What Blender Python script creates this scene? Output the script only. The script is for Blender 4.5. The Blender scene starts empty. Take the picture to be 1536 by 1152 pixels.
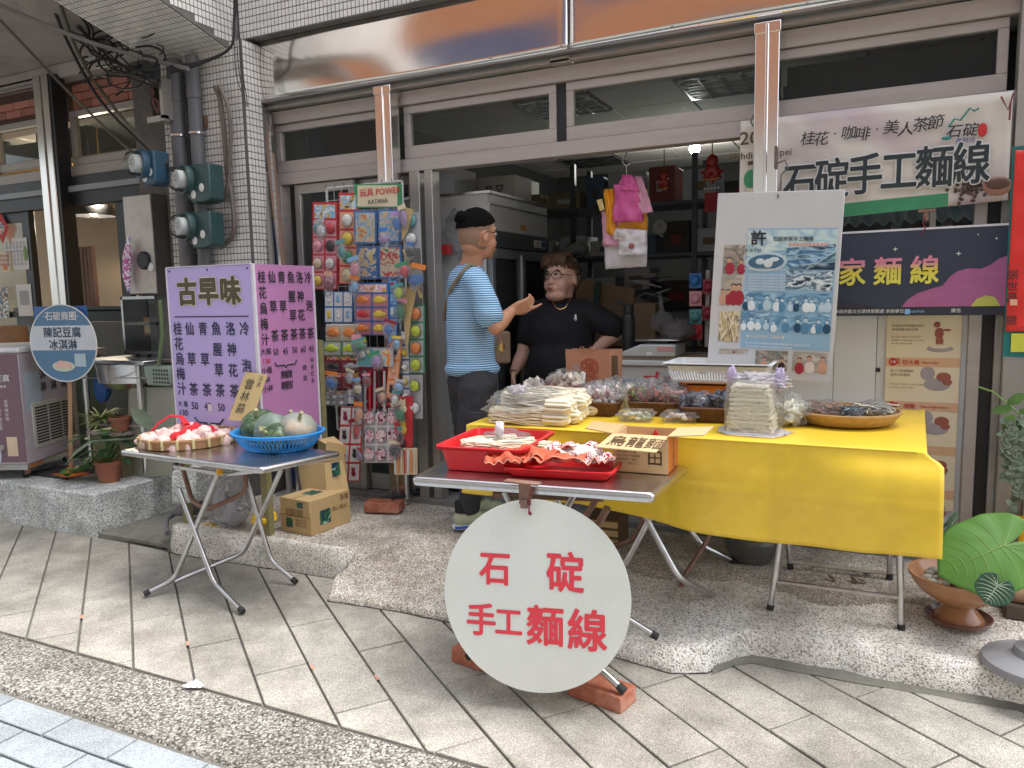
import bpy, bmesh, math, random
from mathutils import Vector, Matrix, noise
random.seed(7)
R = math.radians
sc = bpy.context.scene
COL = sc.collection
# ------------------------------------------------------------------ camera
FPX, PITCH, ROLL, YAW, CH = 1140.0, R(6.55), R(1.15), R(25.7), 1.43
_f = Vector((-math.sin(YAW)*math.cos(PITCH), math.cos(YAW)*math.cos(PITCH), -math.sin(PITCH)))
_r = Vector((math.cos(YAW), math.sin(YAW), 0)); _u = _r.cross(_f)
_r, _u = _r*math.cos(ROLL)-_u*math.sin(ROLL), _u*math.cos(ROLL)+_r*math.sin(ROLL)
CAM = Vector((0, 0, CH))
cd = bpy.data.cameras.new('camera'); cam = bpy.data.objects.new('camera', cd); COL.objects.link(cam)
cd.sensor_width = 36; cd.lens = 36*FPX/1536; cd.clip_start = .05; cd.clip_end = 400
cam.matrix_world = Matrix(((_r.x, _u.x, -_f.x, 0), (_r.y, _u.y, -_f.y, 0), (_r.z, _u.z, -_f.z, CH), (0, 0, 0, 1)))
sc.camera = cam
# ------------------------------------------------------------------ world, sun, exposure
w = bpy.data.worlds.new('World'); sc.world = w; w.use_nodes = True
nt = w.node_tree; bg = nt.nodes['Background']
sky = nt.nodes.new('ShaderNodeTexSky'); sky.sky_type = 'NISHITA'; sky.sun_disc = False
SUN_EL, SUN_AZ = R(68), R(45)
sky.sun_elevation = SUN_EL; sky.sun_rotation = SUN_AZ; sky.air_density = 1.0; sky.dust_density = 3.0; sky.ozone_density = 1.0
hsv = nt.nodes.new('ShaderNodeHueSaturation'); hsv.inputs['Saturation'].default_value = .35      # a hazy, nearly white sky
nt.links.new(sky.outputs[0], hsv.inputs['Color']); nt.links.new(hsv.outputs[0], bg.inputs[0]); bg.inputs[1].default_value = .15
sd = bpy.data.lights.new('sun', 'SUN'); sd.energy = 1.75; sd.angle = R(40); sd.color = (1, .985, .96)
sun = bpy.data.objects.new('sun', sd); COL.objects.link(sun)
sdir = Vector((math.sin(SUN_AZ)*math.cos(SUN_EL), math.cos(SUN_AZ)*math.cos(SUN_EL), math.sin(SUN_EL)))
sun.rotation_euler = sdir.to_track_quat('Z', 'Y').to_euler()
sc.view_settings.view_transform = 'Standard'; sc.view_settings.look = 'None'
sc.view_settings.exposure = 1.62; sc.view_settings.gamma = 1; sc.view_settings.use_curve_mapping = False
sc.cycles.max_bounces = 8; sc.cycles.transparent_max_bounces = 12; sc.cycles.glossy_bounces = 4
sc.cycles.sample_clamp_indirect = 4; sc.cycles.use_denoising = True

def ay(x, y, Y):                                  # a pixel of the photograph (1536x1152) on the vertical plane at depth Y
    d = _f + _r*((x-768)/FPX) - _u*((y-576)/FPX); return CAM + d*(Y/d.y)
def az(x, y, z):                                  # ... on the level plane at height z
    d = _f + _r*((x-768)/FPX) - _u*((y-576)/FPX); return CAM + d*((z-CH)/d.z)
def ax(x, y, X):
    d = _f + _r*((x-768)/FPX) - _u*((y-576)/FPX); return CAM + d*(X/d.x)
def lerp(a, b, t): return a+(b-a)*t
def sm(t): t = max(0, min(1, t)); return t*t*(3-2*t)

# ------------------------------------------------------------------ materials
_M = {}
def lin(c):
    if isinstance(c, str):
        c = tuple(int(c[i:i+2], 16)/255 for i in (0, 2, 4))
        c = tuple(v/12.92 if v <= .04045 else ((v+.055)/1.055)**2.4 for v in c)
    return tuple(c)+(1,)
def M(name, col, rough=.6, metal=0., var=.12, vs=8., bump=0., bs=120., dirt=None, ds=3., da=.4, em=0., spec=None, coat=0., rnd=0., streak=False, trans=0.):
    """principled with grain, large stains of another colour and fine relief"""
    if name in _M: return _M[name]
    m = bpy.data.materials.new(name); m.use_nodes = True; n = m.node_tree; N = n.nodes; L = n.links
    p = N['Principled BSDF']; p.inputs['Roughness'].default_value = rough; p.inputs['Metallic'].default_value = metal
    if spec is not None: p.inputs['Specular IOR Level'].default_value = spec
    if coat: p.inputs['Coat Weight'].default_value = coat; p.inputs['Coat Roughness'].default_value = .15
    if trans: p.inputs['Transmission Weight'].default_value = trans
    tc = N.new('ShaderNodeTexCoord'); c = lin(col)
    src = tc.outputs['Object']
    if streak:
        mp = N.new('ShaderNodeMapping'); mp.inputs['Scale'].default_value = streak if isinstance(streak, tuple) else (1, 1, .12); L.new(src, mp.inputs[0]); src = mp.outputs[0]
    no = N.new('ShaderNodeTexNoise'); no.inputs['Scale'].default_value = vs; no.inputs['Detail'].default_value = 6; no.inputs['Roughness'].default_value = .65
    L.new(src, no.inputs['Vector'])
    hs = N.new('ShaderNodeHueSaturation'); hs.inputs['Color'].default_value = c
    mr = N.new('ShaderNodeMapRange'); mr.inputs['From Min'].default_value = .25; mr.inputs['From Max'].default_value = .75
    mr.inputs['To Min'].default_value = 1-var; mr.inputs['To Max'].default_value = 1+var
    L.new(no.outputs['Fac'], mr.inputs[0])
    val = mr.outputs[0]
    if rnd:
        oi = N.new('ShaderNodeObjectInfo'); m2 = N.new('ShaderNodeMapRange'); m2.inputs['To Min'].default_value = 1-rnd; m2.inputs['To Max'].default_value = 1+rnd
        L.new(oi.outputs['Random'], m2.inputs[0]); mu = N.new('ShaderNodeMath'); mu.operation = 'MULTIPLY'; L.new(val, mu.inputs[0]); L.new(m2.outputs[0], mu.inputs[1]); val = mu.outputs[0]
    L.new(val, hs.inputs['Value']); out = hs.outputs[0]
    if dirt:
        n2 = N.new('ShaderNodeTexNoise'); n2.inputs['Scale'].default_value = ds; n2.inputs['Detail'].default_value = 8; n2.inputs['Roughness'].default_value = .7; L.new(src, n2.inputs['Vector'])
        r2 = N.new('ShaderNodeMapRange'); r2.inputs['From Min'].default_value = .48; r2.inputs['From Max'].default_value = .72; r2.inputs['To Max'].default_value = da; L.new(n2.outputs['Fac'], r2.inputs[0])
        mx = N.new('ShaderNodeMix'); mx.data_type = 'RGBA'; L.new(r2.outputs[0], mx.inputs['Factor']); L.new(out, mx.inputs[6]); mx.inputs[7].default_value = lin(dirt); out = mx.outputs[2]
    L.new(out, p.inputs['Base Color'])
    if em: p.inputs['Emission Color'].default_value = c; p.inputs['Emission Strength'].default_value = em
    if bump:
        nb = N.new('ShaderNodeTexNoise'); nb.inputs['Scale'].default_value = bs; nb.inputs['Detail'].default_value = 4; L.new(tc.outputs['Object'], nb.inputs['Vector'])
        b = N.new('ShaderNodeBump'); b.inputs['Strength'].default_value = bump; b.inputs['Distance'].default_value = .01; L.new(nb.outputs['Fac'], b.inputs['Height']); L.new(b.outputs[0], p.inputs['Normal'])
    _M[name] = m; return m
def ramp(N, stops, interp='LINEAR'):
    r = N.new('ShaderNodeValToRGB'); r.color_ramp.interpolation = interp; e = r.color_ramp.elements
    while len(e) < len(stops): e.new(.5)
    for k, (t, c) in enumerate(stops): e[k].position = t; e[k].color = lin(c)
    return r
def pebbles(name, stones, gap, scale=150., bump=.6, dirt=None, da=.5, ds=2.5, rough=.85, rnd=.0, gapw=.25, fine=.25):
    """exposed aggregate: small stones of mixed colour in a darker binder"""
    m = bpy.data.materials.new(name); m.use_nodes = True; N = m.node_tree.nodes; L = m.node_tree.links; p = N['Principled BSDF']; p.inputs['Roughness'].default_value = rough
    tc = N.new('ShaderNodeTexCoord'); v = N.new('ShaderNodeTexVoronoi'); v.inputs['Scale'].default_value = scale; L.new(tc.outputs['Object'], v.inputs['Vector'])
    sp = N.new('ShaderNodeSeparateColor'); L.new(v.outputs['Color'], sp.inputs[0])
    k = len(stones); r = ramp(N, [(i/k, s) for i, s in enumerate(stones)], 'CONSTANT'); L.new(sp.outputs[0], r.inputs[0])
    e = N.new('ShaderNodeMapRange'); e.inputs['From Min'].default_value = gapw*1.6; e.inputs['From Max'].default_value = gapw*3; e.inputs['To Min'].default_value = 0; L.new(v.outputs['Distance'], e.inputs[0])
    mx = N.new('ShaderNodeMix'); mx.data_type = 'RGBA'; L.new(e.outputs[0], mx.inputs['Factor']); L.new(r.outputs[0], mx.inputs[6]); mx.inputs[7].default_value = lin(gap)
    nn = N.new('ShaderNodeTexNoise'); nn.inputs['Scale'].default_value = 9; nn.inputs['Detail'].default_value = 8; L.new(tc.outputs['Object'], nn.inputs['Vector'])
    mr = N.new('ShaderNodeMapRange'); mr.inputs['From Min'].default_value = .3; mr.inputs['From Max'].default_value = .7; mr.inputs['To Min'].default_value = 1-fine; mr.inputs['To Max'].default_value = 1+fine; L.new(nn.outputs['Fac'], mr.inputs[0]); val = mr.outputs[0]
    if rnd:
        oi = N.new('ShaderNodeObjectInfo'); m2 = N.new('ShaderNodeMapRange'); m2.inputs['To Min'].default_value = 1-rnd; m2.inputs['To Max'].default_value = 1+rnd
        L.new(oi.outputs['Random'], m2.inputs[0]); mu = N.new('ShaderNodeMath'); mu.operation = 'MULTIPLY'; L.new(val, mu.inputs[0]); L.new(m2.outputs[0], mu.inputs[1]); val = mu.outputs[0]
    hs = N.new('ShaderNodeHueSaturation'); L.new(mx.outputs[2], hs.inputs['Color']); L.new(val, hs.inputs['Value']); out = hs.outputs[0]
    if dirt:
        n2 = N.new('ShaderNodeTexNoise'); n2.inputs['Scale'].default_value = ds; n2.inputs['Detail'].default_value = 9; n2.inputs['Roughness'].default_value = .7; L.new(tc.outputs['Object'], n2.inputs['Vector'])
        r2 = N.new('ShaderNodeMapRange'); r2.inputs['From Min'].default_value = .44; r2.inputs['From Max'].default_value = .66; r2.inputs['To Max'].default_value = da; L.new(n2.outputs['Fac'], r2.inputs[0])
        m3 = N.new('ShaderNodeMix'); m3.data_type = 'RGBA'; m3.blend_type = 'MULTIPLY'; L.new(r2.outputs[0], m3.inputs['Factor']); L.new(out, m3.inputs[6]); m3.inputs[7].default_value = lin(dirt); out = m3.outputs[2]
    L.new(out, p.inputs['Base Color'])
    b = N.new('ShaderNodeBump'); b.inputs['Strength'].default_value = bump; b.inputs['Distance'].default_value = .004; b.invert = True; L.new(v.outputs['Distance'], b.inputs['Height']); L.new(b.outputs[0], p.inputs['Normal'])
    _M[name] = m; return m
def picture(name, cols, scale=14., rough=.45, seed=0., detail=3., stretch=(1, 1, 1), interp='CONSTANT'):
    """flat print: patches of the given colours"""
    if name in _M: return _M[name]
    m = bpy.data.materials.new(name); m.use_nodes = True; N = m.node_tree.nodes; L = m.node_tree.links; p = N['Principled BSDF']; p.inputs['Roughness'].default_value = rough
    tc = N.new('ShaderNodeTexCoord'); mp = N.new('ShaderNodeMapping'); mp.inputs['Location'].default_value = (seed, seed*1.7, seed*.6); mp.inputs['Scale'].default_value = stretch
    L.new(tc.outputs['Object'], mp.inputs[0]); no = N.new('ShaderNodeTexNoise'); no.inputs['Scale'].default_value = scale; no.inputs['Detail'].default_value = detail; no.inputs['Distortion'].default_value = .6
    L.new(mp.outputs[0], no.inputs['Vector']); k = len(cols)
    r = ramp(N, [(.3+.4*i/k, c) for i, c in enumerate(cols)], interp); L.new(no.outputs['Fac'], r.inputs[0]); L.new(r.outputs[0], p.inputs['Base Color'])
    _M[name] = m; return m
def film(name, col=(1, 1, 1), gloss=.35, rough=.08, bump=.5, bs=25., body=.12):
    """thin clear plastic or glass: see-through with a gloss and a little body"""
    if name in _M: return _M[name]
    m = bpy.data.materials.new(name); m.use_nodes = True; N = m.node_tree.nodes; L = m.node_tree.links
    N.remove(N['Principled BSDF']); o = [x for x in N if x.type == 'OUTPUT_MATERIAL'][0]
    t = N.new('ShaderNodeBsdfTransparent'); t.inputs[0].default_value = lin(col); g = N.new('ShaderNodeBsdfGlossy'); g.inputs['Roughness'].default_value = rough
    d = N.new('ShaderNodeBsdfDiffuse'); d.inputs[0].default_value = lin(col)
    lw = N.new('ShaderNodeLayerWeight'); lw.inputs['Blend'].default_value = gloss
    m1 = N.new('ShaderNodeMixShader'); L.new(lw.outputs['Fresnel'], m1.inputs[0]); L.new(t.outputs[0], m1.inputs[1]); L.new(g.outputs[0], m1.inputs[2])
    m2 = N.new('ShaderNodeMixShader'); m2.inputs[0].default_value = body; L.new(m1.outputs[0], m2.inputs[1]); L.new(d.outputs[0], m2.inputs[2]); L.new(m2.outputs[0], o.inputs[0])
    if bump:
        tc = N.new('ShaderNodeTexCoord'); no = N.new('ShaderNodeTexNoise'); no.inputs['Scale'].default_value = bs; no.inputs['Detail'].default_value = 3; no.inputs['Distortion'].default_value = 1.5; L.new(tc.outputs['Object'], no.inputs['Vector'])
        b = N.new('ShaderNodeBump'); b.inputs['Strength'].default_value = bump; b.inputs['Distance'].default_value = .02; L.new(no.outputs['Fac'], b.inputs['Height'])
        for s in (g, lw): L.new(b.outputs[0], s.inputs['Normal'])
    _M[name] = m; return m

# ------------------------------------------------------------------ mesh building
class MB:
    def __init__(s): s.v = []; s.f = []; s.m = []; s.X = None; s.mi = 0
    def add(s, vs, fs):
        b = len(s.v)
        if s.X is not None: vs = [s.X @ Vector(p) for p in vs]
        s.v += [Vector(p) for p in vs]; s.f += [tuple(b+i for i in f) for f in fs]; s.m += [s.mi]*len(fs); return s
    def b2(s, x0, x1, y0, y1, z0, z1):
        return s.add([(x0, y0, z0), (x1, y0, z0), (x1, y1, z0), (x0, y1, z0), (x0, y0, z1), (x1, y0, z1), (x1, y1, z1), (x0, y1, z1)],
                     [(0, 3, 2, 1), (4, 5, 6, 7), (0, 1, 5, 4), (1, 2, 6, 5), (2, 3, 7, 6), (3, 0, 4, 7)])
    def box(s, c, d, E=(0, 0, 0)):
        Q = Matrix.Translation(Vector(c)) @ _eul(E); h = [k/2 for k in d]
        vs = [Q @ Vector((sx*h[0], sy*h[1], sz*h[2])) for sx, sy, sz in ((-1,-1,-1),(1,-1,-1),(1,1,-1),(-1,1,-1),(-1,-1,1),(1,-1,1),(1,1,1),(-1,1,1))]
        return s.add(vs, [(0, 3, 2, 1), (4, 5, 6, 7), (0, 1, 5, 4), (1, 2, 6, 5), (2, 3, 7, 6), (3, 0, 4, 7)])
    def slab(s, P, t):                                                     # polygon P given thickness along vector t
        P = [Vector(p) for p in P]; t = Vector(t); n = len(P)
        return s.add(P+[p+t for p in P], [tuple(range(n)), tuple(range(2*n-1, n-1, -1))]+[(i, i+n, (i+1) % n+n, (i+1) % n) for i in range(n)])
    def tube(s, pts, r, n=8, cap=True, closed=False, flat=1.):
        pts = [Vector(p) for p in pts]; k = len(pts); rr = r if isinstance(r, (list, tuple)) else [r]*k; vs = []; up = None
        for i, p in enumerate(pts):
            a = pts[i-1] if (i or closed) else p; b = pts[(i+1) % k] if (i < k-1 or closed) else p
            d = (b-a).normalized()
            if up is None: up = Vector((0, 0, 1)) if abs(d.z) < .9 else Vector((1, 0, 0))
            e = (up - d*up.dot(d)); e = e.normalized() if e.length > 1e-6 else d.orthogonal().normalized(); up = e; g = d.cross(e)
            vs += [p + (e*math.cos(2*math.pi*j/n)*flat + g*math.sin(2*math.pi*j/n))*rr[i] for j in range(n)]
        fs = [(i*n+j, i*n+(j+1) % n, ((i+1) % k)*n+(j+1) % n, ((i+1) % k)*n+j) for i in range(k if closed else k-1) for j in range(n)]
        if cap and not closed: fs += [tuple(range(n-1, -1, -1)), tuple((k-1)*n+j for j in range(n))]
        return s.add(vs, fs)
    def lathe(s, prof, c=(0, 0, 0), n=28, sx=1., sy=1., wob=None, rz=0.):
        c = Vector(c); k = len(prof); vs = []
        for i, (r, z) in enumerate(prof):
            for j in range(n):
                a = 2*math.pi*j/n + rz; q = r*(wob(a, z) if wob else 1); vs.append(c+Vector((q*math.cos(a)*sx, q*math.sin(a)*sy, z)))
        return s.add(vs, [(i*n+j, i*n+(j+1) % n, (i+1)*n+(j+1) % n, (i+1)*n+j) for i in range(k-1) for j in range(n)])
    def ell(s, c, r, n=14, m=9, E=(0, 0, 0), fn=None):
        Q = Matrix.Translation(Vector(c)) @ _eul(E); vs = [];
        for i in range(m+1):
            t = math.pi*i/m
            for j in range(n):
                a = 2*math.pi*j/n; d = Vector((math.sin(t)*math.cos(a), math.sin(t)*math.sin(a), math.cos(t)))
                k = fn(d) if fn else 1; vs.append(Q @ Vector((d.x*r[0]*k, d.y*r[1]*k, d.z*r[2]*k)))
        return s.add(vs, [(i*n+j, (i+1)*n+j, (i+1)*n+(j+1) % n, i*n+(j+1) % n) for i in range(m) for j in range(n)])
    def grid(s, nu, nv, fn, wrap=False):
        vs = [fn(i/nu, j/nv) for i in range(nu if wrap else nu+1) for j in range(nv+1)]; w = nv+1; k = nu if wrap else nu+1
        return s.add(vs, [(i*w+j, ((i+1) % k)*w+j, ((i+1) % k)*w+j+1, i*w+j+1) for i in range(nu) for j in range(nv)])
    def quad(s, a, b, c, d): return s.add([a, b, c, d], [(0, 1, 2, 3)])
def _eul(E): return Matrix.Rotation(E[2], 4, 'Z') @ Matrix.Rotation(E[1], 4, 'Y') @ Matrix.Rotation(E[0], 4, 'X')
def frame(o, x, y):                               # matrix whose x and y axes run along the given directions
    x = Vector(x).normalized(); z = x.cross(Vector(y)).normalized(); y = z.cross(x); o = Vector(o)
    return Matrix(((x.x, y.x, z.x, o.x), (x.y, y.y, z.y, o.y), (x.z, y.z, z.z, o.z), (0, 0, 0, 1)))
_W = {}
def tag(o, label=None, cat=None, group=None, kind=None):
    for k, v in (('label', label), ('category', cat), ('group', group), ('kind', kind)):
        if v: o[k] = v
    return o
def T(name, label, cat, loc=(0, 0, 0), group=None):
    o = bpy.data.objects.new(name, None); COL.objects.link(o); o.location = loc; o.empty_display_size = .05; _W[o] = Vector(loc); return tag(o, label, cat, group)
def B(name, mb, mat, parent=None, label=None, cat=None, group=None, kind=None, bev=0., ang=35, seg=1, sub=0, solid=0., flat=False):
    if isinstance(mat, (list, tuple)): mats = mat
    else: mats = [mat]
    if parent is not None: o0 = _W[parent]
    else:
        xs = [v.x for v in mb.v]; ys = [v.y for v in mb.v]; o0 = Vector(((min(xs)+max(xs))/2, (min(ys)+max(ys))/2, min(v.z for v in mb.v)))
    me = bpy.data.meshes.new(name); me.from_pydata([v-o0 for v in mb.v], [], mb.f)
    for m in mats: me.materials.append(m)
    if len(mats) > 1: me.polygons.foreach_set('material_index', mb.m)
    me.validate()
    if not flat: me.shade_smooth(); me.set_sharp_from_angle(angle=R(ang))
    o = bpy.data.objects.new(name, me); COL.objects.link(o)
    if parent is not None: o.parent = parent; _W[o] = o0
    else: o.location = o0; _W[o] = o0
    if solid: md = o.modifiers.new('solid', 'SOLIDIFY'); md.thickness = solid; md.offset = 0
    if bev: md = o.modifiers.new('bevel', 'BEVEL'); md.width = bev; md.segments = seg; md.limit_method = 'ANGLE'; md.angle_limit = R(40)
    if sub: md = o.modifiers.new('sub', 'SUBSURF'); md.levels = sub; md.render_levels = sub
    return tag(o, label, cat, group, kind)
def dup(o, loc=None, rz=0., label=None, parent=None):
    c = o.copy(); COL.objects.link(c); _W[c] = _W.get(o)
    if parent is not None: c.parent = parent
    else:
        if loc is not None: c.location = loc; _W[c] = Vector(loc)
        c.rotation_euler.z += rz
        if label: c['label'] = label
    for ch in [x for x in COL.objects if x.parent == o]: dup(ch, parent=c)
    return c
# ------------------------------------------------------------------ lettering, flushed at the end
_TQ = {}
def text(s, o, r, u, size, mat, parent, bold=0., sx=1., al='C', name='lettering', sp=1.):
    _TQ.setdefault((parent, name, mat), []).append((s, Vector(o), Vector(r).normalized(), Vector(u).normalized(), size, bold, sx, al, sp))
def vtext(s, o, r, u, size, mat, parent, step=None, bold=0., sx=1., name='lettering'):
    step = step or size*1.1; u = Vector(u).normalized()
    for i, ch in enumerate(s):
        if ch != ' ': text(ch, Vector(o)-u*step*i, r, u, size, mat, parent, bold, sx, 'C', name)
def flush_text():
    uniq = {}
    for L in _TQ.values():
        for t in L: uniq.setdefault((t[0], t[7], t[8]), None)
    for k in uniq:
        c = bpy.data.curves.new('t', 'FONT'); c.body = k[0]; c.size = 1; c.resolution_u = 2; c.align_x = {'C': 'CENTER', 'L': 'LEFT'}[k[1]]; c.space_character = k[2]
        o = bpy.data.objects.new('t', c); COL.objects.link(o); uniq[k] = o
    dg = bpy.context.evaluated_depsgraph_get(); geo = {}
    for k, o in uniq.items():
        me = o.evaluated_get(dg).to_mesh(); geo[k] = ([tuple(v.co) for v in me.vertices], [tuple(p.vertices) for p in me.polygons]); o.evaluated_get(dg).to_mesh_clear()
    for o in uniq.values(): c = o.data; bpy.data.objects.remove(o); bpy.data.curves.remove(c)
    for (par, name, mat), L in _TQ.items():
        mb = MB()
        for s, o, r, u, size, bold, sx, al, sp in L:
            vs, fs = geo[(s, al, sp)]; n = r.cross(u)
            offs = [(0, 0)] if not bold else [(0, 0), (bold, 0), (-bold, 0), (0, bold), (0, -bold), (bold*.7, bold*.7), (-bold*.7, -bold*.7), (bold*.7, -bold*.7), (-bold*.7, bold*.7)]
            for q, (dx, dy) in enumerate(offs): mb.add([o + r*((x*size*sx)+dx*size) + u*(y*size+dy*size) + n*(.0012+.00008*q) for x, y, z in vs], fs)
        if mb.f: B(name, mb, mat, par, flat=True)
def clip(P, a, b, c):                             # keep a*x+b*y >= c
    out = []
    for i in range(len(P)):
        p, q = P[i], P[(i+1) % len(P)]; dp = a*p[0]+b*p[1]-c; dq = a*q[0]+b*q[1]-c
        if dp >= 0: out.append(p)
        if (dp >= 0) != (dq >= 0): t = dp/(dp-dq); out.append((p[0]+(q[0]-p[0])*t, p[1]+(q[1]-p[1])*t))
    return out
# ================================================================== THE GROUND
m_grout = M('dark joint grit', (.16, .15, .13), .95, var=.4, vs=60, bump=.5, bs=200)
m_paver = pebbles('fine grey granite paver', ['bfbab0', 'a49f95', 'd4cfc5', '918d83', 'c6c1b5', '7c786e'], '9c978c', 420, .18, dirt='8d8a82', da=.6, ds=1.6, rough=.8, rnd=.07, fine=.13)
m_road = pebbles('bluish grey granite paver', ['a9b0b3', '939a9e', 'bec4c6', '858c90', 'a5adb0', '757c80'], '8e9599', 420, .18, dirt='9a9a96', da=.4, ds=2, rough=.8, rnd=.05, fine=.08)
m_gravel = pebbles('washed pea gravel concrete', ['a19d94', '817e76', 'c3bfb6', '5f5d57', '968f84', '4d4b46', 'b3afa7'], '6a6861', 130, .8, dirt='8e8a80', da=.5, ds=2.2, rough=.85, fine=.2, gapw=.3)
m_plat = pebbles('washed aggregate concrete', ['e6e1d6', 'c8c0b3', 'f8f5ee', 'a49c90', 'dad2c4', '827a6f', 'cfc0b0'], 'aaa296', 170, .8, dirt='94897a', da=.6, ds=1.7, rough=.9, fine=.22, gapw=.28)
m_plat2 = pebbles('worn pale aggregate concrete', ['fbf9f3', 'ebe7de', 'ffffff', 'cbc6bb', 'f5f1e8', '9a958b'], 'e2ddd2', 170, .9, dirt='a59a88', da=.35, ds=2.5, rough=.9, fine=.18, gapw=.3)
m_gran = pebbles('pale terrazzo step', ['f2f4f1', 'c4c8c5', 'ffffff', '949895', 'dde0dd', '70747a'], 'ccd0cc', 200, .6, dirt='9aa08c', da=.35, ds=3, rough=.8, gapw=.3)
m_mortar = M('grey green mortar', (.20, .195, .165), .9, var=.25, vs=12, bump=.5, bs=70, dirt=(.12, .12, .09), ds=5, da=.6)
B('ground', MB().b2(-60, 60, -60, 60, -.2, -.012), m_grout, kind='structure')
pav = T('pavement', None, None, (-1, 2.5, -.03)); pav['kind'] = 'structure'
A = Vector((-.7955, .6060)); Bv = Vector((.6060, .7955)); SP = .2057
paver_meshes = 0
for k in range(-9, 16):
    b0 = -.055+SP*k; a0 = 2.14 if k % 2 == 0 else 2.52
    for n in range(-6, 8):
        s0 = a0+.8*n+.0028; s1 = a0+.8*(n+1)-.0028
        P = [tuple(A*s+Bv*b) for s, b in ((s0, b0+.0045), (s1, b0+.0045), (s1, b0+SP-.0045), (s0, b0+SP-.0045))]
        P = clip(clip(clip(clip(P, 0, 1, 1.925), 0, -1, -3.75), 1, 0, -6.2), -1, 0, -1.9)
        if len(P) < 3 or max(p[0] for p in P)-min(p[0] for p in P) < .02: continue
        if all(p[1] > 3.1 for p in P) and P[0][0] > -3.6: continue
        dz = random.uniform(-.0015, .0015)
        B('paving_slab', MB().slab([(x, y, -.028+dz) for x, y in P], (0, 0, .028)), m_paver, pav, bev=.0025)
# red crayon marks across some joints
red_mark = M('faded orange paint mark', (.50, .27, .19), .8, var=.3)
for i, (x, y) in enumerate(((123, 925), (281, 965), (468, 1000), (565, 1016))):
    p = az(x, y, .001); B('paint_mark', MB().slab([(p.x+A.x*s+Bv.x*t, p.y+A.y*s+Bv.y*t, .0012) for s, t in ((-.022, -.006), (.022, -.006), (.022, .006), (-.022, .006))], (0, 0, .0008)), red_mark, pav)
gs = MB()
def gfn(u, v):
    x = lerp(-7, 2.2, u); y = lerp(1.6, 1.925, v); return (x, y, -.004+.0035*noise.noise((x*22, y*22, 0))+(.003 if 0 < v < 1 else -.02))
B('gravel_strip', gs.grid(460, 16, gfn), m_gravel, kind='structure')
rd = T('road', None, None, (-2, 1.4, -.03)); rd['kind'] = 'structure'
for r_ in range(9):
    y1 = 1.595-.123*r_
    for n in range(16):
        x0 = -5.42+.325*n+(.0 if r_ % 2 == 0 else .245-.0)
        if x0 > -.2 or (r_ > 3 and x0 < -9): continue
        dz = random.uniform(-.001, .001)
        B('paving_stone', MB().slab([(x0+.004, y1-.119, -.03+dz), (x0+.321, y1-.119, -.03+dz), (x0+.321, y1-.004, -.03+dz), (x0+.004, y1-.004, -.03+dz)], (0, 0, .028)), m_road, rd, bev=.003)
B('street', MB().b2(-30, 30, -4.6, .49, -.03, -.012), M('street asphalt', (.12, .12, .12), .9, var=.2, vs=30), kind='structure')
lt = T('litter_scrap', 'small white torn paper scrap lying on the gravel edge', 'paper scrap', az(293, 1030, 0))
q = az(293, 1030, .004); mb = MB()
def sfn(u, v): return (q.x+(u-.5)*.07, q.y+(v-.5)*(.02+.05*(1-u)), .004+.012*noise.noise((u*4, v*4, 3))+.008)
B('paper', mb.grid(8, 6, sfn), M('white tissue', (.85, .85, .85), .8), lt, solid=.001)
# ---- the raised platform the shop stands on: a rough slab with a worn uneven edge
BND = [(-3.66, 2.985), (-3.62, 2.965), (-3.0, 2.99), (-2.46, 3.01), (-2.40, 3.03), (-2.385, 2.86), (-2.33, 2.76), (-1.94, 2.79), (-1.6, 2.78), (-.9, 2.755), (-.66, 2.715), (-.54, 2.77), (-.46, 2.9), (-.40, 2.955), (0, 2.945), (.5, 2.955), (1.9, 2.98)]
def yb(x):
    for (x0, y0), (x1, y1) in zip(BND, BND[1:]):
        if x <= x1: return lerp(y0, y1, max(0, (x-x0)/(x1-x0)))
    return BND[-1][1]
def hz(x, y):
    d = y-yb(x)+.012*noise.noise((x*7, y*7, 1))
    edge = .17*noise.noise((x*3.1, 0, 5))
    a = .15*min(1, max(0, d/.03))**.4                                # slab with a square edge
    b = .035*min(1, max(0, d/.02))**.5+.12*sm((d-.0)/.62)            # ramp
    c = .11*min(1, max(0, d/.045))**.5+.05*sm(d/.5)                 # worn kerb
    t1 = sm((x+2.46)/.12); t2 = sm((x+1.05)/.7)
    z = lerp(lerp(a, b, t1), c, t2)
    if x < -2.3 and y > 3.0: z = max(z, lerp(z, .155, sm((y-3.02)/.06)*(1-sm((x+2.46)/.14))))
    return z + .0035*noise.noise((x*14, y*14, 2))+.0018*noise.noise((x*60, y*60, 2))
def pfn(u, v):
    x = lerp(-3.66, 1.9, u); y0 = yb(x)+.006*noise.noise((x*30, 0, 9)); t = v**1.8
    y = lerp(y0, 4.02, t); return (x, y, -.03 if v == 0 else max(0.0, hz(x, y)))
plat = MB().grid(620, 64, pfn)
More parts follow.
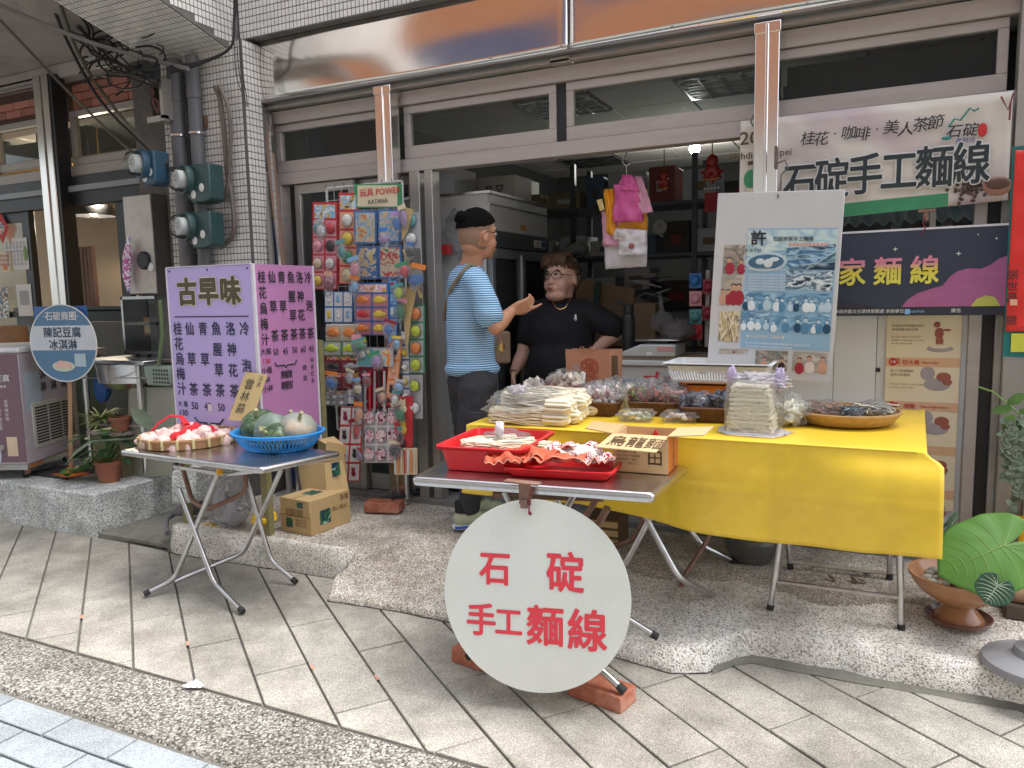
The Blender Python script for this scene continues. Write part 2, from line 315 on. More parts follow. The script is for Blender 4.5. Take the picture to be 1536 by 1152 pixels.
# pale where feet and rain have worn the right-hand edge
plat.m = [1 if (max(plat.v[i].y for i in f) < 3.32+.1*noise.noise((plat.v[f[0]].x*3, 0, 0)) and plat.v[f[0]].x > -1.25+.25*noise.noise((plat.v[f[0]].y*9, 4, 0))) or (plat.v[f[0]].x < -2.4 and plat.v[f[0]].y < 3.06) else 0 for f in plat.f]
B('platform', plat, [m_plat, m_plat2], kind='structure', ang=60)
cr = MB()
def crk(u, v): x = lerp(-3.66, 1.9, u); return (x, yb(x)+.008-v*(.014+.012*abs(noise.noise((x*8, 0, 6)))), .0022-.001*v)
B('crack_shade', cr.grid(500, 1, crk), M('painted crack shade', (.045, .045, .035), .95, var=.4, vs=50), kind='structure')  # dark joint along the platform foot, coloured to stand for contact shade
def mfn(u, v): x = lerp(-.52, 1.9, u); y = yb(x)+.02-v*(.055+.035*noise.noise((x*2, 1, 1))+.012*noise.noise((x*11, 1, 1))); return (x, y, .0015+.022*(1-v)**1.5+.003*abs(noise.noise((x*9, y*9, 4))))
B('mortar_fillet', MB().grid(90, 8, mfn), m_mortar, kind='structure')
B('mortar_patch', MB().slab([az(x, y, -.01) for x, y in ((138, 806), (252, 758), (252, 830), (330, 842), (255, 826), (190, 822))][:4], (0, 0, .02)), m_mortar, kind='structure')
# threshold and shop floor
B('threshold', MB().b2(-3.60, .8, 3.93, 4.06, .14, .19), M('grey granite sill', (.25, .25, .24), .6, var=.2, vs=60, dirt=(.1, .1, .1)), kind='structure', bev=.004)
B('floor', MB().b2(-3.8, 1.5, 4.06, 9.0, .1, .17), M('grey floor tile', (.22, .22, .21), .35, var=.15, vs=4), kind='structure')
# left terrazzo step
gb = MB().b2(-9, -4.30, 2.99, 4.3, -.03, .275)
st = B('step', gb, m_gran, kind='structure', bev=.012, seg=3)
B('alley_floor', MB().b2(-4.3, -3.6, 3.0, 4.4, -.03, .03), m_mortar, kind='structure')

# ================================================================== THE BUILDING
m_alu = M('pinkish beige aluminium', (.47, .425, .395), .42, .15, var=.07, vs=3, bump=.03, bs=60, dirt=(.3, .22, .19), ds=4, da=.5, streak=(.3, 1, 3))
m_alug = M('grey aluminium', (.42, .40, .37), .4, .5, var=.1, vs=4, dirt=(.25, .22, .18), da=.5)
m_cbar0 = M('dull grey trim', (.22, .2, .19), .6)
m_dark = M('dark channel', (.03, .03, .032), .5, .2)
m_steel = M('polished stainless steel', (.86, .85, .82), .2, 1., var=.04, vs=2)
m_steelb = M('brushed stainless steel', (.66, .66, .66), .24, 1., var=.06, vs=3, bump=.03, bs=40)
m_fasc = M('mirror steel fascia sheet', (.80, .77, .74), .13, 1., var=.03, vs=1.2, bump=.12, bs=1.6, dirt=(.4, .36, .33), ds=2.5, da=.25)
m_glass = film('window glass', (.86, .9, .89), .12, .02, 0, body=.02)
m_tile = M('cream mosaic tile', (.82, .785, .74), .45, var=.12, vs=9, dirt=(.45, .42, .38), ds=2.4, da=.45, bump=.05)
m_tgrout = M('dark tile grout', (.16, .15, .14), .9, var=.3)
bl = T('shop_building', 'shop front with beige aluminium transoms under a mirror steel fascia', 'building', (-1.6, 4.2, 0))
XR = 2.2
def bar(x0, x1, z0, z1, y0=3.965, y1=4.035, mat=None, par=None, name='frame_rail', bev=.003): return B(name, MB().b2(x0, x1, y0, y1, z0, z1), mat or m_alu, par or bl, bev=bev)
bar(-3.60, XR, 2.185, 2.262, 3.955, 4.045)
bar(-3.60, XR, 2.575, 2.655, 3.955, 4.045)
B('shutter_track', MB().b2(-3.78, XR, 3.90, 4.02, 2.660, 2.672).b2(-3.78, XR, 3.915, 3.925, 2.672, 2.70).b2(-3.78, XR, 3.99, 4.0, 2.672, 2.70), m_alug, bl)
def window(x0, x1, z0=2.265, z1=2.572, glass=(.075, .045), d=0):
    f = B('window', MB().b2(x0, x1, 3.975+d, 4.02+d, z0, z0+glass[0]).b2(x0, x1, 3.975+d, 4.02+d, z1-glass[1], z1).b2(x0, x0+.042, 3.976+d, 4.019+d, z0+glass[0], z1-glass[1]).b2(x1-.042, x1, 3.976+d, 4.019+d, z0+glass[0], z1-glass[1]), m_alu, bl, bev=.003)
    B('pane', MB().b2(x0+.04, x1-.04, 3.995+d, 4.0+d, z0+glass[0]-.004, z1-glass[1]+.004), m_glass, f); return f
window(-3.60, -2.68); window(-2.60, -1.615); window(-1.555, -.50); window(-.50, .47); window(.55, 1.6)
B('frame_post', MB().b2(-1.615, -1.555, 3.99, 4.04, 2.262, 2.575), m_dark, bl)
# stainless posts standing before the front
for x, lo in ((-2.655, .16), (-.50, .13)):
    B('steel_post', MB().b2(x-.055, x+.055, 3.84, 3.93, lo, 2.668).b2(x-.008, x+.008, 3.832, 3.84, lo, 2.66).b2(x-.06, x+.06, 3.835, 3.94, 2.62, 2.67), m_steel, bl, bev=.004, seg=2)
# door posts, sliding door left of the opening
def post(x0, x1, y0=3.95, y1=4.04, z0=.19, z1=2.185, mat=None): return B('frame_post', MB().b2(x0, x1, y0, y1, z0, z1), mat or m_alu, bl, bev=.003)
post(-2.455, -2.40, mat=m_alug); post(-2.56, -2.49, mat=m_alug)
post(-3.60, -3.555); post(-3.50, -3.46, 3.99, 4.03, mat=m_dark)
def gdoor(x0, x1, y, nm='glass_door', zs=.62, mat=None, z1=2.18, frosted=True):
    f = B(nm, MB().b2(x0, x0+.045, y, y+.03, .195, z1).b2(x1-.045, x1, y, y+.03, .195, z1).b2(x0+.045, x1-.045, y, y+.03, .195, .30).b2(x0+.045, x1-.045, y, y+.03, z1-.06, z1), mat or m_alug, bl, bev=.002)
    B('pane', MB().b2(x0+.04, x1-.04, y+.012, y+.017, .3, z1-.06), m_glass, f); return f
gdoor(-3.46, -2.98, 3.97); gdoor(-3.02, -2.56, 4.01)
m_pale = M('pale green door panel', (.42, .50, .48), .3, var=.06, vs=3, coat=.3)
B('door_panel', MB().b2(-2.62, -2.44, 4.07, 4.10, .19, 1.72), m_pale, bl, bev=.002)
B('wall_poster', MB().b2(-2.60, -2.50, 4.05, 4.055, 1.86, 2.1), picture('shredded print', ['b8b8b0', '7b7f7c', 'c87a80', 'e0e0dc', '4c5a58'], 18), bl)
B('switch_plate', MB().b2(-2.545, -2.50, 4.045, 4.06, 1.24, 1.30), M('dark sticker', (.05, .035, .03), .4), bl)
text('←', (-2.522, 4.043, 1.245), (1, 0, 0), (0, 0, 1), .055, M('grey print', (.4, .4, .4)), bl, .02)
# right door frame
post(.37, .42, 3.95, 4.04, .15, 2.185); post(.42, .47, 3.97, 4.03, .15, 2.185, m_dark); post(.47, .50, 3.94, 4.05, .15, 2.185, m_alug); post(.50, .60, 3.90, 4.0, .13, 2.66, m_alug)
# fascia of mirror steel sheets, mosaic wall above, pillar at the left
for x0, x1 in ((-3.80, -1.50), (-1.497, .20), (.203, XR)):
    def ffn(u, v, x0=x0, x1=x1): x = lerp(x0, x1, u); z = lerp(2.70, 3.075, v); return (x, 3.865+.012*math.sin(x*2.3)*math.sin(v*3.1)+.003*math.sin(x*5+1), z)
    B('fascia_sheet', MB().grid(40, 10, ffn), m_fasc, bl, solid=.006)
B('fascia_lip', MB().b2(-3.80, XR, 3.858, 3.90, 2.692, 2.702), m_cbar0, bl)
B('fascia_back', MB().b2(-3.78, XR, 3.91, 4.3, 2.705, 3.06), m_dark, bl)
for x in (-1.95, -1.53, -.95, -.33, .2): B('rivet', MB().ell((x, 3.852, 2.725), (.006, .005, .006), 8, 5), m_alug, bl)
B('lamp_bracket', MB().b2(-1.62, -1.50, 3.90, 3.96, 2.655, 2.692), m_alug, bl, bev=.006)
def tiles(P0, u, v, nu, nv, tu=.029, tv=.042, mask=None, nm='wall_tiles'):
    P0, u, v = Vector(P0), Vector(u).normalized(), Vector(v).normalized(); n = u.cross(v); mb = MB(); g = .0055
    for i in range(nu):
        for j in range(nv):
            a = P0+u*tu*i+v*tv*j
            if mask and not mask(a): continue
            c = [a+u*g+v*g*1., a+u*tu+v*g, a+u*tu+v*tv, a+u*g+v*tv]; o = n*random.uniform(.0015, .003); k = .0008
            top = [c[0]+o+u*k+v*k, c[1]+o-u*k+v*k, c[2]+o-u*k-v*k, c[3]+o+u*k-v*k]
            mb.add(c+top, [(4, 5, 6, 7), (0, 1, 5, 4), (1, 2, 6, 5), (2, 3, 7, 6), (3, 0, 4, 7)])
    return B(nm, mb, m_tile, bl, kind='stuff', flat=True)
PX0, PX1, PY, PB = -4.60, -3.60, 3.72, 3.86
B('pillar', MB().b2(PX0, PX1, PY, 4.3, 0, 3.05), m_tgrout, bl)
tiles((-4.32, PY, .9), (1, 0, 0), (0, 0, 1), 24, 51); tiles((PX1, PY, .9), (0, 1, 0), (0, 0, 1), 5, 51)
B('upper_wall', MB().b2(-3.69, XR, 3.80, 4.4, 3.07, 5.2), m_tgrout, bl)
tiles((-3.69, 3.80, 3.072), (1, 0, 0), (0, 0, 1), 200, 14)
# haunched beam reaching over the street, tiled
xa, xb = -4.35, -3.70
slope = lambda y: 3.0+(3.72-y)*.27
hb = MB(); P = [(3.9, slope(3.9)), (3.9, 4.6), (1.8, 4.6), (1.8, slope(1.8))]
hb.slab([(xa, y, z) for y, z in P], (xb-xa, 0, 0)); B('beam', hb, m_tgrout, bl)
dv = Vector((0, -1, .27)).normalized()
tiles((xa, 3.78, slope(3.78)), (1, 0, 0), dv, 22, 46)
tiles((xb, 1.8, 3.0), (0, 1, 0), (0, 0, 1), 68, 24, mask=lambda a: a.z > slope(a.y)+.005)
# ---- inside of the shop
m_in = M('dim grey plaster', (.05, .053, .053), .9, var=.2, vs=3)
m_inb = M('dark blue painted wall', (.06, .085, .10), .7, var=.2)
iw = lambda nm, *a, m=m_in: B(nm, MB().b2(*a), m, kind='structure')
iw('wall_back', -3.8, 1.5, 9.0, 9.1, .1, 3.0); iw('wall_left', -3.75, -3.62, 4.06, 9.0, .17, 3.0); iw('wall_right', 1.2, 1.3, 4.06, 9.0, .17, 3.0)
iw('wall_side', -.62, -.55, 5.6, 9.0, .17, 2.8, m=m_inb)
ce = T('ceiling', None, None, (-1, 6.5, 2.88)); ce['kind'] = 'structure'
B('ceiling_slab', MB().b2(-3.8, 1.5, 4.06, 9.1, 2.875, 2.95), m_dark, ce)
m_ct = M('mineral fibre ceiling tile', (.74, .71, .66), .9, var=.06, vs=6, bump=.1, bs=60)
LT = {(4, 2), (2, 2), (1, 6), (5, 6)}
for i in range(9):
    for j in range(8):
        x = -3.70+.6*i; y = 4.08+.6*j
        if (i, j) in LT: continue
        B('ceiling_tile', MB().b2(x+.008, x+.592, y+.008, y+.592, 2.862, 2.872), m_ct, ce)
m_lou = M('mirror louvre', (.8, .8, .8), .12, 1.); m_tubeoff = M('unlit fluorescent tube', (.75, .78, .75), .3)
for n, (i, j) in enumerate(sorted(LT)):
    x = -3.70+.6*i; y = 4.08+.6*j
    t = T('ceiling_light', ['louvred ceiling light deep inside, above the hanging carrier bags', 'louvred ceiling light seen through the middle transom window', 'louvred ceiling light seen beside the right steel post', 'louvred ceiling light at the far right back of the shop'][n], 'ceiling light', (x+.3, y+.3, 2.872), 'louvred ceiling lights')
    B('frame', MB().b2(x+.01, x+.59, y+.01, y+.03, 2.85, 2.872).b2(x+.01, x+.59, y+.57, y+.59, 2.85, 2.872).b2(x+.01, x+.03, y+.03, y+.57, 2.85, 2.872).b2(x+.57, x+.59, y+.03, y+.57, 2.85, 2.872).b2(x+.03, x+.57, y+.03, y+.57, 2.868, 2.872), m_lou, t)
    lv = MB()
    for a in range(1, 7): lv.b2(x+.03, x+.57, y+.03+.077*a, y+.04+.077*a, 2.842, 2.862)
    for a in range(1, 4): lv.b2(x+.03+.135*a, x+.04+.135*a, y+.03, y+.57, 2.84, 2.860)
    B('louvre', lv, m_lou, t)
    for a in (.12, .3, .48): B('tube', MB().tube([(x+.04, y+a, 2.863), (x+.56, y+a, 2.863)], .004, 6), m_tubeoff, t)
bp = az(1042, 223, 2.76)
lb = T('light_bulb', 'lit white bulb on the dark shop ceiling', 'light bulb', bp)
B('globe', MB().ell(bp, (.05, .05, .05), 16, 10), M('glowing bulb', (1, .98, .92), .4, em=12), lb)
B('socket', MB().lathe([(.03, .04), (.035, .06), (.035, .10), (0, .101)], bp, 12), m_pale, lb)
pl = bpy.data.lights.new('bulb_light', 'POINT'); pl.energy = 9; pl.shadow_soft_size = .05; pl.color = (1, .97, .9)
plo = bpy.data.objects.new('bulb_light', pl); COL.objects.link(plo); plo.location = bp+Vector((0, -.05, -.09))
# ---- the house across the street: seen only mirrored in the steel
op = T('opposite_building', 'orange fronted building across the street behind the viewer', 'building', (0, -5.2, 0))
B('wall', MB().b2(-20, 14, -5.6, -5.2, 0, 4.0).b2(-20, -10.5, -5.6, -5.2, 4.0, 9.5), M('grey shop shutters', (.34, .355, .34), .6, var=.4, vs=.8, dirt=(.35, .25, .22), ds=.6, da=.5), op)
B('signboard', MB().b2(-10.5, 14, -5.5, -5.0, 4.0, 6.38), M('orange fascia board', (.24, .088, .03), .7, var=.1, vs=.6), op)
B('upper_band', MB().b2(-10.5, 14, -5.55, -5.05, 6.39, 8.8), M('dark blue band', (.03, .033, .07), .7, var=.1), op)
# ================================================================== THE SHOP NEXT DOOR (left)
m_conc = M('stained concrete soffit', (.46, .41, .38), .85, var=.15, vs=2, dirt=(.2, .16, .15), ds=1.5, da=.6, bump=.1, bs=30)
m_cbar = M('greyish beige frame', (.40, .36, .33), .45, .2, var=.1, vs=3, dirt=(.25, .21, .19), da=.5)
m_blk = M('black powder coated frame', (.018, .02, .023), .4, var=.1)
m_brk = M('glazed orange brick', (.45, .17, .12), .45, var=.15, vs=5, rnd=.22, dirt=(.6, .35, .28), da=.3)
nb = T('neighbour_building', 'neighbouring shop front with black door frame, orange brick strip and steel post', 'building', (-6.2, 4.2, 0))
NB = lambda nm, mb, m, **k: B(nm, mb, m, nb, **k)
NB('canopy', MB().b2(-9.5, -4.36, 1.6, 4.2, 3.25, 3.45), m_conc, bev=.01)
NB('canopy_beam', MB().b2(-9.5, -4.36, 3.93, 4.2, 3.15, 3.25), m_conc, bev=.01)
for z in (3.125, 3.165): NB('shutter_rail', MB().b2(-9, -5.87, 3.93, 3.97, z, z+.022), m_steelb, bev=.004)
NB('wall', MB().b2(-9.2, -4.62, 4.06, 4.2, 2.86, 3.25).b2(-4.95, -4.6, 4.03, 4.3, 0, 2.86), M('dark pointing', (.12, .07, .06), .9))
for x0, x1, z0, rows in ((-9.0, -5.87, 2.955, 2), (-5.66, -4.62, 2.93, 3)):
    for r_ in range(rows):
        x = x0-.1*(r_ % 2)
        while x < x1:
            a, b = max(x+.004, x0), min(x+.204, x1)
            if b-a > .03: NB('brick', MB().b2(a, b, 4.035, 4.07, z0+.062*r_+.003, z0+.062*r_+.059), m_brk, bev=.002)
            x += .208
for r_ in range(6): NB('brick', MB().b2(-4.70, -4.60, 4.0, 4.03, 2.50+.07*r_, 2.565+.07*r_), m_brk, bev=.002)
for x0, x1, z0, z1 in ((-8.2, -5.88, 2.53, 2.90), (-5.64, -4.70, 2.50, 2.905)):
    f = NB('window', MB().b2(x0, x1, 3.98, 4.03, z0, z0+.06).b2(x0, x1, 3.98, 4.03, z1-.045, z1).b2(x0, x0+.05, 3.981, 4.029, z0+.06, z1-.045).b2(x1-.05, x1, 3.981, 4.029, z0+.06, z1-.045), m_cbar, bev=.003)
    B('pane', MB().b2(x0+.05, x1-.05, 4.0, 4.005, z0+.06, z1-.045), m_glass, f)
NB('frame_post', MB().b2(-6.62, -6.56, 3.97, 4.03, 2.53, 2.9), m_cbar)
NB('lintel', MB().b2(-9, -4.7, 3.97, 4.04, 2.42, 2.50), m_cbar, bev=.004)
NB('lintel', MB().b2(-9, -4.7, 3.95, 4.03, 2.345, 2.415), m_blk)
NB('lintel', MB().b2(-9, -4.7, 3.935, 4.02, 2.30, 2.345), M('grey track', (.30, .33, .36), .4), bev=.003)
NB('lintel', MB().b2(-9, -4.7, 3.955, 4.04, 2.20, 2.298), m_blk)
NB('steel_post', MB().b2(-5.86, -5.69, 3.86, 3.93, .275, 3.17).b2(-5.79, -5.765, 3.85, 3.86, .3, 3.16), m_steel, bev=.006, seg=2)
NB('frame_post', MB().b2(-5.685, -5.655, 3.87, 3.98, .275, 3.17), m_blk)
for a, b in ((-9, -8.9), (-6.34, -6.24), (-5.20, -5.10), (-5.02, -4.97)): NB('frame_post', MB().b2(a, b, 3.98, 4.03, .3, 2.20), m_blk, bev=.003)
f = NB('glass_door', MB().b2(-8.9, -6.34, 3.99, 4.02, 2.12, 2.2).b2(-8.9, -6.34, 3.99, 4.02, 1.34, 1.39).b2(-8.9, -6.34, 3.99, 4.02, .3, .4).b2(-7.5, -7.44, 3.99, 4.02, .4, 2.12), m_blk)
B('pane', MB().b2(-8.9, -6.34, 4.0, 4.005, .4, 2.12), m_glass, f)
f = NB('glass_door', MB().b2(-5.10, -5.02, 4.05, 4.08, .3, 2.2).b2(-5.1, -4.62, 4.03, 4.06, 1.36, 1.40), m_blk); B('pane', MB().b2(-5.02, -4.62, 4.04, 4.045, .3, 1.36), m_glass, f)
m_warm = M('warm cream plaster', (.62, .47, .32), .9, var=.05); m_orw = M('orange painted bulkhead', (.65, .36, .10), .8)
iw('wall_cream', -11, -4.7, 6.2, 6.3, 0, 3.2, m=m_warm); iw('wall_cafe_side', -4.72, -4.62, 4.2, 6.2, 0, 3.2, m=m_warm); iw('floor_cafe', -11, -4.62, 4.06, 6.2, .2, .28)
iw('ceiling_cafe', -11, -4.62, 4.2, 6.3, 3.2, 3.25, m=m_in); iw('bulkhead', -11, -6.9, 5.0, 5.2, 2.55, 2.80, m=m_orw)
t = T('slat_screen', 'brown vertical slat screen inside the neighbouring shop', 'screen', (-7.5, 5.2, .3))
for i in range(12): B('slat', MB().b2(-7.75+.055*i, -7.715+.055*i, 5.15, 5.18, .3, 2.02), M('dark red brown wood', (.07, .035, .025), .6), t)
t = T('cafe_counter', 'low black counter inside the neighbouring shop', 'counter', (-6.8, 5.3, .28))
B('body', MB().b2(-8.2, -6.2, 5.0, 5.6, .28, 1.38), m_blk, t, bev=.01); B('top', MB().b2(-8.2, -6.15, 4.98, 5.65, 1.38, 1.42), m_blk, t, bev=.005)
B('panel', MB().b2(-6.7, -5.9, 4.6, 4.64, .28, 1.28), M('grey counter panel', (.17, .17, .17), .5), t)
t = T('dining_chair', 'small dark wooden chair back seen past the cafe counter', 'chair', (-6.0, 5.4, .28))
for dx in (0, .3): B('leg', MB().tube([(-6.3+dx, 5.4, .28), (-6.3+dx, 5.4, 1.78)], .015, 6), m_brk if 0 else M('dark walnut', (.06, .03, .02), .5), t)
B('backrest', MB().b2(-6.33, -5.97, 5.39, 5.41, 1.72, 1.78).b2(-6.33, -5.97, 5.39, 5.41, 1.6, 1.63), M('dark walnut', (.06, .03, .02), .5), t)
p = ay(140, 324, 5.0)
t = T('pendant_lamp', 'black dome pendant lamp hanging in the neighbouring doorway', 'lamp', p)
B('shade', MB().lathe([(.20, 0), (.195, .05), (.17, .10), (.12, .14), (.05, .165), (.0, .17), (.0, .165), (.048, .16), (.115, .135), (.165, .095), (.188, .05), (.193, 0)], p, 32), m_blk, t, ang=60)
B('bulb', MB().ell(p+Vector((0, 0, .01)), (.04, .04, .035)), M('frosted globe', (.7, .6, .5), .4), t); B('cord', MB().tube([p+Vector((0, 0, .16)), p+Vector((0, 0, .9))], .005, 6), m_blk, t)
p = ay(153, 297, 5.0); cl2 = bpy.data.lights.new('cafe_lamp', 'POINT'); cl2.energy = 60; cl2.shadow_soft_size = .06; cl2.color = (1, .86, .65); co2 = bpy.data.objects.new('cafe_lamp', cl2); COL.objects.link(co2); co2.location = p+Vector((0, -.06, -.06))
t = T('brass_lamp', 'tiny brass spotlight above the black dome lamp', 'lamp', p); B('head', MB().lathe([(.0, .04), (.03, .03), (.03, -.03), (0, -.03)], p, 12).tube([p, p+Vector((0, 0, .7))], .006, 6), M('brass', (.7, .45, .15), .3, 1), t)
p = ay(22, 200, 4.6); t = T('wall_projector', 'white appliance hanging behind the left transom glass', 'projector', p)
B('body', MB().box(p, (.32, .2, .16)), m_cbar, t, bev=.01); B('lens', MB().lathe([(0, 0), (.03, 0), (.03, -.03), (0, -.03)], p+Vector((-.05, -.05, -.08)), 12), m_blk, t)
# notices stuck on the left glass door
m_paper = M('white paper', (.78, .78, .75), .7, var=.04); m_ink = M('black ink', (.025, .025, .03), .6, var=.05); m_redi = M('red ink', (.55, .03, .03), .6)
def sheet(nm, label, cat, pxs, Y, mat, group=None, t=.002):
    """a flat sheet given by its top-left and bottom-right pixels"""
    a = ay(pxs[0], pxs[1], Y); b = ay(pxs[2], pxs[3], Y); o = T(nm, label, cat, ((a.x+b.x)/2, Y, b.z), group)
    B('sheet', MB().b2(a.x, b.x, Y, Y+t, b.z, a.z), mat, o); return o, a, b
o, a, b = sheet('door_notice', 'white notice with columns of blue writing on the left glass door', 'notice', (17, 358, 44, 404), 3.975, m_paper)
for i in range(6): vtext('古早味豆花冰', (b.x-.04-.045*i, 3.975, a.z-.05), (1, 0, 0), (0, 0, 1), .03, M('blue ink', (.05, .06, .3), .6), o, .034)
B('sticker', MB().ell((b.x-.03, 3.974, lerp(a.z, b.z, .5)), (.03, .003, .06)), M('leaf green sticker', (.18, .3, .08), .5), o)
o, a, b = sheet('door_poster', 'cream poster with small text and an orange cup below the lucky diamond', 'poster', (-20, 378, 15, 408), 3.975, M('cream paper', (.75, .64, .48), .6))
for i in range(3): text('豆腐冰淇淋每日限定', (lerp(a.x, b.x, .35), 3.975, a.z-.05-.035*i), (1, 0, 0), (0, 0, 1), .022, m_redi, o, al='L')
B('cup_print', MB().b2(b.x-.08, b.x-.03, 3.972, 3.974, b.z+.02, b.z+.06), M('orange print', (.7, .25, .05), .6), o)
o, a, b = sheet('door_flyer', 'blue grey flyer with food photos on the lower left door glass', 'flyer', (-14, 430, 15, 477), 3.975, picture('flyer print', ['9fb4c4', 'e8e8e2', '5d7280', 'd8c6a8', '2e3c48'], 14))
o, a, b = sheet('door_card', 'plain white card with a grey square on the lower left door glass', 'card', (24, 427, 50, 474), 3.975, m_paper)
B('print', MB().b2(a.x+.035, b.x-.035, 3.973, 3.975, lerp(b.z, a.z, .35), lerp(b.z, a.z, .8)), M('grey print', (.4, .4, .4)), o)
p = ay(2, 342, 3.97); o = T('lucky_diamond', 'red diamond paper charm on the left glass door', 'paper charm', p)
B('sheet', MB().slab([p+Vector((0, 0, .13)), p+Vector((-.1, 0, 0)), p+Vector((0, 0, -.13)), p+Vector((.1, 0, 0))], (0, .002, 0)), M('red paper', (.55, .03, .03), .6), o)
B('print', MB().slab([p+Vector((0, -.002, .06)), p+Vector((-.05, -.002, 0)), p+Vector((0, -.002, -.06)), p+Vector((.05, -.002, 0))], (0, .001, 0)), picture('charm print', ['e8a030', '2858a0', 'f0e0c0', 'c03020'], 30), o)
# bamboo steamer on a ledge behind the freezer
p = ay(14, 500, 3.8); o = T('bamboo_steamer', 'round tan bamboo steamer standing behind the ice cream freezer', 'steamer', p)
B('drum', MB().lathe([(0, 0), (.13, 0), (.135, .03), (.13, .07), (.133, .11), (.12, .13), (0, .135)], p+Vector((0, 0, -.07)), 28), M('tan bamboo', (.36, .20, .10), .6, var=.25, vs=20, bump=.3, bs=80, streak=(1, 1, 8)), o)
t = T('wire_shelf', 'green tiled ledge carrying the bamboo steamer', 'shelf', (-5.9, 3.9, .28)); B('ledge', MB().b2(-6.6, -5.4, 3.6, 3.95, 1.05, 1.10), m_cbar, t); B('body', MB().b2(-6.6, -5.45, 3.65, 3.95, .28, 1.05), M('dull green tile', (.13, .18, .13), .4), t)
# ---- ice cream freezer, turned towards the viewer
fo = Vector((-5.09, 3.09, 0)); fz = T('ice_cream_freezer', 'purple and white chest freezer on castors with tofu ice cream lettering', 'freezer', (-5.3, 3.2, .275))
dF = Vector((-.901, -.434, 0)); dS = Vector((-.434, .901, 0)); FX = frame(fo, -dF, dS)       # local x: towards the corner, y: back
def fb(x0, x1, y0, y1, z0, z1): m = MB(); m.X = FX; return m.b2(x0, x1, y0, y1, z0, z1)
m_frs = M('pale mauve freezer side', (.50, .44, .47), .35, var=.05, vs=2, coat=.2); m_frf = M('plum freezer front', (.20, .12, .15), .4, var=.05)
B('body', fb(-1.0, 0, 0, .64, .38, 1.13), m_frs, fz, bev=.008); B('front_panel', fb(-1.0, -.002, -.006, 0, .40, 1.12), m_frf, fz)
B('lid', fb(-1.02, .02, -.02, .67, 1.13, 1.165), M('white enamel', (.72, .73, .74), .3), fz, bev=.01); B('plinth', fb(-1.0, 0, 0, .64, .345, .38), m_steelb, fz); B('plinth_rust', fb(-.01, .004, .02, .16, .35, .378), M('rust', (.35, .14, .05), .8), fz)
v = fb(-.001, .006, .09, .60, .47, .78); B('vent_frame', v, M('cream grille', (.55, .52, .45), .5), fz, bev=.01)
vs_ = MB(); vs_.X = FX
for c_ in range(3):
    for i in range(13): vs_.b2(.0055, .0075, .12+.155*c_, .255+.155*c_, .498+.02*i, .509+.02*i)
B('vent_slots', vs_, m_dark, fz)
mm = MB(); mm.X = FX; mm.slab([(-1, -.0075, .40), (-.17, -.0075, .40), (-.16, -.0075, .5), (-.20, -.0075, .6), (-.17, -.0075, .7), (-.22, -.0075, .8), (-1, -.0075, .9)], (0, .001, 0)); B('wave_print', mm, M('pale blue print', (.55, .62, .75), .5), fz)
mm = MB(); mm.X = FX; mm.slab([(-.12, -.008, .44), (-.05, -.008, .44), (-.05, -.008, .57), (-.12, -.008, .57)], (0, .001, 0)); B('thermostat_plate', mm, M('cream sticker', (.7, .55, .38), .5), fz, bev=.01)
kb = MB(); kb.X = FX @ Matrix.Translation((-.155, -.01, .50)) @ Matrix.Rotation(R(90), 4, 'X'); B('thermostat_knob', kb.lathe([(0, .02), (.02, .02), (.022, 0), (0, 0)], n=16), m_cbar, fz)
mm = MB(); mm.X = FX; mm.slab([(.0012, .04, .74), (.0012, .04, .99), (.0012, .10, 1.0), (.0012, .22, .98), (.0012, .22, .82), (.0012, .16, .72)], (.001, 0, 0)); B('tofu_print', mm, M('pale blue side print', (.45, .52, .58), .5), fz)
FR = -dF; FU = (0, 0, 1); at_ = lambda x, z: fo+FR*x+Vector((0, 0, z))-Vector(dS)*.008
text('陳記豆腐', at_(-.16, .945), FR, FU, .05, m_paper, fz, .01); text('豆腐專賣', at_(-.13, .90), FR, FU, .022, m_paper, fz)
vtext('古早味在地', at_(-.10, .80), FR, FU, .027, m_paper, fz); vtext('純手做豆腐', at_(-.15, .74), FR, FU, .027, m_paper, fz)
cb = MB(); cb.X = FX; cb.box((-.2, -.012, 1.04), (.07, .01, .06)); B('tofu_logo', cb, m_paper, fz, bev=.01)
sd_ = lambda y, z: fo+dS*y+Vector((.002, 0, z))
for i, c_ in enumerate((.24, .36, .48)): vtext('冰淇淋' if i else '冰淇淋', sd_(c_, 1.02-.0*i), dS, FU, .075, m_ink, fz, .085, .01)
for x, y in ((-.07, .08), (-.07, .56), (-.93, .08)):
    q = FX @ Vector((x, y, 0)); c_ = B('castor', MB().b2(q.x-.03, q.x+.03, q.y-.03, q.y+.03, .335, .346).b2(q.x-.022, q.x-.018, q.y-.02, q.y+.02, .30, .34).b2(q.x+.018, q.x+.022, q.y-.02, q.y+.02, .30, .34), m_steelb, fz)
    wm = MB(); wm.X = Matrix.Translation((q.x, q.y, .305)) @ Matrix.Rotation(R(90), 4, 'Y'); B('wheel', wm.lathe([(0, -.012), (.026, -.012), (.03, -.006), (.03, .006), (.026, .012), (0, .012)], n=18), m_dark, c_)
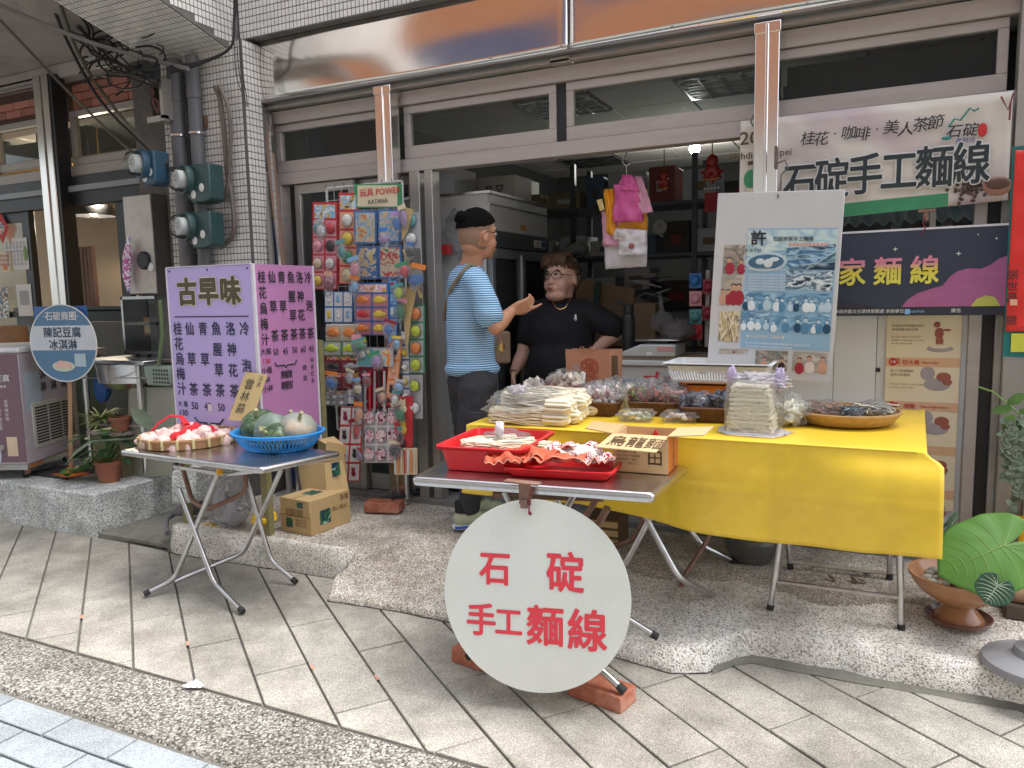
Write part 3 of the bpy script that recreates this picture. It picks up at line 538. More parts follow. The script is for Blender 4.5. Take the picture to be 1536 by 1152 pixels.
# ---- round shop sign on an orange stand
sc_ = ay(95, 515, 3.2); Rr = Vector((.97, .24, 0)).normalized(); o = T('round_sign', 'round blue and white sign for tofu ice cream on a thin orange pole', 'sign', (sc_.x, 3.25, .275))
sx = frame(sc_, Rr, (0, 0, 1))
def disc(r, z0, z1, sxx=1., n=56, clipz=None):
    P = [(r*math.cos(2*math.pi*i/n)*sxx, r*math.sin(2*math.pi*i/n)) for i in range(n)]
    if clipz: P = clip(clip(P, 0, 1, clipz[0]), 0, -1, -clipz[1])
    m = MB(); m.X = sx; return m.slab([(x, y, z0) for x, y in P], (0, 0, z1-z0))
m_sbl = M('steel blue print', (.10, .22, .36), .4, var=.03)
B('disc', disc(.25, -.006, 0), m_sbl, o); B('white_band', disc(.2485, .0005, .0015, clipz=(-.045, .115)), M('pale grey print', (.62, .66, .70), .4), o); B('rim', (lambda m: m.tube([sx @ Vector((.25*math.cos(a*.1309), .25*math.sin(a*.1309), 0)) for a in range(48)], .004, 6, closed=True))(MB()), m_paper, o)
SR = sx.col[0].xyz; SU = sx.col[1].xyz; P_ = lambda x, y: sx @ Vector((x, y, .002))
text('·石碇商圈·', P_(0, .155), SR, SU, .06, m_paper, o, .012); text('陳記豆腐', P_(0, .045), SR, SU, .072, M('navy print', (.04, .07, .12)), o, .018); text('冰淇淋', P_(0, -.035), SR, SU, .072, M('navy print', (.04, .07, .12)), o, .018)
B('dish_print', (lambda m: m.ell((-.01, -.15, .003), (.085, .035, .002), 20, 6))(disc(0.001, 0, .001)), M('pale green print', (.6, .7, .55)), o); B('tofu_print', (lambda m: m.slab([(-.07, -.16, .006), (.06, -.165, .006), (.05, -.13, .006), (-.03, -.11, .006), (-.07, -.13, .006)], (0, 0, .001)))(disc(0.001, 0, .001)), M('pink print', (.75, .5, .45)), o)
B('square_print', (lambda m: m.box((.12, -.11, .003), (.085, .085, .001)))(disc(.001, 0, .001)), M('pale square print', (.45, .58, .65)), o)
pb_ = az(107, 712, .275); B('pole', MB().tube([(pb_.x, pb_.y, .29), sc_+Vector((.01, .02, -.2))], .017, 4), M('varnished wood pole', (.48, .27, .15), .5), o)
B('foot', MB().slab([(pb_.x-.12, pb_.y-.06, .276), (pb_.x+.08, pb_.y-.08, .276), (pb_.x+.14, pb_.y+.05, .276), (pb_.x-.06, pb_.y+.08, .276)], (0, 0, .006)).tube([(pb_.x, pb_.y, .28), (pb_.x, pb_.y, .33)], [.05, .022], 10), [M('bright orange bracket', (.75, .19, .03), .5)], o)
B('mat', MB().b2(pb_.x-.35, pb_.x+.12, pb_.y-.12, pb_.y+.18, .2755, .279), M('dark rubber mat', (.05, .05, .05), .9), o)
o, a, b = sheet('blue_nameplate', 'blue strip sign with white characters behind the round sign', 'sign', (50, 460, 131, 482), 3.26, M('royal blue print', (.03, .12, .36), .4), t=.006); text('陳記豆腐', ((a.x+b.x)/2+.03, 3.26, b.z+.03), (1, 0, 0), (0, 0, 1), .075, m_paper, o, .02)
# ---- sink stand, baskets, side panel, pots
t = T('sink_stand', 'stainless sink basin on a steel stand below the electric cabinet', 'sink', (-4.6, 3.6, .275))
za = 1.06; B('top', MB().b2(-4.98, -4.32, 3.42, 3.9, za-.03, za), m_steelb, t, bev=.006)
B('basin', MB().lathe([(.0, -.17), (.17, -.17), (.21, -.13), (.22, -.02), (.225, 0), (.21, 0), (.2, -.12), (.16, -.155), (0, -.155)], (-4.68, 3.62, za-.03), 28, sx=1.15), m_steelb, t)
for x, y in ((-4.95, 3.45), (-4.40, 3.45), (-4.95, 3.86), (-4.4, 3.86)): B('leg', MB().tube([(x, y, .275), (x, y, za-.03)], .022, 10), m_steelb, t)
B('rail', MB().tube([(-4.95, 3.45, .60), (-4.40, 3.45, .62)], .008, 6).tube([(-4.95, 3.42, .93), (-4.30, 3.42, .95)], .004, 6), m_cbar, t)
t = T('blue_bag', 'crumpled blue plastic bag hanging beside the sink basin', 'bag', ay(155, 600, 3.55)); p = ay(153, 580, 3.5)
B('bag', MB().ell(p, (.07, .05, .11), 16, 12, fn=lambda d: 1+.3*noise.noise(d*2.5)), M('blue plastic', (.02, .09, .32), .35), t)
t = T('vase_case', 'small glass display case with a tea packet behind the sink', 'display case', ay(220, 530, 3.75)); a = ay(195, 445, 3.78); b = ay(252, 530, 3.78)
B('frame', MB().b2(a.x, b.x, 3.7, 3.9, b.z, b.z+.02).b2(a.x, b.x, 3.7, 3.9, a.z-.02, a.z).b2(a.x, a.x+.02, 3.7, 3.9, b.z, a.z), m_steelb, t); B('pane', MB().b2(a.x, b.x, 3.7, 3.705, b.z, a.z), m_glass, t)
B('shelf', MB().b2(a.x+.02, b.x, 3.72, 3.88, lerp(a.z, b.z, .45), lerp(a.z, b.z, .5)), m_cbar, t)
t = T('tea_packet', 'orange and yellow tea packet standing in the glass case', 'packet', ay(222, 505, 3.75)); a = ay(214, 476, 3.74); b = ay(232, 503, 3.74); B('pack', MB().b2(a.x, b.x, 3.74, 3.77, b.z, a.z), M('orange packet', (.55, .2, .05), .4), t, bev=.006); B('label', MB().b2(a.x+.015, b.x-.015, 3.737, 3.74, b.z+.02, a.z-.03), M('yellow label', (.75, .6, .3), .5), t)
t = T('green_basket', 'grey green perforated plastic caddy hung on the sink rail', 'basket', ay(232, 580, 3.45)); a = ay(213, 549, 3.43); b = ay(256, 580, 3.43); m_gb = M('grey green plastic', (.27, .34, .29), .45)
B('body', MB().slab([(a.x, 3.43, a.z), (b.x, 3.43, a.z), (b.x-.01, 3.43, b.z), (a.x+.03, 3.43, b.z)], (0, .12, 0)), m_gb, t, bev=.012, seg=2); hm = MB()
for i in range(6):
    for j in range(4): hm.box((lerp(a.x, b.x, .42+.1*i), 3.428, lerp(b.z, a.z, .2+.2*j)), (.011, .003, .014))
B('holes', hm, m_dark, t)
p1_ = ay(243, 470, 3.42); B('strap', MB().tube([ay(238, 548, 3.43), ay(244, 500, 3.42), ay(240, 450, 3.42)], .012, 6), M('moss green strap', (.15, .22, .10), .7), t)
m_cab = M('dented beige sheet metal', (.50, .46, .42), .38, .5, var=.08, vs=4, dirt=(.28, .22, .17), ds=7, da=.6, bump=.15, bs=9)
t = T('steel_panel', 'upright plain grey green sheet panel behind the left plants', 'panel', az(225, 718, .2)); a = ay(192, 582, 3.5); b = ay(262, 715, 3.5)
B('panel', MB().slab([ay(193, 582, 3.5), ay(262, 580, 3.46), ay(258, 712, 3.4), ay(190, 720, 3.45)], (0, .02, 0)), M('pale sage board', (.33, .34, .28), .6, var=.12, vs=3, dirt=(.25, .22, .17), da=.4), t, bev=.002)
t = T('stone_block', 'mossy concrete block wedged beside the terrazzo step', 'block', (-4.2, 3.1, 0)); B('block', MB().slab([ay(256, 706, 3.05), ay(292, 700, 3.05), ay(292, 755, 3.05), ay(256, 757, 3.05)], (0, .3, 0)), m_gran, t, bev=.012)
# plants
m_lf = M('mid green leaf', (.09, .19, .04), .45, var=.35, vs=25, rnd=.2); m_lfd = M('deep green leaf', (.035, .09, .035), .4, var=.35, vs=25, rnd=.2); m_lfy = M('yellow green blade', (.30, .36, .10), .5, var=.3, vs=20); m_terra = M('terracotta', (.33, .12, .07), .7, var=.15, vs=10, dirt=(.2, .15, .1)); m_soil = M('soil', (.04, .03, .02), .95)
m_lfg = M('greyish sage leaf', (.17, .22, .15), .6, var=.3, vs=25, rnd=.2)
def leaf(mb, o, d, up, L, W, droop=.25, n=5, cup=.12, heart=False):
    o, d, up = Vector(o), Vector(d).normalized(), Vector(up).normalized(); sdv = d.cross(up).normalized(); up = sdv.cross(d); vs = []; fs = []
    for i in range(n+1):
        t = i/n; wd = W*(math.sin(math.pi*min(1, t*.94+.06))**.75 if not heart else math.sin(math.pi*(t*.86+.14))**.6*(1.15-.5*t)); c = o+d*L*t+up*(-droop*L*t*t)
        vs += [c+sdv*wd*.5+up*cup*wd, c, c-sdv*wd*.5+up*cup*wd]
    for i in range(n): a = 3*i; fs += [(a, a+3, a+4, a+1), (a+1, a+4, a+5, a+2)]
    mb.add(vs, fs)
def pot(t, c, r, h, mat=m_terra): return B('pot', MB().lathe([(0, 0), (r*.72, 0), (r*.92, h*.82), (r*1.02, h*.82), (r*1.04, h), (r*.93, h), (r*.88, h*.85), (0, h*.85)], c, 26), mat, t)
def leafy(t, c, n, rad, hgt, L, W, mat, stems=True, rnd_=1, heart=False, squash=1.):
    rg = random.Random(rnd_); sm_ = MB()
    for i in range(n):
        a = rg.uniform(0, 6.28); e = rg.uniform(.1, 1); q = Vector(c)+Vector((math.cos(a)*rad*rg.uniform(.2, 1), math.sin(a)*rad*squash*rg.uniform(.2, 1), hgt*e)); sm_.tube([Vector(c), lerp(Vector(c), q, .6)+Vector((0, 0, .02)), q], .002, 4)
        mb = MB(); leaf(mb, q, (math.cos(a), math.sin(a)-.3, rg.uniform(-.3, .5)), (0, 0, 1), L*rg.uniform(.7, 1.2), W*rg.uniform(.7, 1.2), heart=heart); B('leaf', mb, mat, t, ang=80)
    B('stems', sm_, m_lf, t)
c = az(165, 722, .275); t = T('potted_creeper', 'leafy creeper in a terracotta pot at the edge of the terrazzo step', 'potted plant', c); pot(t, c, .085, .14); leafy(t, c+Vector((0, 0, .12)), 44, .15, .22, .10, .05, m_lfd, rnd_=3)
for k, (dx, dy, dz) in enumerate(((-.12, -.03, .03), (-.2, -.06, .01), (-.26, -.02, 0), (-.1, -.1, .05), (-.3, -.08, -.02), (-.17, .0, .07), (-.05, .06, .2), (-.02, .02, .27), (-.22, -.12, .02))):
    mb = MB()
    for s in range(4): a = s*1.6+k; leaf(mb, c+Vector((dx, dy, dz+.06)), (math.cos(a), math.sin(a), .2), (0, 0, 1), .075, .06, heart=True)
    B('leaf_cluster', mb, m_lf, t, ang=80)
c = ay(178, 640, 3.42); t = T('spider_plant', 'spiky spider plant in a small pot in front of the sink legs', 'potted plant', c); pot(t, c+Vector((.02, 0, -.03)), .07, .1)
mb = MB(); rg = random.Random(5)
for i in range(120):
    a = rg.uniform(0, 6.28); e = rg.uniform(.15, 1.2); leaf(mb, c+Vector((-.14, -.02, .03)), (math.cos(a), math.sin(a), e), (0, 0, 1), rg.uniform(.10, .19), .013, droop=.4, n=5)
B('blades', mb, m_lfy, t, ang=80, kind='stuff'); leafy(t, c+Vector((-.05, -.02, .03)), 14, .08, .06, .05, .03, M('dusky purple leaf', (.13, .10, .09), .6, var=.3), rnd_=8)
B('shelf_board', MB().b2(c.x-.22, c.x+.1, c.y-.08, c.y+.1, c.z-.05, c.z-.032), m_cbar, t); B('support', MB().b2(c.x-.2, c.x+.08, c.y-.06, c.y+.08, .275, c.z-.05), M('olive stained box', (.22, .19, .11), .8, var=.2), t)
t = T('taro_plant', 'long drooping taro leaf reaching from the green panel', 'plant', ay(195, 660, 3.3)); p0 = ay(200, 658, 3.35); p1_ = ay(140, 662, 3.1); B('stalk', MB().tube([ay(230, 662, 3.4), p0, p1_], .008, 8), m_lfg, t)
mb = MB(); leaf(mb, p1_, ay(95, 690, 3.0)-p1_, (0, -.4, 1), .24, .08, .15, 8); B('leaf', mb, m_lfg, t, ang=80); mb = MB(); leaf(mb, ay(232, 640, 3.3), ay(205, 622, 3.25)-ay(232, 640, 3.3), (0, -1, .5), .2, .09, .3, 8); B('leaf', mb, m_lfg, t, ang=80)
# ---- electric cabinet, blue and green meters, pipes, junction box, cables
t = T('electric_cabinet', 'dented beige electric cabinet with a round black vent', 'electric cabinet', (-4.45, 3.75, 1.49))
B('body', MB().b2(-4.615, -4.34, 3.6, 3.9, 1.495, 2.155), M('dark grey cabinet side', (.10, .09, .085), .5, .3), t); B('door', MB().b2(-4.61, -4.345, 3.588, 3.6, 1.50, 2.15), m_cab, t, bev=.004)
p = Vector((-4.44, 3.585, 1.72)); mb = MB(); mb.X = Matrix.Translation(p) @ Matrix.Rotation(R(90), 4, 'X'); B('vent_cover', mb.lathe([(0, .018), (.05, .018), (.06, .01), (.062, -.005), (0, -.005)], n=28), m_blk, t)
mb = MB(); mb.X = Matrix.Translation(p+Vector((.065, -.004, -.045))) @ Matrix.Rotation(R(90), 4, 'X'); B('sticker', mb.lathe([(0, .002), (.028, .002), (.028, 0)], n=16), m_paper, t)
t = T('wrapped_umbrella', 'pink and white rolled banner hanging left of the electric cabinet', 'banner', (-4.64, 3.57, 1.5)); B('roll', MB().tube([ay(193, 355, 3.55), ay(191, 385, 3.55), ay(190, 415, 3.55), ay(193, 437, 3.55)], [.008, .03, .026, .01], 10), picture('pink white stripes', ['e8dce4', 'c060a0', 'f0ecf0', 'b0a0c0'], 18), t)
m_mtr = M('dark green meter box', (.03, .075, .075), .4, var=.15, coat=.2, dirt=(.1, .14, .12), da=.3); m_mtb = M('blue meter box', (.04, .10, .16), .4); m_dome = film('meter dome glass', (.85, .87, .87), .12, .03, 0, body=.03)
def meter(c, w_, h_, mat, label, dx=-.6):
    t = T('electricity_meter', label, 'meter', c, 'electricity meters on the tiled pillar'); x, y, z = c; Pf = [(-w_/2, h_/2), (w_/2, h_/2), (w_/2, -h_*.42), (w_*.3, -h_/2), (-w_*.15, -h_/2), (-w_/2, -h_*.1)]
    B('box', MB().slab([(x+a, y-.09, z+b) for a, b in Pf], (0, .12, 0)), mat, t, bev=.01, seg=2)
    q = Vector((x+dx*w_/2, y-.10, z+h_*.12)); mb = MB(); mb.X = Matrix.Translation(q) @ Matrix.Rotation(R(90), 4, 'X') @ Matrix.Rotation(R(-18), 4, 'Y')
    B('collar', mb.lathe([(.085, -.02), (.09, .0), (.088, .02), (.078, .024), (.075, -.02)], n=28), mat, t); mb = MB(); mb.X = Matrix.Translation(q) @ Matrix.Rotation(R(90), 4, 'X') @ Matrix.Rotation(R(-18), 4, 'Y'); B('dome', mb.lathe([(.076, .0), (.075, .05), (.066, .08), (.04, .092), (0, .094)], n=28), m_dome, t, ang=70)
    mb = MB(); mb.X = Matrix.Translation(q) @ Matrix.Rotation(R(90), 4, 'X') @ Matrix.Rotation(R(-18), 4, 'Y'); B('dial', mb.lathe([(0, .06), (.05, .06), (.055, .055), (.055, .01)], n=24), m_paper, t)
    f_ = mb.X; text('kWh', f_ @ Vector((0, .01, .064)), f_.col[0].xyz, f_.col[1].xyz, .02, m_ink, t); text('05168', f_ @ Vector((0, -.012, .064)), f_.col[0].xyz, f_.col[1].xyz, .018, m_ink, t)
    for k, (sx_, sz_) in enumerate(((-.02, -h_*.28), (w_*.22, -h_*.12))): B('sticker', MB().ell((x+sx_, y-.092, z+sz_), (.022, .002, .026), 12, 6), m_paper, t)
    return t
m_ = ay(310, 278, 3.6); meter(m_, .24, .235, m_mtr, 'upper dark green electricity meter on the tiled pillar')
m2_ = ay(312, 347, 3.6); meter(m2_, .23, .225, m_mtr, 'lower dark green electricity meter just above the purple menu')
m3_ = ay(238, 255, 3.5); meter(m3_, .14, .21, m_mtb, 'small blue electricity meter left of the grey pipes', -.4)
m_pipe = M('grey plastic pipe', (.15, .15, .16), .45, var=.1, vs=3, dirt=(.25, .23, .2), da=.4); m_cond = M('brown grey conduit', (.16, .13, .11), .6, var=.2)
for X_, r_, nm in ((260, .05, 'thick grey drain pipe left of the meters'), (287, .042, 'second grey drain pipe right behind the meter boxes')):
    t = T('drain_pipe', nm, 'pipe', (0, 3.66, .1), 'grey drain pipes'); a = ay(X_-6, 100, 3.62); b = ay(X_+22, 700, 3.62); x = a.x; B('pipe', MB().tube([(x, 3.66, .1), (x, 3.66, 2.98)], r_, 16), m_pipe, t)
    for z in (1.55, 2.08, 2.72): B('coupling', MB().tube([(x, 3.66, z), (x, 3.66, z+.07)], r_+.006, 16), m_pipe, t)
    for z in (1.42, 2.5): B('strap', MB().tube([(x, 3.66, z), (x, 3.66, z+.012)], r_+.010, 16), m_steelb, t)
def cable(t, pts, r=.008, mat=None, Y=3.5, nm='cable', n=6):
    P = [ay(*p, Y) if len(p) == 2 else ay(*p) for p in pts]; Q = []
    for i in range(len(P)-1):
        a = P[max(0, i-1)]; b = P[i]; c = P[i+1]; d = P[min(len(P)-1, i+2)]
        for s in range(6): u = s/6; Q.append(.5*((2*b)+(c-a)*u+(2*a-5*b+4*c-d)*u*u+(3*b-a-3*c+d)*u**3))
    Q.append(P[-1]); return B(nm, MB().tube(Q, r, n), mat or m_dark, t)
t = T('conduits', 'brown conduits clipped up the right side of the tiled pillar', 'conduit', (-3.75, 3.68, 1.6))
cable(t, [(322, 130), (330, 150), (336, 200), (340, 250), (348, 300), (350, 350), (330, 372)], .016, m_cond, 3.68, 'conduit'); cable(t, [(328, 128), (342, 160), (346, 210), (340, 290), (325, 302)], .013, m_cond, 3.67, 'conduit')
B('rust_plate', MB().b2(-4.0, -3.92, 3.69, 3.72, 2.55, 2.62), M('rusty steel', (.18, .09, .05), .9, var=.4, vs=40), t)
t = T('cable_bundle', 'tangled black telephone cables above the meters and up to the beam', 'cables', (-4.4, 3.5, 2.6)); rg = random.Random(11)
cable(t, [(0, 30, 2.9), (130, 165), (215, 240), (268, 252)], .009, M('olive cable', (.12, .11, .08), .6)); cable(t, [(0, 8, 2.9), (120, 58, 3.2), (210, 85), (282, 103)], .013, M('grey conduit hose', (.22, .21, .20), .6)); cable(t, [(75, 0, 3.2), (105, 70), (150, 150), (215, 218), (270, 265)], .010); cable(t, [(88, 0, 3.2), (125, 95), (190, 185), (250, 245)], .011, M('olive cable', (.12, .11, .08), .6))
for i in range(22):
    cx, cy = rg.uniform(135, 235), rg.uniform(40, 125); rr = rg.uniform(8, 30); k = rg.uniform(.5, 1); a0 = rg.uniform(0, 6.28); Yc = rg.uniform(3.38, 3.6)
    cable(t, [(cx+rr*math.cos(a0+a)*1.3, cy+rr*k*math.sin(a0+a)+2*rg.random(), Yc+.02*a) for a in [x*.8 for x in range(rg.randint(4, 9))]], rg.uniform(.004, .009))
for i in range(8): cable(t, [(72+5*i, 0, 3.2), (95+6*i+rg.uniform(-8, 8), 40), (140+rg.uniform(-10, 20), 70+rg.uniform(-10, 20)), (190+rg.uniform(-20, 20), 105), (240, 104+4*i)], rg.uniform(.004, .008))
for i in range(4): cable(t, [(255, 100+3*i), (300, 93+i, 3.55), (345, 72, 3.6), (351, 30+i, 3.62), (352+i, -10, 3.62)], .009)
for i in range(3): cable(t, [(351+4*i, 60, 3.68), (354+5*i, 110, 3.68), (363+3*i, 140, 3.68), (368+2*i, 160, 3.66)], .003)
cable(t, [(268+8, 110), (278, 160), (284, 220), (288, 260)], .008, Y=3.64); cable(t, [(285, 108), (291, 170), (292, 240)], .006, m_cond, 3.68)
a, b = ay(222, 120, 3.55), ay(248, 178, 3.55); o = T('junction_box', 'open beige junction box full of wires left of the pipes', 'junction box', b)
B('case', MB().b2(a.x, b.x, 3.57, 3.7, b.z, a.z).b2(a.x-.01, b.x+.01, 3.53, 3.57, b.z-.015, b.z+.02).b2(b.x-.015, b.x+.01, 3.53, 3.57, b.z, a.z).b2(a.x, b.x, 3.53, 3.57, a.z-.02, a.z), m_cab, o); B('interior', MB().b2(a.x+.01, b.x-.02, 3.56, 3.57, b.z+.03, a.z-.03), m_soil, o)
for i in range(5): cable(o, [(225+3*i, 125), (232-2*i, 140), (226+4*i, 155), (238, 172)], .005, M('copper red wire', (.25, .08, .05), .5) if i % 2 else m_dark, 3.54, 'wire')
# planks and rods leaning between the pillar and the front
for k, (xa_, ya_, xb_, yb_, w_, mt, lab) in enumerate(((393, 172, 452, 660, .05, M('weathered brown plank', (.30, .20, .15), .7, var=.2, vs=10, streak=True), 'brown wooden plank leaning beside the tiled pillar'), (387, 172, 425, 640, .03, m_alug, 'thin aluminium channel leaning beside the tiled pillar'), (400, 170, 440, 640, .02, m_steelb, 'narrow grey rod leaning behind the wooden plank'))):
    a = ay(xa_, ya_, 3.9); b = ay(xb_, yb_, 3.70); b = Vector((b.x, 3.7, .17)) if b.z < .9 and k < 9 else b; t = T('leaning_strip', lab, 'strip', b); dx_ = (a-b); B('strip', MB().slab([b, b+Vector((w_, 0, 0)), a+Vector((w_, 0, 0)), a], (0, .02, 0)), mt, t)
a = ay(412, 330, 3.88); t = T('blue_tube', 'dark blue rolled tube standing between the planks', 'tube', (a.x, 3.9, .19)); B('tube', MB().tube([(a.x, 3.9, .19), (a.x-.02, 3.9, a.z)], .035, 14), M('dark blue tube', (.02, .05, .14), .4), t); B('cap', MB().tube([(a.x-.02, 3.9, a.z), (a.x-.02, 3.9, a.z+.02)], .037, 14), m_blk, t)
# ================================================================== TABLES, SIGNS AND GOODS IN FRONT
def onpl(px, py, o, n): d = _f + _r*((px-768)/FPX) - _u*((py-576)/FPX); return CAM+d*((o-CAM).dot(n)/d.dot(n))
m_tubes = M('scratched steel tube', (.60, .60, .60), .28, 1., var=.12, vs=14, dirt=(.25, .20, .16), ds=9, da=.4); m_rub = M('black rubber foot', (.03, .03, .03), .8); m_rust = M('rusty hinge steel', (.28, .17, .13), .6, .5, var=.3, vs=20, dirt=(.3, .1, .05), ds=12)
m_top = M('worn stainless table top', (.62, .61, .61), .27, 1., var=.08, vs=4, dirt=(.25, .24, .25), ds=6, da=.4, bump=.02, bs=60)
def leg(t, pts, r=.0125, foot=True, mat=None, nm='leg'):
    Q = [Vector(pts[0])]
    for i in range(1, len(pts)-1):
        a, b, c = Vector(pts[i-1]), Vector(pts[i]), Vector(pts[i+1]); k = min(.04, (a-b).length*.3, (c-b).length*.3); p = b+(a-b).normalized()*k; q = b+(c-b).normalized()*k
        Q += [p, p*.25+b*.5+q*.25, q]
    Q.append(Vector(pts[-1])); l = B(nm, MB().tube(Q, r, 12), mat or m_tubes, t)
    if foot: d = (Q[-1]-Q[-2]).normalized(); B('foot_cap', MB().tube([Q[-1]-d*.025, Q[-1]+d*.004], r+.002, 12), m_rub, l)
    return l
def rounded(P, rad, k=5):
    out = []; n = len(P)
    for i in range(n):
        a, b, c = Vector(P[i-1]), Vector(P[i]), Vector(P[(i+1) % n]); p = b+(a-b).normalized()*rad; q = b+(c-b).normalized()*rad
        out += [p*(1-s)**2+b*2*s*(1-s)+q*s*s for s in [j/k for j in range(k+1)]]
    return out
def tabletop(t, P, z, th=.028, nm='table_top'):
    P = [Vector((x, y, 0)) for x, y in P]; c = sum(P, Vector())/len(P); L = []
    for inset, zz, in ((.03, z-th), (.004, z-th), (0, z-th*.7), (0, z-th*.3), (.004, z-.003), (.012, z), (.03, z-.001)):
        Q = rounded([p+(c-p).normalized()*inset*1.3 for p in P], .02); L.append([Vector((q.x, q.y, zz)) for q in Q])
    mb = MB(); n = len(L[0]); vs = [v for l in L for v in l]; fs = [(i*n+j, i*n+(j+1) % n, (i+1)*n+(j+1) % n, (i+1)*n+j) for i in range(len(L)-1) for j in range(n)]
    fs += [tuple(range(n-1, -1, -1)), tuple((len(L)-1)*n+j for j in range(n))]; return B(nm, mb.add(vs, fs), m_top, t, ang=50)
# ---- left folding table
t = T('folding_table', 'steel folding table carrying garlic and pumpkins on the left', 'table', (-2.9, 2.7, 0))
tabletop(t, ((-3.44, 2.55), (-2.44, 2.49), (-2.33, 2.91), (-3.37, 2.96)), .70)
Yf, Yb = 2.56, 2.86; z0 = .02
B('frame', MB().tube([ay(262, 700, 2.62), ay(340, 712, 2.6), ay(422, 702, 2.62), ay(422, 696, 2.84), ay(300, 684, 2.84)], .011, 8), m_tubes, t)
leg(t, [ay(329, 705, Yf), ay(262, 869, Yf), az(217, 891, z0)]); leg(t, [ay(422, 704, Yb), ay(366, 829, Yb), ay(262, 872, Yf)], foot=False)
leg(t, [ay(268, 733, Yf), ay(320, 872, Yf-.02), az(364, 917, z0)]); leg(t, [ay(368, 710, Yb), ay(407, 842, Yb-.01), az(444, 873, z0)])
leg(t, [ay(272, 695, 2.8), ay(288, 752, 2.72), ay(312, 764, 2.7), ay(345, 750, 2.76), ay(368, 738, 2.82), ay(368, 708, 2.84)], foot=False, nm='brace', mat=m_rust)
B('yellow_cap', MB().tube([ay(329, 704, Yf), ay(330, 712, Yf-.005)], .016, 10), M('yellow tape', (.7, .35, .02), .5), t)
# ---- box shaped purple menu sign
mo = T('menu_sign', 'tall purple box sign with handwritten style herbal tea prices behind the left table', 'sign', (-3.3, 3.05, .16))
m_lil = M('lilac painted board', (.52, .43, .78), .4, var=.03, vs=2, dirt=(.45, .4, .6), ds=5, da=.2); m_mag = M('magenta side board', (.50, .22, .43), .35, var=.05, vs=2); m_wf = M('white sign edging', (.70, .68, .72), .4)
ML, MF, MT, MBt = -3.600, -2.962, 1.628, .62
B('front_board', MB().b2(ML, MF-.012, 3.05, 3.056, MBt, MT), m_lil, mo, bev=.002); B('side_board', MB().slab([(MF+.004, 3.06, MBt), (MF+.03, 3.48, MBt), (MF+.03, 3.48, MT), (MF+.004, 3.06, MT)], (-.006, 0, 0)), m_mag, mo)
B('edging', MB().b2(ML-.008, ML, 3.045, 3.06, MBt, MT).b2(MF-.012, MF+.004, 3.045, 3.062, MBt, MT+.002).b2(MF+.022, MF+.034, 3.478, 3.49, MBt, MT).b2(ML, MF-.012, 3.045, 3.06, MT, MT+.005), m_wf, mo)
m_post = M('mossy olive wooden post', (.26, .23, .10), .8, var=.25, vs=15, dirt=(.1, .1, .04), ds=8)
for x, y in ((-3.605, 3.03), (-2.985, 3.03), (-2.95, 3.47)): B('post', MB().b2(x-.022, x+.022, y+.03, y+.07, .155, 1.2), m_post, mo)
X1, Z1 = (1, 0, 0), (0, 0, 1); m_nv = M('navy ink', (.03, .03, .08), .5, var=.05); m_olv = M('olive brown paint', (.09, .075, .035), .5); m_crm = M('cream paint', (.85, .83, .6), .5)
for dz, mt, bo, dy in ((0, m_crm, .075, 0), (0, m_olv, .045, -.002)): text('古早味', (-3.29, 3.048+dy, 1.435), X1, Z1, .155, mt, mo, bo, .98, sp=1.12)
B('rule', MB().b2(ML+.035, MF-.05, 3.0475, 3.049, 1.352, 1.358), m_nv, mo)
cs = [(-3.545, '桂花烏梅汁', .078, 1.26), (-3.452, '仙 草 茶', .1, 1.26), (-3.35, '青 草 茶', .1, 1.26), (-3.25, '魚腥草茶', .0, 1.26), (-3.145, '洛神花茶', 0, 1.26), (-3.045, '冷 泡 茶', .12, 1.26)]
for x, s, st_, z in cs:
    k = s.replace(' ', '') if st_ == .1 else s; step = {5: .085, 3: .170 if st_ == .1 else .2, 4: .113}[len(s.replace(' ', ''))]
    vtext(s.replace(' ', ''), (x, 3.048, z), X1, Z1, .078, m_nv, mo, step, .014, .9)
for x, s in ((-3.452, '50'), (-3.35, '45'), (-3.25, '50'), (-3.145, '60')): text(s, (x, 3.048, .835), X1, Z1, .06, m_nv, mo, .006, .9)
for s, z, sz in (('大 瓶', .85, .035), ('130', .795, .05), ('小 瓶', .73, .035), ('60', .675, .05)): text(s, (-3.545, 3.048, z), X1, Z1, sz, m_nv, mo, .01)
B('price_patch', MB().b2(-3.35, -3.322, 3.046, 3.0478, .83, .87), m_wf, mo)
B('brace_mark', MB().tube([(-3.46, 3.047, .79), (-3.43, 3.047, .762), (-3.37, 3.047, .762), (-3.35, 3.047, .745), (-3.33, 3.047, .762), (-3.27, 3.047, .762), (-3.24, 3.047, .79)], .005, 5), m_nv, mo); text('無糖 微甜', (-3.35, 3.048, .68), X1, Z1, .05, m_nv, mo, .012)
for x in (ML+.02, -3.29, MF-.04): B('screw', MB().ell((x, 3.048, MT-.02), (.006, .003, .006), 8, 4), m_ink, mo)
sdir = Vector((.026, .42, 0)).normalized(); SX = lambda y, z: Vector((MF+.006+.026*(y-3.06)/.42, y, z))
for y, s, step in ((3.10, '桂花烏梅汁', .083), (3.17, '仙草茶', .158), (3.24, '青草茶', .158), (3.31, '魚腥草茶', .105), (3.375, '洛神花茶', .105), (3.44, '冷泡茶', .158)): vtext(s, SX(y, 1.535), sdir, Z1, .07, m_ink, mo, step, .014, .8)
for y, s in ((3.17, '50'), (3.24, '45'), (3.31, '50'), (3.375, '60'), (3.44, '45')): text(s, SX(y, 1.14), sdir, Z1, .05, m_ink, mo, .006, .8)
for s, z, mt in (('大瓶', 1.15, m_ink), ('130', 1.10, m_redi), ('小瓶', 1.05, m_ink), ('60', 1.0, m_ink), ('小杯', .95, m_ink)): text(s, SX(3.10, z), sdir, Z1, .038, mt, mo, .008)
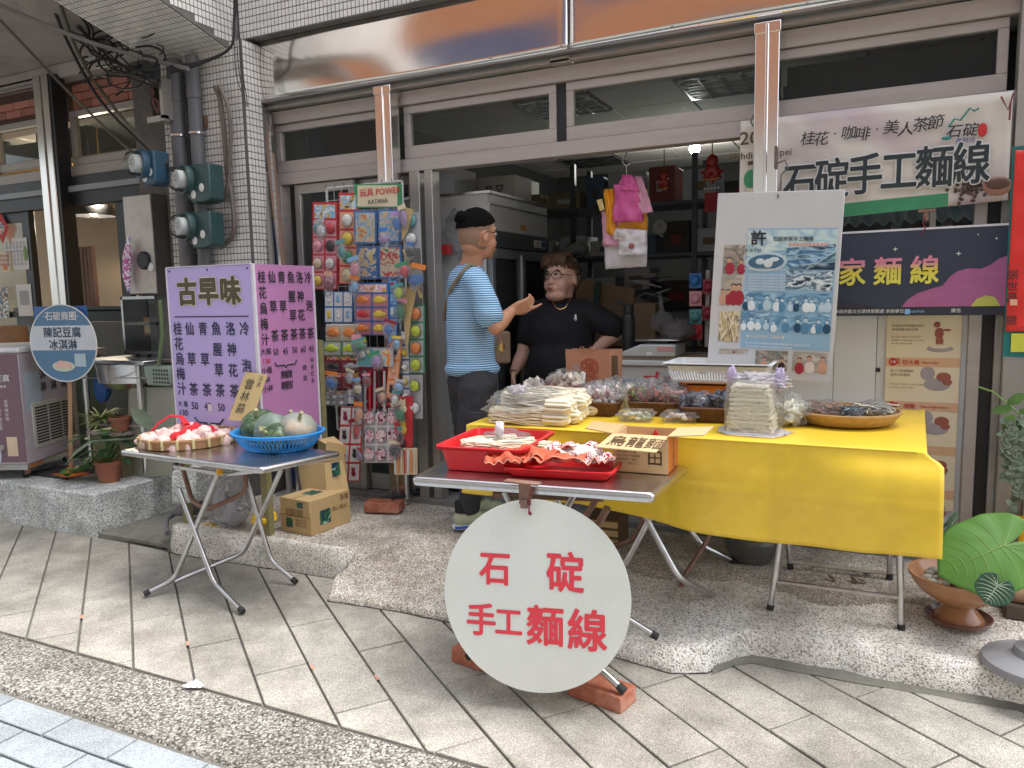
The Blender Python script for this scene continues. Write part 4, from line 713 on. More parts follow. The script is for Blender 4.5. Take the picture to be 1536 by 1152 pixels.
B('brace_mark', MB().tube([SX(3.16, 1.10), SX(3.17, 1.08), SX(3.23, 1.08), SX(3.24, 1.065), SX(3.25, 1.08), SX(3.31, 1.08), SX(3.32, 1.10)], .004, 5), m_ink, mo)
vtext('無糖', SX(3.22, 1.01), sdir, Z1, .05, m_ink, mo, .06, .01); vtext('微甜', SX(3.26, 1.01), sdir, Z1, .05, m_ink, mo, .06, .01); vtext('微甜', SX(3.38, 1.04), sdir, Z1, .035, m_ink, mo, .06); vtext('綠茶紅茶', SX(3.44, 1.08), sdir, Z1, .03, m_ink, mo, .04)
t = T('price_note', 'tan cardboard note with handwritten characters leaning on the purple sign', 'note', (-3.0, 2.95, .7)); mc = M('tan cardboard', (.50, .37, .17), .8, var=.05)
cP = [ay(368, 558, 3.02), ay(401, 562, 3.02), ay(378, 632, 2.92), ay(342, 630, 2.92)]; B('card', MB().slab(cP, (0, .004, 0)), mc, t); du = (cP[0]-cP[3]).normalized(); dr = (cP[1]-cP[0]).normalized()
for i, ch in enumerate('雲林蒜'): text(ch, lerp(cP[0], cP[3], .32+.25*i)+dr*.06-Vector((0, .002, 0)), dr, du, .062, M('faint pencil ink', (.08, .07, .05)), t, .004)
vtext('白皮', lerp(cP[0], cP[1], .8)-du*.035-Vector((0, .002, 0)), dr, du, .03, M('faint pencil ink', (.08, .07, .05)), t)
# ---- round bamboo tray of garlic
def disc_tray(c, r, h, mat, rimmat, t, bands=20):
    B('tray', MB().lathe([(0, .004), (r*.93, .006), (r*.99, h), (r*1.0, h), (r*.96, 0), (0, 0)], c, 40), mat, t, ang=60)
    B('rim', MB().tube([c+Vector((math.cos(a*.1571)*r, math.sin(a*.1571)*r, h)) for a in range(40)], .008, 8, closed=True), mat, t)
    for k in range(bands):
        a = 2*math.pi*k/bands; q = c+Vector((math.cos(a)*r, math.sin(a)*r, 0)); mb = MB(); mb.X = Matrix.Translation(q) @ Matrix.Rotation(a, 4, 'Z'); B('binding', mb.b2(-.010, .010, -.007, .007, .004, h+.009), rimmat, t, bev=.003)
gc = az(283, 660, .715); gc.z = .702; t = T('bamboo_tray', 'round bamboo tray under the pink garlic on the left table', 'tray', gc); m_bam = M('brown bamboo strip', (.33, .17, .07), .5, var=.2, vs=14, bump=.2, bs=60); m_bnd = M('pale cane binding', (.50, .40, .20), .5, var=.15)
disc_tray(gc, .235, .045, m_bam, m_bnd, t)
m_gar = M('pink white garlic skin', (.76, .55, .50), .5, var=.15, vs=22, dirt=(.66, .34, .36), ds=38, da=.7)
def garlic():
    mb = MB(); mb.lathe([(0, 0), (.014, .002), (.024, .012), (.026, .022), (.020, .034), (.009, .043), (.006, .050), (0, .053)], (0, 0, 0), 24, wob=lambda a, z: 1+.10*abs(math.sin(a*3.5))*(1 if z < .04 else 0)); return mb
g0 = B('garlic_bulb', garlic(), m_gar, label='pink and white garlic bulb heaped on the round bamboo tray', cat='garlic', group='garlic bulbs on the bamboo tray', ang=80)
rg = random.Random(3); first = True
for i in range(78):
    a = rg.uniform(0, 6.28); rr = .205*math.sqrt(rg.random()); x, y = rr*math.cos(a), rr*math.sin(a)
    hgt = .012+(.07*math.exp(-((x+.07)**2+(y-.0)**2)/.006)+.06*math.exp(-((x-.13)**2+(y)**2)/.005))*(rg.random()**.5 if i > 34 else .3)
    if abs(x-.035) < .045 and y < .12 and i > 25: continue
    o = g0 if first else dup(g0); first = False; o.location = gc+Vector((x, y, hgt)); o.rotation_euler = (rg.uniform(-1.8, 1.8), rg.uniform(-1.6, 1.6), rg.uniform(0, 6)); s = rg.uniform(1.15, 1.6); o.scale = (s, s, s)
m_rednet = film('red mesh netting', (.85, .06, .08), .1, .4, .8, 90, body=.55)
t = T('red_net', 'red netting bag bunched up between the garlic heaps', 'net bag', gc)
def nfn(u, v): x = lerp(-.015, .085, u); y = lerp(-.13, .14, v); return gc+Vector((x, y, .045+.05*math.sin(u*3.14)*math.sin(v*3.14)+.03*noise.noise((u*5, v*6, 2))))
B('net', MB().grid(26, 26, nfn), m_rednet, t, ang=80)
B('loop', MB().tube([gc+Vector(p) for p in ((-.03, .02, .09), (-.10, .05, .125), (-.16, .03, .13), (-.21, -.01, .09), (-.235, -.04, .045))], [.02, .014, .012, .016, .012], 8, flat=.4), m_rednet, t)
# ---- blue basket of pumpkins
bc = az(418, 668, .715); bc.z = .702; t = T('blue_basket', 'blue plastic lattice basket holding pumpkins on the left table', 'basket', bc); m_blu = M('sky blue plastic', (.02, .24, .60), .35, var=.05)
rad = lambda z: .155+.075*(z/.085)**.6; SQ = .86
B('base', MB().lathe([(0, 0), (.155, 0), (.158, .008), (0, .008)], bc, 36, sy=SQ), m_blu, t)
B('rim', MB().lathe([(rad(.07)-.002, .07), (rad(.085)+.01, .074), (rad(.085)+.016, .088), (rad(.085)+.006, .092), (rad(.085)-.004, .088), (rad(.07)-.004, .07)], bc, 48, sy=SQ), m_blu, t)
lat = MB()
for k in range(64):
    for s in (-1, 1):
        P = []
        for q in range(5): z = .004+.07*q/4; a = 2*math.pi*k/64+s*.10*q/4; P.append(bc+Vector((math.cos(a)*rad(z), math.sin(a)*rad(z)*SQ, z)))
        lat.tube(P, .0022, 4, cap=False)
B('lattice', lat, m_blu, t)
m_pk1 = M('mottled dark green pumpkin', (.04, .085, .035), .4, var=.35, vs=30, dirt=(.30, .33, .20), ds=28, da=.75); m_pk2 = M('bloomy grey green pumpkin', (.17, .22, .18), .55, var=.2, vs=16, dirt=(.12, .17, .11), ds=22, da=.6); m_pk3 = M('grey and peach pumpkin', (.25, .27, .23), .5, var=.12, vs=14, dirt=(.62, .42, .26), ds=9, da=.9)
def pumpkin(c, r, mat, label, E=(0, 0, 0), sq=.8):
    t = T('pumpkin', label, 'pumpkin', c, 'pumpkins in the blue basket'); fn = lambda d: (1-.05*abs(math.cos(math.atan2(d.y, d.x)*5))*(1-abs(d.z)**3))*(1-.12*(abs(d.z)**6)); B('body', MB().ell(c, (r, r, r*sq), 40, 20, E, fn), mat, t, ang=80)
    a = _eul(E) @ Vector((0, 0, 1)); B('stem', MB().tube([c+a*r*sq*.85, c+a*(r*sq+.012), c+a*(r*sq+.03)+Vector((.008, 0, 0))], [.011, .008, .01], 8), M('corky stem', (.35, .33, .18), .8), t)
pumpkin(bc+Vector((-.115, .0, .105)), .10, m_pk1, 'dark green ribbed pumpkin at the left of the blue basket', (.5, .25, 0)); pumpkin(bc+Vector((.0, -.045, .095)), .092, m_pk2, 'grey green pumpkin lying in the middle of the basket', (1.2, .5, 0)); pumpkin(bc+Vector((.06, -.085, .07)), .08, m_pk1, 'small mottled green pumpkin at the front of the basket', (.9, -.4, 0))
pumpkin(bc+Vector((.13, .0, .105)), .095, m_pk3, 'grey and peach pumpkin at the right of the blue basket', (.3, .5, 0)); pumpkin(bc+Vector((.02, .08, .085)), .085, m_pk2, 'grey green pumpkin at the back of the basket', (.2, .1, 0))
# ---- cartons, plastic bag, blocks below
m_card = M('kraft cardboard', (.52, .36, .17), .8, var=.06, vs=4, dirt=(.4, .27, .13), ds=5, da=.3); m_cardd = M('brown print ink', (.12, .07, .03), .8); m_navy = picture('navy leaf print', ['0c2236', '12385a', '2c6a3c', '0c2236', '89b8a0'], 30)
def carton(name, label, c, w_, d_, h, rz, cat='carton'):
    t = T(name, label, cat, c); mb = MB(); mb.X = Matrix.Translation(c) @ Matrix.Rotation(rz, 4, 'Z'); B('body', mb.b2(-w_/2, w_/2, -d_/2, d_/2, 0, h), m_card, t, bev=.004); return t, mb.X
c0 = az(467, 805, .155); rzb = math.atan2(az(526, 783, .155).y-c0.y, az(526, 783, .155).x-c0.x)
Fb = frame(c0, (az(526, 783, .155)-c0), (0, 0, 1)); bw, bd, bh = .31, .235, .195
t = T('carton', 'closed kraft carton with a navy leaf print below the left table', 'carton', c0); mb = MB(); mb.X = Fb; B('body', mb.b2(0, bw, 0, bh, -bd, 0), m_card, t, bev=.004)
fx, fu, fn_ = Fb.col[0].xyz, Fb.col[1].xyz, Fb.col[2].xyz; fl = -fn_                      # local z points at the viewer or away
fn2 = fx.cross(fu); side = c0+fx*0
mb = MB(); mb.X = Fb; B('logo_print', mb.b2(.07, .15, .045, .125, .0, .0012).b2(.10, .19, bh, bh+.0012, -.17, -.09), m_navy, t)
text('清心福全', Fb @ Vector((.22, .10, .001)), fx, fu, .03, m_cardd, t); text('茶葉', Fb @ Vector((.26, .15, .001)), fx, fu, .035, m_cardd, t)
lf = lambda y, z: Fb @ Vector((-.001, z, -y)); lx = -fn_ if True else fn_
mb = MB(); mb.X = Fb; B('logo_print', mb.b2(-.0015, 0, .03, .085, -.19, -.14).b2(-.0014, 0, .15, .18, -.10, -.055), m_navy, t)
for i in range(3): text('高山茶葉 台灣製造', Fb @ Vector((-.002, .125-.014*i, -.12)), (Fb.col[2].xyz), fu, .016, m_cardd, t)
for i in range(3): text('淨重 600 公克', Fb @ Vector((-.002, .075-.016*i, -.075)), (Fb.col[2].xyz), fu, .014, m_cardd, t)
mb = MB(); mb.X = Fb; B('tape_seam', mb.b2(-.0012, 0, .098, .1, -bd, 0).b2(0, bw, bh, bh+.001, -.13, -.125), m_cardd, t)
t = T('tall_carton', 'open upright carton leaning at the back below the left table', 'carton', ay(500, 730, 3.35)); P = [ay(450, 695, 3.42), ay(513, 676, 3.42), ay(524, 738, 3.36), ay(460, 752, 3.36)]
B('side', MB().slab([ay(447, 700, 3.4), ay(485, 694, 3.4), ay(489, 745, 3.36), ay(455, 750, 3.36)], (0, .2, 0)), m_card, t); B('side', MB().slab([ay(486, 694, 3.4), ay(514, 690, 3.48), ay(524, 738, 3.45), ay(490, 745, 3.36)], (-.004, .004, 0)), m_card, t)
B('flap', MB().slab([ay(490, 662, 3.40), ay(520, 668, 3.52), ay(514, 690, 3.48), ay(486, 692, 3.4)], (0, .004, 0)), m_card, t); B('flap', MB().slab([ay(478, 660, 3.42), ay(500, 655, 3.5), ay(516, 668, 3.5), ay(492, 668, 3.42)], (0, .003, .002)), m_card, t)
a = ay(503, 707, 3.42); B('logo_print', MB().slab([ay(497, 695, 3.42), ay(509, 692, 3.44), ay(511, 712, 3.43), ay(499, 716, 3.41)], (0, -.001, 0)), m_navy, t)
m_clear = film('clear crumpled plastic', (.98, .99, 1), .12, .13, 1.0, 55, body=.08); m_clear2 = film('thin clear wrap', (.99, .99, .99), .14, .14, 1., 70, body=.07); m_milky = film('milky plastic bag', (.95, .93, .97), .15, .15, .8, 40, body=.28)
def crumple(c, r, n=26, m=18, amp=.28, f=2.6, seed=0., sq=0.):
    return MB().ell(c, r, n, m, fn=lambda d: 1+amp*noise.noise(d*f+Vector((seed, 0, 0)))+amp*.5*noise.noise(d*f*2.7+Vector((0, seed, 0))))
t = T('plastic_bag', 'clear plastic bag of cups and bottles below the left table', 'bag', az(340, 795, .15)); c = ay(342, 752, 3.12)
B('bag', crumple(c, (.14, .11, .15), 34, 24, .35, 2.4, 4), m_clear, t, ang=80)
for i, (dx, dz, e) in enumerate(((.02, -.05, .6), (.08, -.09, 1.0), (-.07, -.02, .3))): mb = MB(); mb.X = Matrix.Translation(c+Vector((dx, 0, dz))) @ _eul((.2, e, 0)); B('bottle', mb.lathe([(0, -.08), (.032, -.08), (.035, -.04), (.033, .02), (.03, .06), (.012, .09), (.012, .1), (0, .1)], n=16), m_milky, t)
B('newspaper', crumple(c+Vector((.06, .02, -.06)), (.05, .04, .05), seed=3), picture('newsprint', ['d0d0d0', '555555', 'e8e8e8', '222222'], 60), t)
t = T('yellow_cloth', 'crumpled yellow plastic cloth lying on the slab below the left table', 'cloth', az(380, 800, .15)); m_ylw = M('yellow vinyl', (.80, .50, .02), .42, var=.06, vs=3, dirt=(.6, .38, .03), ds=4, da=.5)
for (x, y, rx, rz_) in ((322, 792, .13, .02), (397, 778, .06, .045)): B('fold', crumple(ay(x, y, 3.1), (rx, .07, rz_), seed=x), m_ylw, t, ang=80)
t = T('breeze_block', 'grey perforated concrete block standing behind the left table legs', 'concrete block', az(300, 745, .15)); a = ay(278, 706, 3.3); b = ay(352, 758, 3.3); bm = MB(); hx = [a.x, lerp(a.x, b.x, .12), lerp(a.x, b.x, .45), lerp(a.x, b.x, .57), lerp(a.x, b.x, .9), b.x]; hzv = [b.z, lerp(b.z, a.z, .2), lerp(b.z, a.z, .8), a.z]
for i in range(5):
    for j in range(3):
        if not (i % 2 == 1 and j == 1): bm.b2(hx[i], hx[i+1], 3.3, 3.4, hzv[j], hzv[j+1])
B('block', bm, m_conc, t)
for i, (x, y) in enumerate(((288, 735), (322, 738))): c = ay(x, y, 3.34); o = T('small_jar', ['small pink labelled jar in the left hole of the breeze block', 'small pink labelled jar in the right hole of the breeze block'][i], 'jar', c, 'jars in the breeze block'); B('jar', MB().lathe([(0, -.03), (.035, -.03), (.037, .02), (.03, .035), (0, .035)], c, 18), picture('pink label', ['e8d8d0', 'c86a60', 'f0e8e4'], 30), o); B('lid', MB().lathe([(0, .048), (.03, .048), (.031, .035), (0, .035)], c, 18), m_paper, o)
t = T('grey_hose', 'short grey drain hose curling over the slab corner', 'hose', az(248, 790, .1)); B('hose', MB().tube([ay(300, 768, 3.15), ay(262, 770, 3.1), ay(250, 778, 3.05), ay(248, 792, 3.0), ay(252, 800, 2.97)], .017, 10), m_pipe, t)
# ================================================================== middle table, disc, bricks
t = T('folding_table', 'steel folding table with red trays in front of the yellow cloth', 'table', (-1.1, 2.6, 0))
tabletop(t, ((-1.505, 2.27), (-.635, 2.355), (-.618, 2.80), (-1.56, 2.70)), .79, .032)
B('frame', MB().tube([ay(740, 742, 2.42), ay(905, 748, 2.48)], .012, 8), m_rust, t); B('cross_plate', MB().b2(-1.30, -.80, 2.46, 2.49, .74, .758), m_rust, t)
leg(t, [ay(757, 738, 2.42), ay(880, 985, 2.42), az(936, 1036, .078)]); leg(t, [ay(862, 740, 2.44), ay(745, 955, 2.42), az(702, 985, .078)])
leg(t, [ay(832, 740, 2.66), ay(905, 905, 2.70), az(985, 955, .115)]); leg(t, [ay(900, 740, 2.66), ay(800, 900, 2.72), az(730, 930, .06)], mat=m_rust); leg(t, [ay(911, 762, 2.6), ay(889, 800, 2.64), ay(870, 840, 2.68)], .014, False, m_rust, 'brace')
# bricks
m_brick = M('worn orange red brick', (.42, .13, .07), .85, var=.2, vs=20, bump=.4, bs=70, dirt=(.62, .36, .27), ds=14, da=.7)
def brick(c, rz, label, nm='brick'):
    mb = MB(); mb.X = Matrix.Translation(c) @ Matrix.Rotation(rz, 4, 'Z'); mb.b2(-.11, .11, -.055, .055, 0, .062); return B(nm, mb, m_brick, label=label, cat='brick', group='loose bricks', bev=.006, seg=3)
q = az(735, 1000, .0); brick(Vector((-1.36, 2.50, 0)), -.18, 'left brick under the round white sign, steel foot on top'); brick(Vector((-.845, 2.44, 0)), -.22, 'right brick below the round white sign, steel foot on top')
brick(az(577, 766, .165), .25, 'dusty brick lying at the foot of the toy rack')
# disc sign
dc = ay(803, 895, 2.285); dr_ = .3255; t = T('round_white_sign', 'large round white board with red brush characters hung from the middle table', 'sign', (dc.x, 2.38, .03))
m_dw = M('white twinwall plastic', (.80, .82, .76), .38, var=.015, vs=3, dirt=(.62, .60, .50), ds=3, da=.3, bump=.0); mb = MB()
tilt = Matrix.Translation(dc) @ Matrix.Rotation(R(13), 4, 'Z') @ Matrix.Rotation(R(-4), 4, 'X')
mb.X = tilt; n_ = 72; P = [(dr_*math.cos(2*math.pi*i/n_), dr_*math.sin(2*math.pi*i/n_)*1.03) for i in range(n_)]; B('board', mb.slab([(x, 0, z) for x, z in P], (0, .006, 0)), m_dw, t, ang=30)
rib = MB(); rib.X = tilt
for i in range(-50, 51):
    x = i*.0064; h_ = math.sqrt(max(0, dr_**2-x*x))*1.02; rib.b2(x-.0004, x+.0004, -.0006, .0002, -h_, h_)
B('rib_lines', rib, M('faint rib line', (.70, .72, .68), .4), t, kind='stuff', flat=True)
m_red = M('red painted lettering', (.78, .05, .075), .45, var=.04); TR = tilt.col[0].xyz; TU = tilt.col[2].xyz; dp = lambda px, py: onpl(px, py, tilt.col[3].xyz, tilt.col[1].xyz)-tilt.col[1].xyz*.0006
for ch, x, y, s in (('石', 743, 872, .125), ('碇', 848, 882, .145), ('手', 722, 948, .12), ('工', 763, 950, .11), ('麵', 818, 962, .145), ('線', 881, 970, .15)): text(ch, dp(x, y), TR, TU, s, m_red, t, .022, .92)
cl = dp(790, 758); B('clamp', MB().box(cl+Vector((-.005, -.02, .085)), (.13, .035, .008)).box(cl+Vector((0, -.012, .045)), (.045, .006, .08)).box(cl+Vector((-.0, -.02, .01)), (.025, .012, .03)), m_rust, t, bev=.002); B('string', MB().tube([cl+Vector((.025, -.014, .06)), cl+Vector((.02, -.02, .03)), cl+Vector((.015, -.015, -.02))], .003, 6).ell(cl+Vector((.015, -.006, -.025)), (.007, .004, .007), 8, 5), M('dark red string', (.2, .03, .04), .7), t)
# trays
def rr(w_, d_, rad, k=5): return [Vector((p.x, p.y, 0)) for p in rounded([(-w_/2, -d_/2, 0), (w_/2, -d_/2, 0), (w_/2, d_/2, 0), (-w_/2, d_/2, 0)], rad, k)]
def loft(loops, cap0=True, cap1=False):
    mb = MB(); n = len(loops[0]); mb.add([v for l in loops for v in l], [(i*n+j, i*n+(j+1) % n, (i+1)*n+(j+1) % n, (i+1)*n+j) for i in range(len(loops)-1) for j in range(n)]+([tuple(range(n-1, -1, -1))] if cap0 else [])+([tuple((len(loops)-1)*n+j for j in range(n))] if cap1 else [])); return mb
def tray(name, label, c, w_, d_, h, fl, rz, mat, cat='tray', rim=.014, rad=.03, th=.003, group=None):
    t = T(name, label, cat, c, group); X = Matrix.Translation(c) @ Matrix.Rotation(rz, 4, 'Z'); L = []
    for a, z in ((0, 0), (fl, h), (fl+rim, h), (fl+rim, h-.008), (fl+rim, h+.003), (fl-.002, h+.003), (-th, th), (-.02, th)): L.append([X @ (v+Vector((0, 0, z))) for v in rr(w_+2*a, d_+2*a, rad+a*.5)])
    B('body', loft(L, True, True), mat, t, ang=40); return t, X
m_redp = M('red plastic', (.66, .02, .025), .32, var=.04); m_pinkp = M('faded pink plastic', (.62, .13, .16), .4, var=.06); m_whp = M('white plastic', (.78, .79, .80), .4, var=.02)
P1 = [az(x, y, .752) for x, y in ((672, 700), (752, 712))]; tb, XA = tray('deep_red_tray', 'deep red plastic tray at the left end of the middle table', Vector((-1.318, 2.598, 0.792)), .285, .35, .09, .022, .10, m_redp)
tray('flat_red_tray', 'shallow red tray piled with red cloths on the middle table', Vector((-1.012, 2.522, 0.792)), .35, .19, .03, .02, .14, m_redp, rim=.008)
# noodle skeins
m_ndl = M('cream noodle strands', (.80, .73, .56), .6, var=.10, vs=12, dirt=(.68, .58, .40), ds=10, da=.5, bump=.1)
def skein_mb(L, W, H, n=16, r=.0035, seed=1):
    rg = random.Random(seed); mb = MB()
    for k in range(n):
        a = rg.uniform(-1, 1); hh = rg.uniform(0, 1); w_ = W*(.25+.25*rg.random()); P = []
        for i in range(18):
            s = i/17*2*math.pi; P.append((math.cos(s)*L/2*(.92+.08*rg.random()), math.sin(s)*w_+a*W*.12, H*hh+.012*math.sin(s*2+k)+.004))
        mb.tube(P, r*rg.uniform(.8, 1.3), 5, closed=True)
    return mb
sk0 = None; ZT0 = .887
def skein(c, rz, label, group, L=.3, seed=1, tilt=0., bag=True, W=.055, H=.03):
    t = T('noodle_bundle', label, 'noodles', (0, 0, 0), group); B('strands', skein_mb(L, W*1.7, H*1.6, 74, .0032, seed), m_ndl, t, ang=80)
    if bag: mb = MB(); mb.ell((0, 0, H*.8), (L*.54, W*.95, H*1.15), 20, 12, fn=lambda d: 1+.12*noise.noise(d*3)); B('wrap', mb, m_clear2, t, ang=80)
    t.location = c; t.rotation_euler = (0, tilt, rz); return t
proto = {}
def place_sk(c, rz, label, group, key='a', seed=1, sc_=1., tilt=0., **k):
    if key not in proto: proto[key] = skein(c, rz, label, group, seed=seed, tilt=tilt, **k); o = proto[key]
    else: o = dup(proto[key], c); o['label'] = label; o.rotation_euler = (0, tilt, rz)
    o.scale = (sc_, sc_, sc_); return o
t = T('plastic_bag', 'large clear bag wrapped over the left noodle pile with a twisted neck', 'bag', Vector((-1.37, 3.06, .887))); B('bag', crumple(Vector((-1.375, 3.05, .955)), (.20, .17, .075), 44, 30, .22, 3.2, 8), m_clear, t, ang=80); B('neck', crumple(Vector((-1.40, 2.96, 1.03)), (.04, .03, .02), 18, 12, .7, 3, 5), m_milky, t, ang=80)
g1 = 'bagged noodle bundles at the left end of the yellow cloth'
for i in range(4): place_sk(Vector((-1.37+.012*i, 2.94+.085*i, ZT0+.004)), .10+.05*(i % 3), ['front', 'second', 'third', 'rear'][i]+' cream noodle bundle in the lower layer of the left noodle pile', g1, 'abc'[i % 3], i+1)
for i in range(3): place_sk(Vector((-1.35+.015*i, 3.02+.085*i, ZT0+.062)), .16-.06*i, ['front', 'middle', 'rear'][i]+' cream noodle bundle in the upper layer of the left noodle pile', g1, 'bca'[i % 3], i+1)
for i in range(9): q = Vector((-1.20+.012*(i % 3), 2.93+.075*(i//2), ZT0+.03+.05*(i % 2))); mb = MB(); [mb.tube([q+Vector((-.06, math.cos(k*.7)*.024, math.sin(k*.7)*.024)), q+Vector((.03, math.cos(k*.7)*.028, math.sin(k*.7)*.026)), q+Vector((.05, math.cos(k*.7)*.012, math.sin(k*.7)*.010))], .008, 6) for k in range(9)]; B('noodle_end', mb, m_ndl, label='folded cream noodle end sticking out of the left noodle pile', cat='noodles', group='folded noodle ends of the left pile', ang=80)
for i in range(3): place_sk(Vector((-1.365+.08*i, 2.617-.02*i, .832)), .9-.2*i, ['left', 'middle', 'right'][i]+' cream noodle bundle lying in the deep red tray', 'noodles in the red tray', 'abc'[i % 3], sc_=.8)
t = T('tied_bag', 'clear bag with a twisted neck resting on the noodles in the red tray', 'bag', Vector((-1.308, 2.682, 0.837))); B('bag', crumple(Vector((-1.318, 2.673, 0.870)), (.10, .08, .035), seed=2), m_clear2, t, ang=80); B('knot', crumple(Vector((-1.318, 2.617, 0.917)), (.02, .015, .03), 14, 10, .5, seed=7), M('white twist tie', (.8, .78, .85), .5), t, ang=80)
# red cloths on the flat tray
m_rc = M('coral red cloth', (.60, .11, .05), .75, var=.12, vs=12); m_rce = M('pale hem', (.70, .33, .22), .8); m_fl = picture('red floral print cloth', ['a02030', 'e8d8d0', '7c1424', 'f2eee8', 'c05050'], 45, .7)
def cloth_piece(label, c, w_, d_, rz, mat, seed, H=.045):
    t = T('folded_cloth', label, 'cloth', c, 'cloths on the flat red tray'); X = Matrix.Translation(c) @ Matrix.Rotation(rz, 4, 'Z'); F = lambda u, v: X @ Vector(((u-.5)*w_, (v-.5)*d_, .012+H*1.1*abs(noise.noise((u*3.2, v*2.1, seed)))**.7+.008*noise.noise((u*5, v*5, seed))+.015))
    B('cloth', MB().grid(22, 14, F), mat, t, ang=60, solid=.003); B('hem', MB().tube([F(u/22, 0)+Vector((0, -.001, .001)) for u in range(23)], .0016, 4).tube([F(0, v/14) for v in range(15)], .0016, 4), m_rce, t)
cloth_piece('coral red cloth folded into peaks at the left of the flat tray', Vector((-1.129, 2.475, 0.814)), .22, .14, -.2, m_rc, 1, .06); cloth_piece('coral red cloth drooping over the left tray rim', Vector((-1.195, 2.419, 0.809)), .14, .09, .3, m_rc, 2.2, .05)
cloth_piece('coral red cloth with pale hem in the middle of the flat tray', Vector((-1.007, 2.485, 0.823)), .2, .13, .2, m_rc, 3.1, .05); cloth_piece('red floral cloth at the back of the flat tray', Vector((-0.988, 2.569, 0.837)), .2, .1, .1, m_fl, 4.2, .04); cloth_piece('red floral cloth at the right end of the flat tray', Vector((-0.894, 2.513, 0.818)), .12, .15, .6, m_fl, 5.3, .05)
t = T('white_cloth', 'white crumpled cloth between the red cloths', 'cloth', Vector((-1.016, 2.541, 0.837))); B('cloth', crumple(Vector((-1.035, 2.532, 0.851)), (.07, .035, .025), seed=5), M('white cotton', (.82, .78, .74), .8), t, ang=80); B('cloth', crumple(Vector((-0.932, 2.532, 0.861)), (.06, .03, .03), seed=9), M('white cotton', (.82, .78, .74), .8), t, ang=80)
# open carton with flaps
C0 = Vector((-.757, 2.706, .792)); cX = Matrix.Translation(C0) @ Matrix.Rotation(.04, 4, 'Z'); cw, cdp, ch_ = .20, .19, .135
t = T('open_carton', 'open cardboard carton with a handwritten flap on the middle table', 'carton', C0); m_co = M('orange printed cardboard', (.62, .19, .03), .7, var=.06); m_cp = M('peach cardboard', (.66, .46, .24), .75, var=.04, vs=5)
mb = MB(); mb.X = cX; mb.b2(-cw/2, cw/2, -cdp/2, -cdp/2+.004, 0, ch_).b2(-cw/2, -cw/2+.004, -cdp/2+.004, cdp/2, 0, ch_).b2(-cw/2, cw/2, cdp/2-.004, cdp/2, 0, ch_+.0).b2(-cw/2+.004, cw/2-.004, -cdp/2+.004, cdp/2-.004, 0, .004); B('body', mb, m_cp, t)
mb = MB(); mb.X = cX; B('side', mb.b2(cw/2-.004, cw/2+.0005, -cdp/2+.004, cdp/2-.004, 0, ch_), m_co, t)
mb = MB(); mb.X = cX; mb.slab([(-cw/2-.035, -cdp/2-.09, ch_-.035), (cw/2-.02, -cdp/2-.095, ch_-.04), (cw/2, -cdp/2, ch_), (-cw/2, -cdp/2, ch_)], (0, 0, .004)); B('front_flap', mb, m_cp, t)
mb = MB(); mb.X = cX; mb.slab([(cw/2, -cdp/2, ch_), (cw/2+.12, -cdp/2+.03, ch_+.005), (cw/2+.13, cdp/2, ch_+.01), (cw/2, cdp/2, ch_)], (0, 0, .004)); B('side_flap', mb, m_cp, t)
mb = MB(); mb.X = cX; mb.slab([(-cw/2, -cdp/2, ch_), (-cw/2-.12, -cdp/2+.05, ch_+.005), (-cw/2-.13, cdp/2, ch_+.01), (-cw/2, cdp/2, ch_)], (0, 0, .004)); B('side_flap', mb, m_card, t)
mb = MB(); mb.X = cX; B('contents', mb.slab([(-.03, cdp/2-.02, .05), (.06, cdp/2-.02, .05), (.02, cdp/2-.02, ch_-.005)], (0, -.01, 0)), m_redp, t)
fo_ = cX @ Vector((-cw/2-.035, -cdp/2-.09, ch_-.0305)); fr_ = (cX @ Vector((cw/2-.02, -cdp/2-.095, ch_-.0355))-fo_).normalized(); fu_ = (cX @ Vector((-cw/2, -cdp/2, ch_+.0045))-cX @ Vector((-cw/2-.02, -cdp/2-.09, ch_-.0315))).normalized()
text('烏龍麵', fo_+fr_*.125+fu_*.022, fr_, fu_, .072, m_cardd, t, .002, .95); cr = cX.col[0].xyz
for i in range(5): text(['品名:手工烏龍麵 重量:600公克', '成份:麵粉 水 鹽', '地址:新北市石碇區', '保存期限:六個月', '口味 □  原味 □'][i], cX @ Vector((-.085, -cdp/2-.001, .085-.014*i)), cr, Z1, .0105, m_cardd, t, al='L')
text('田', cX @ Vector((.055, -cdp/2-.001, .035)), cr, Z1, .06, m_cardd, t); text('□', cX @ Vector((.055, -cdp/2-.001, .033)), cr, Z1, .066, m_cardd, t)
vtext('手工麵線', cX @ Vector((cw/2+.002, 0, .095)), cX.col[1].xyz, Z1, .026, m_cardd, t)
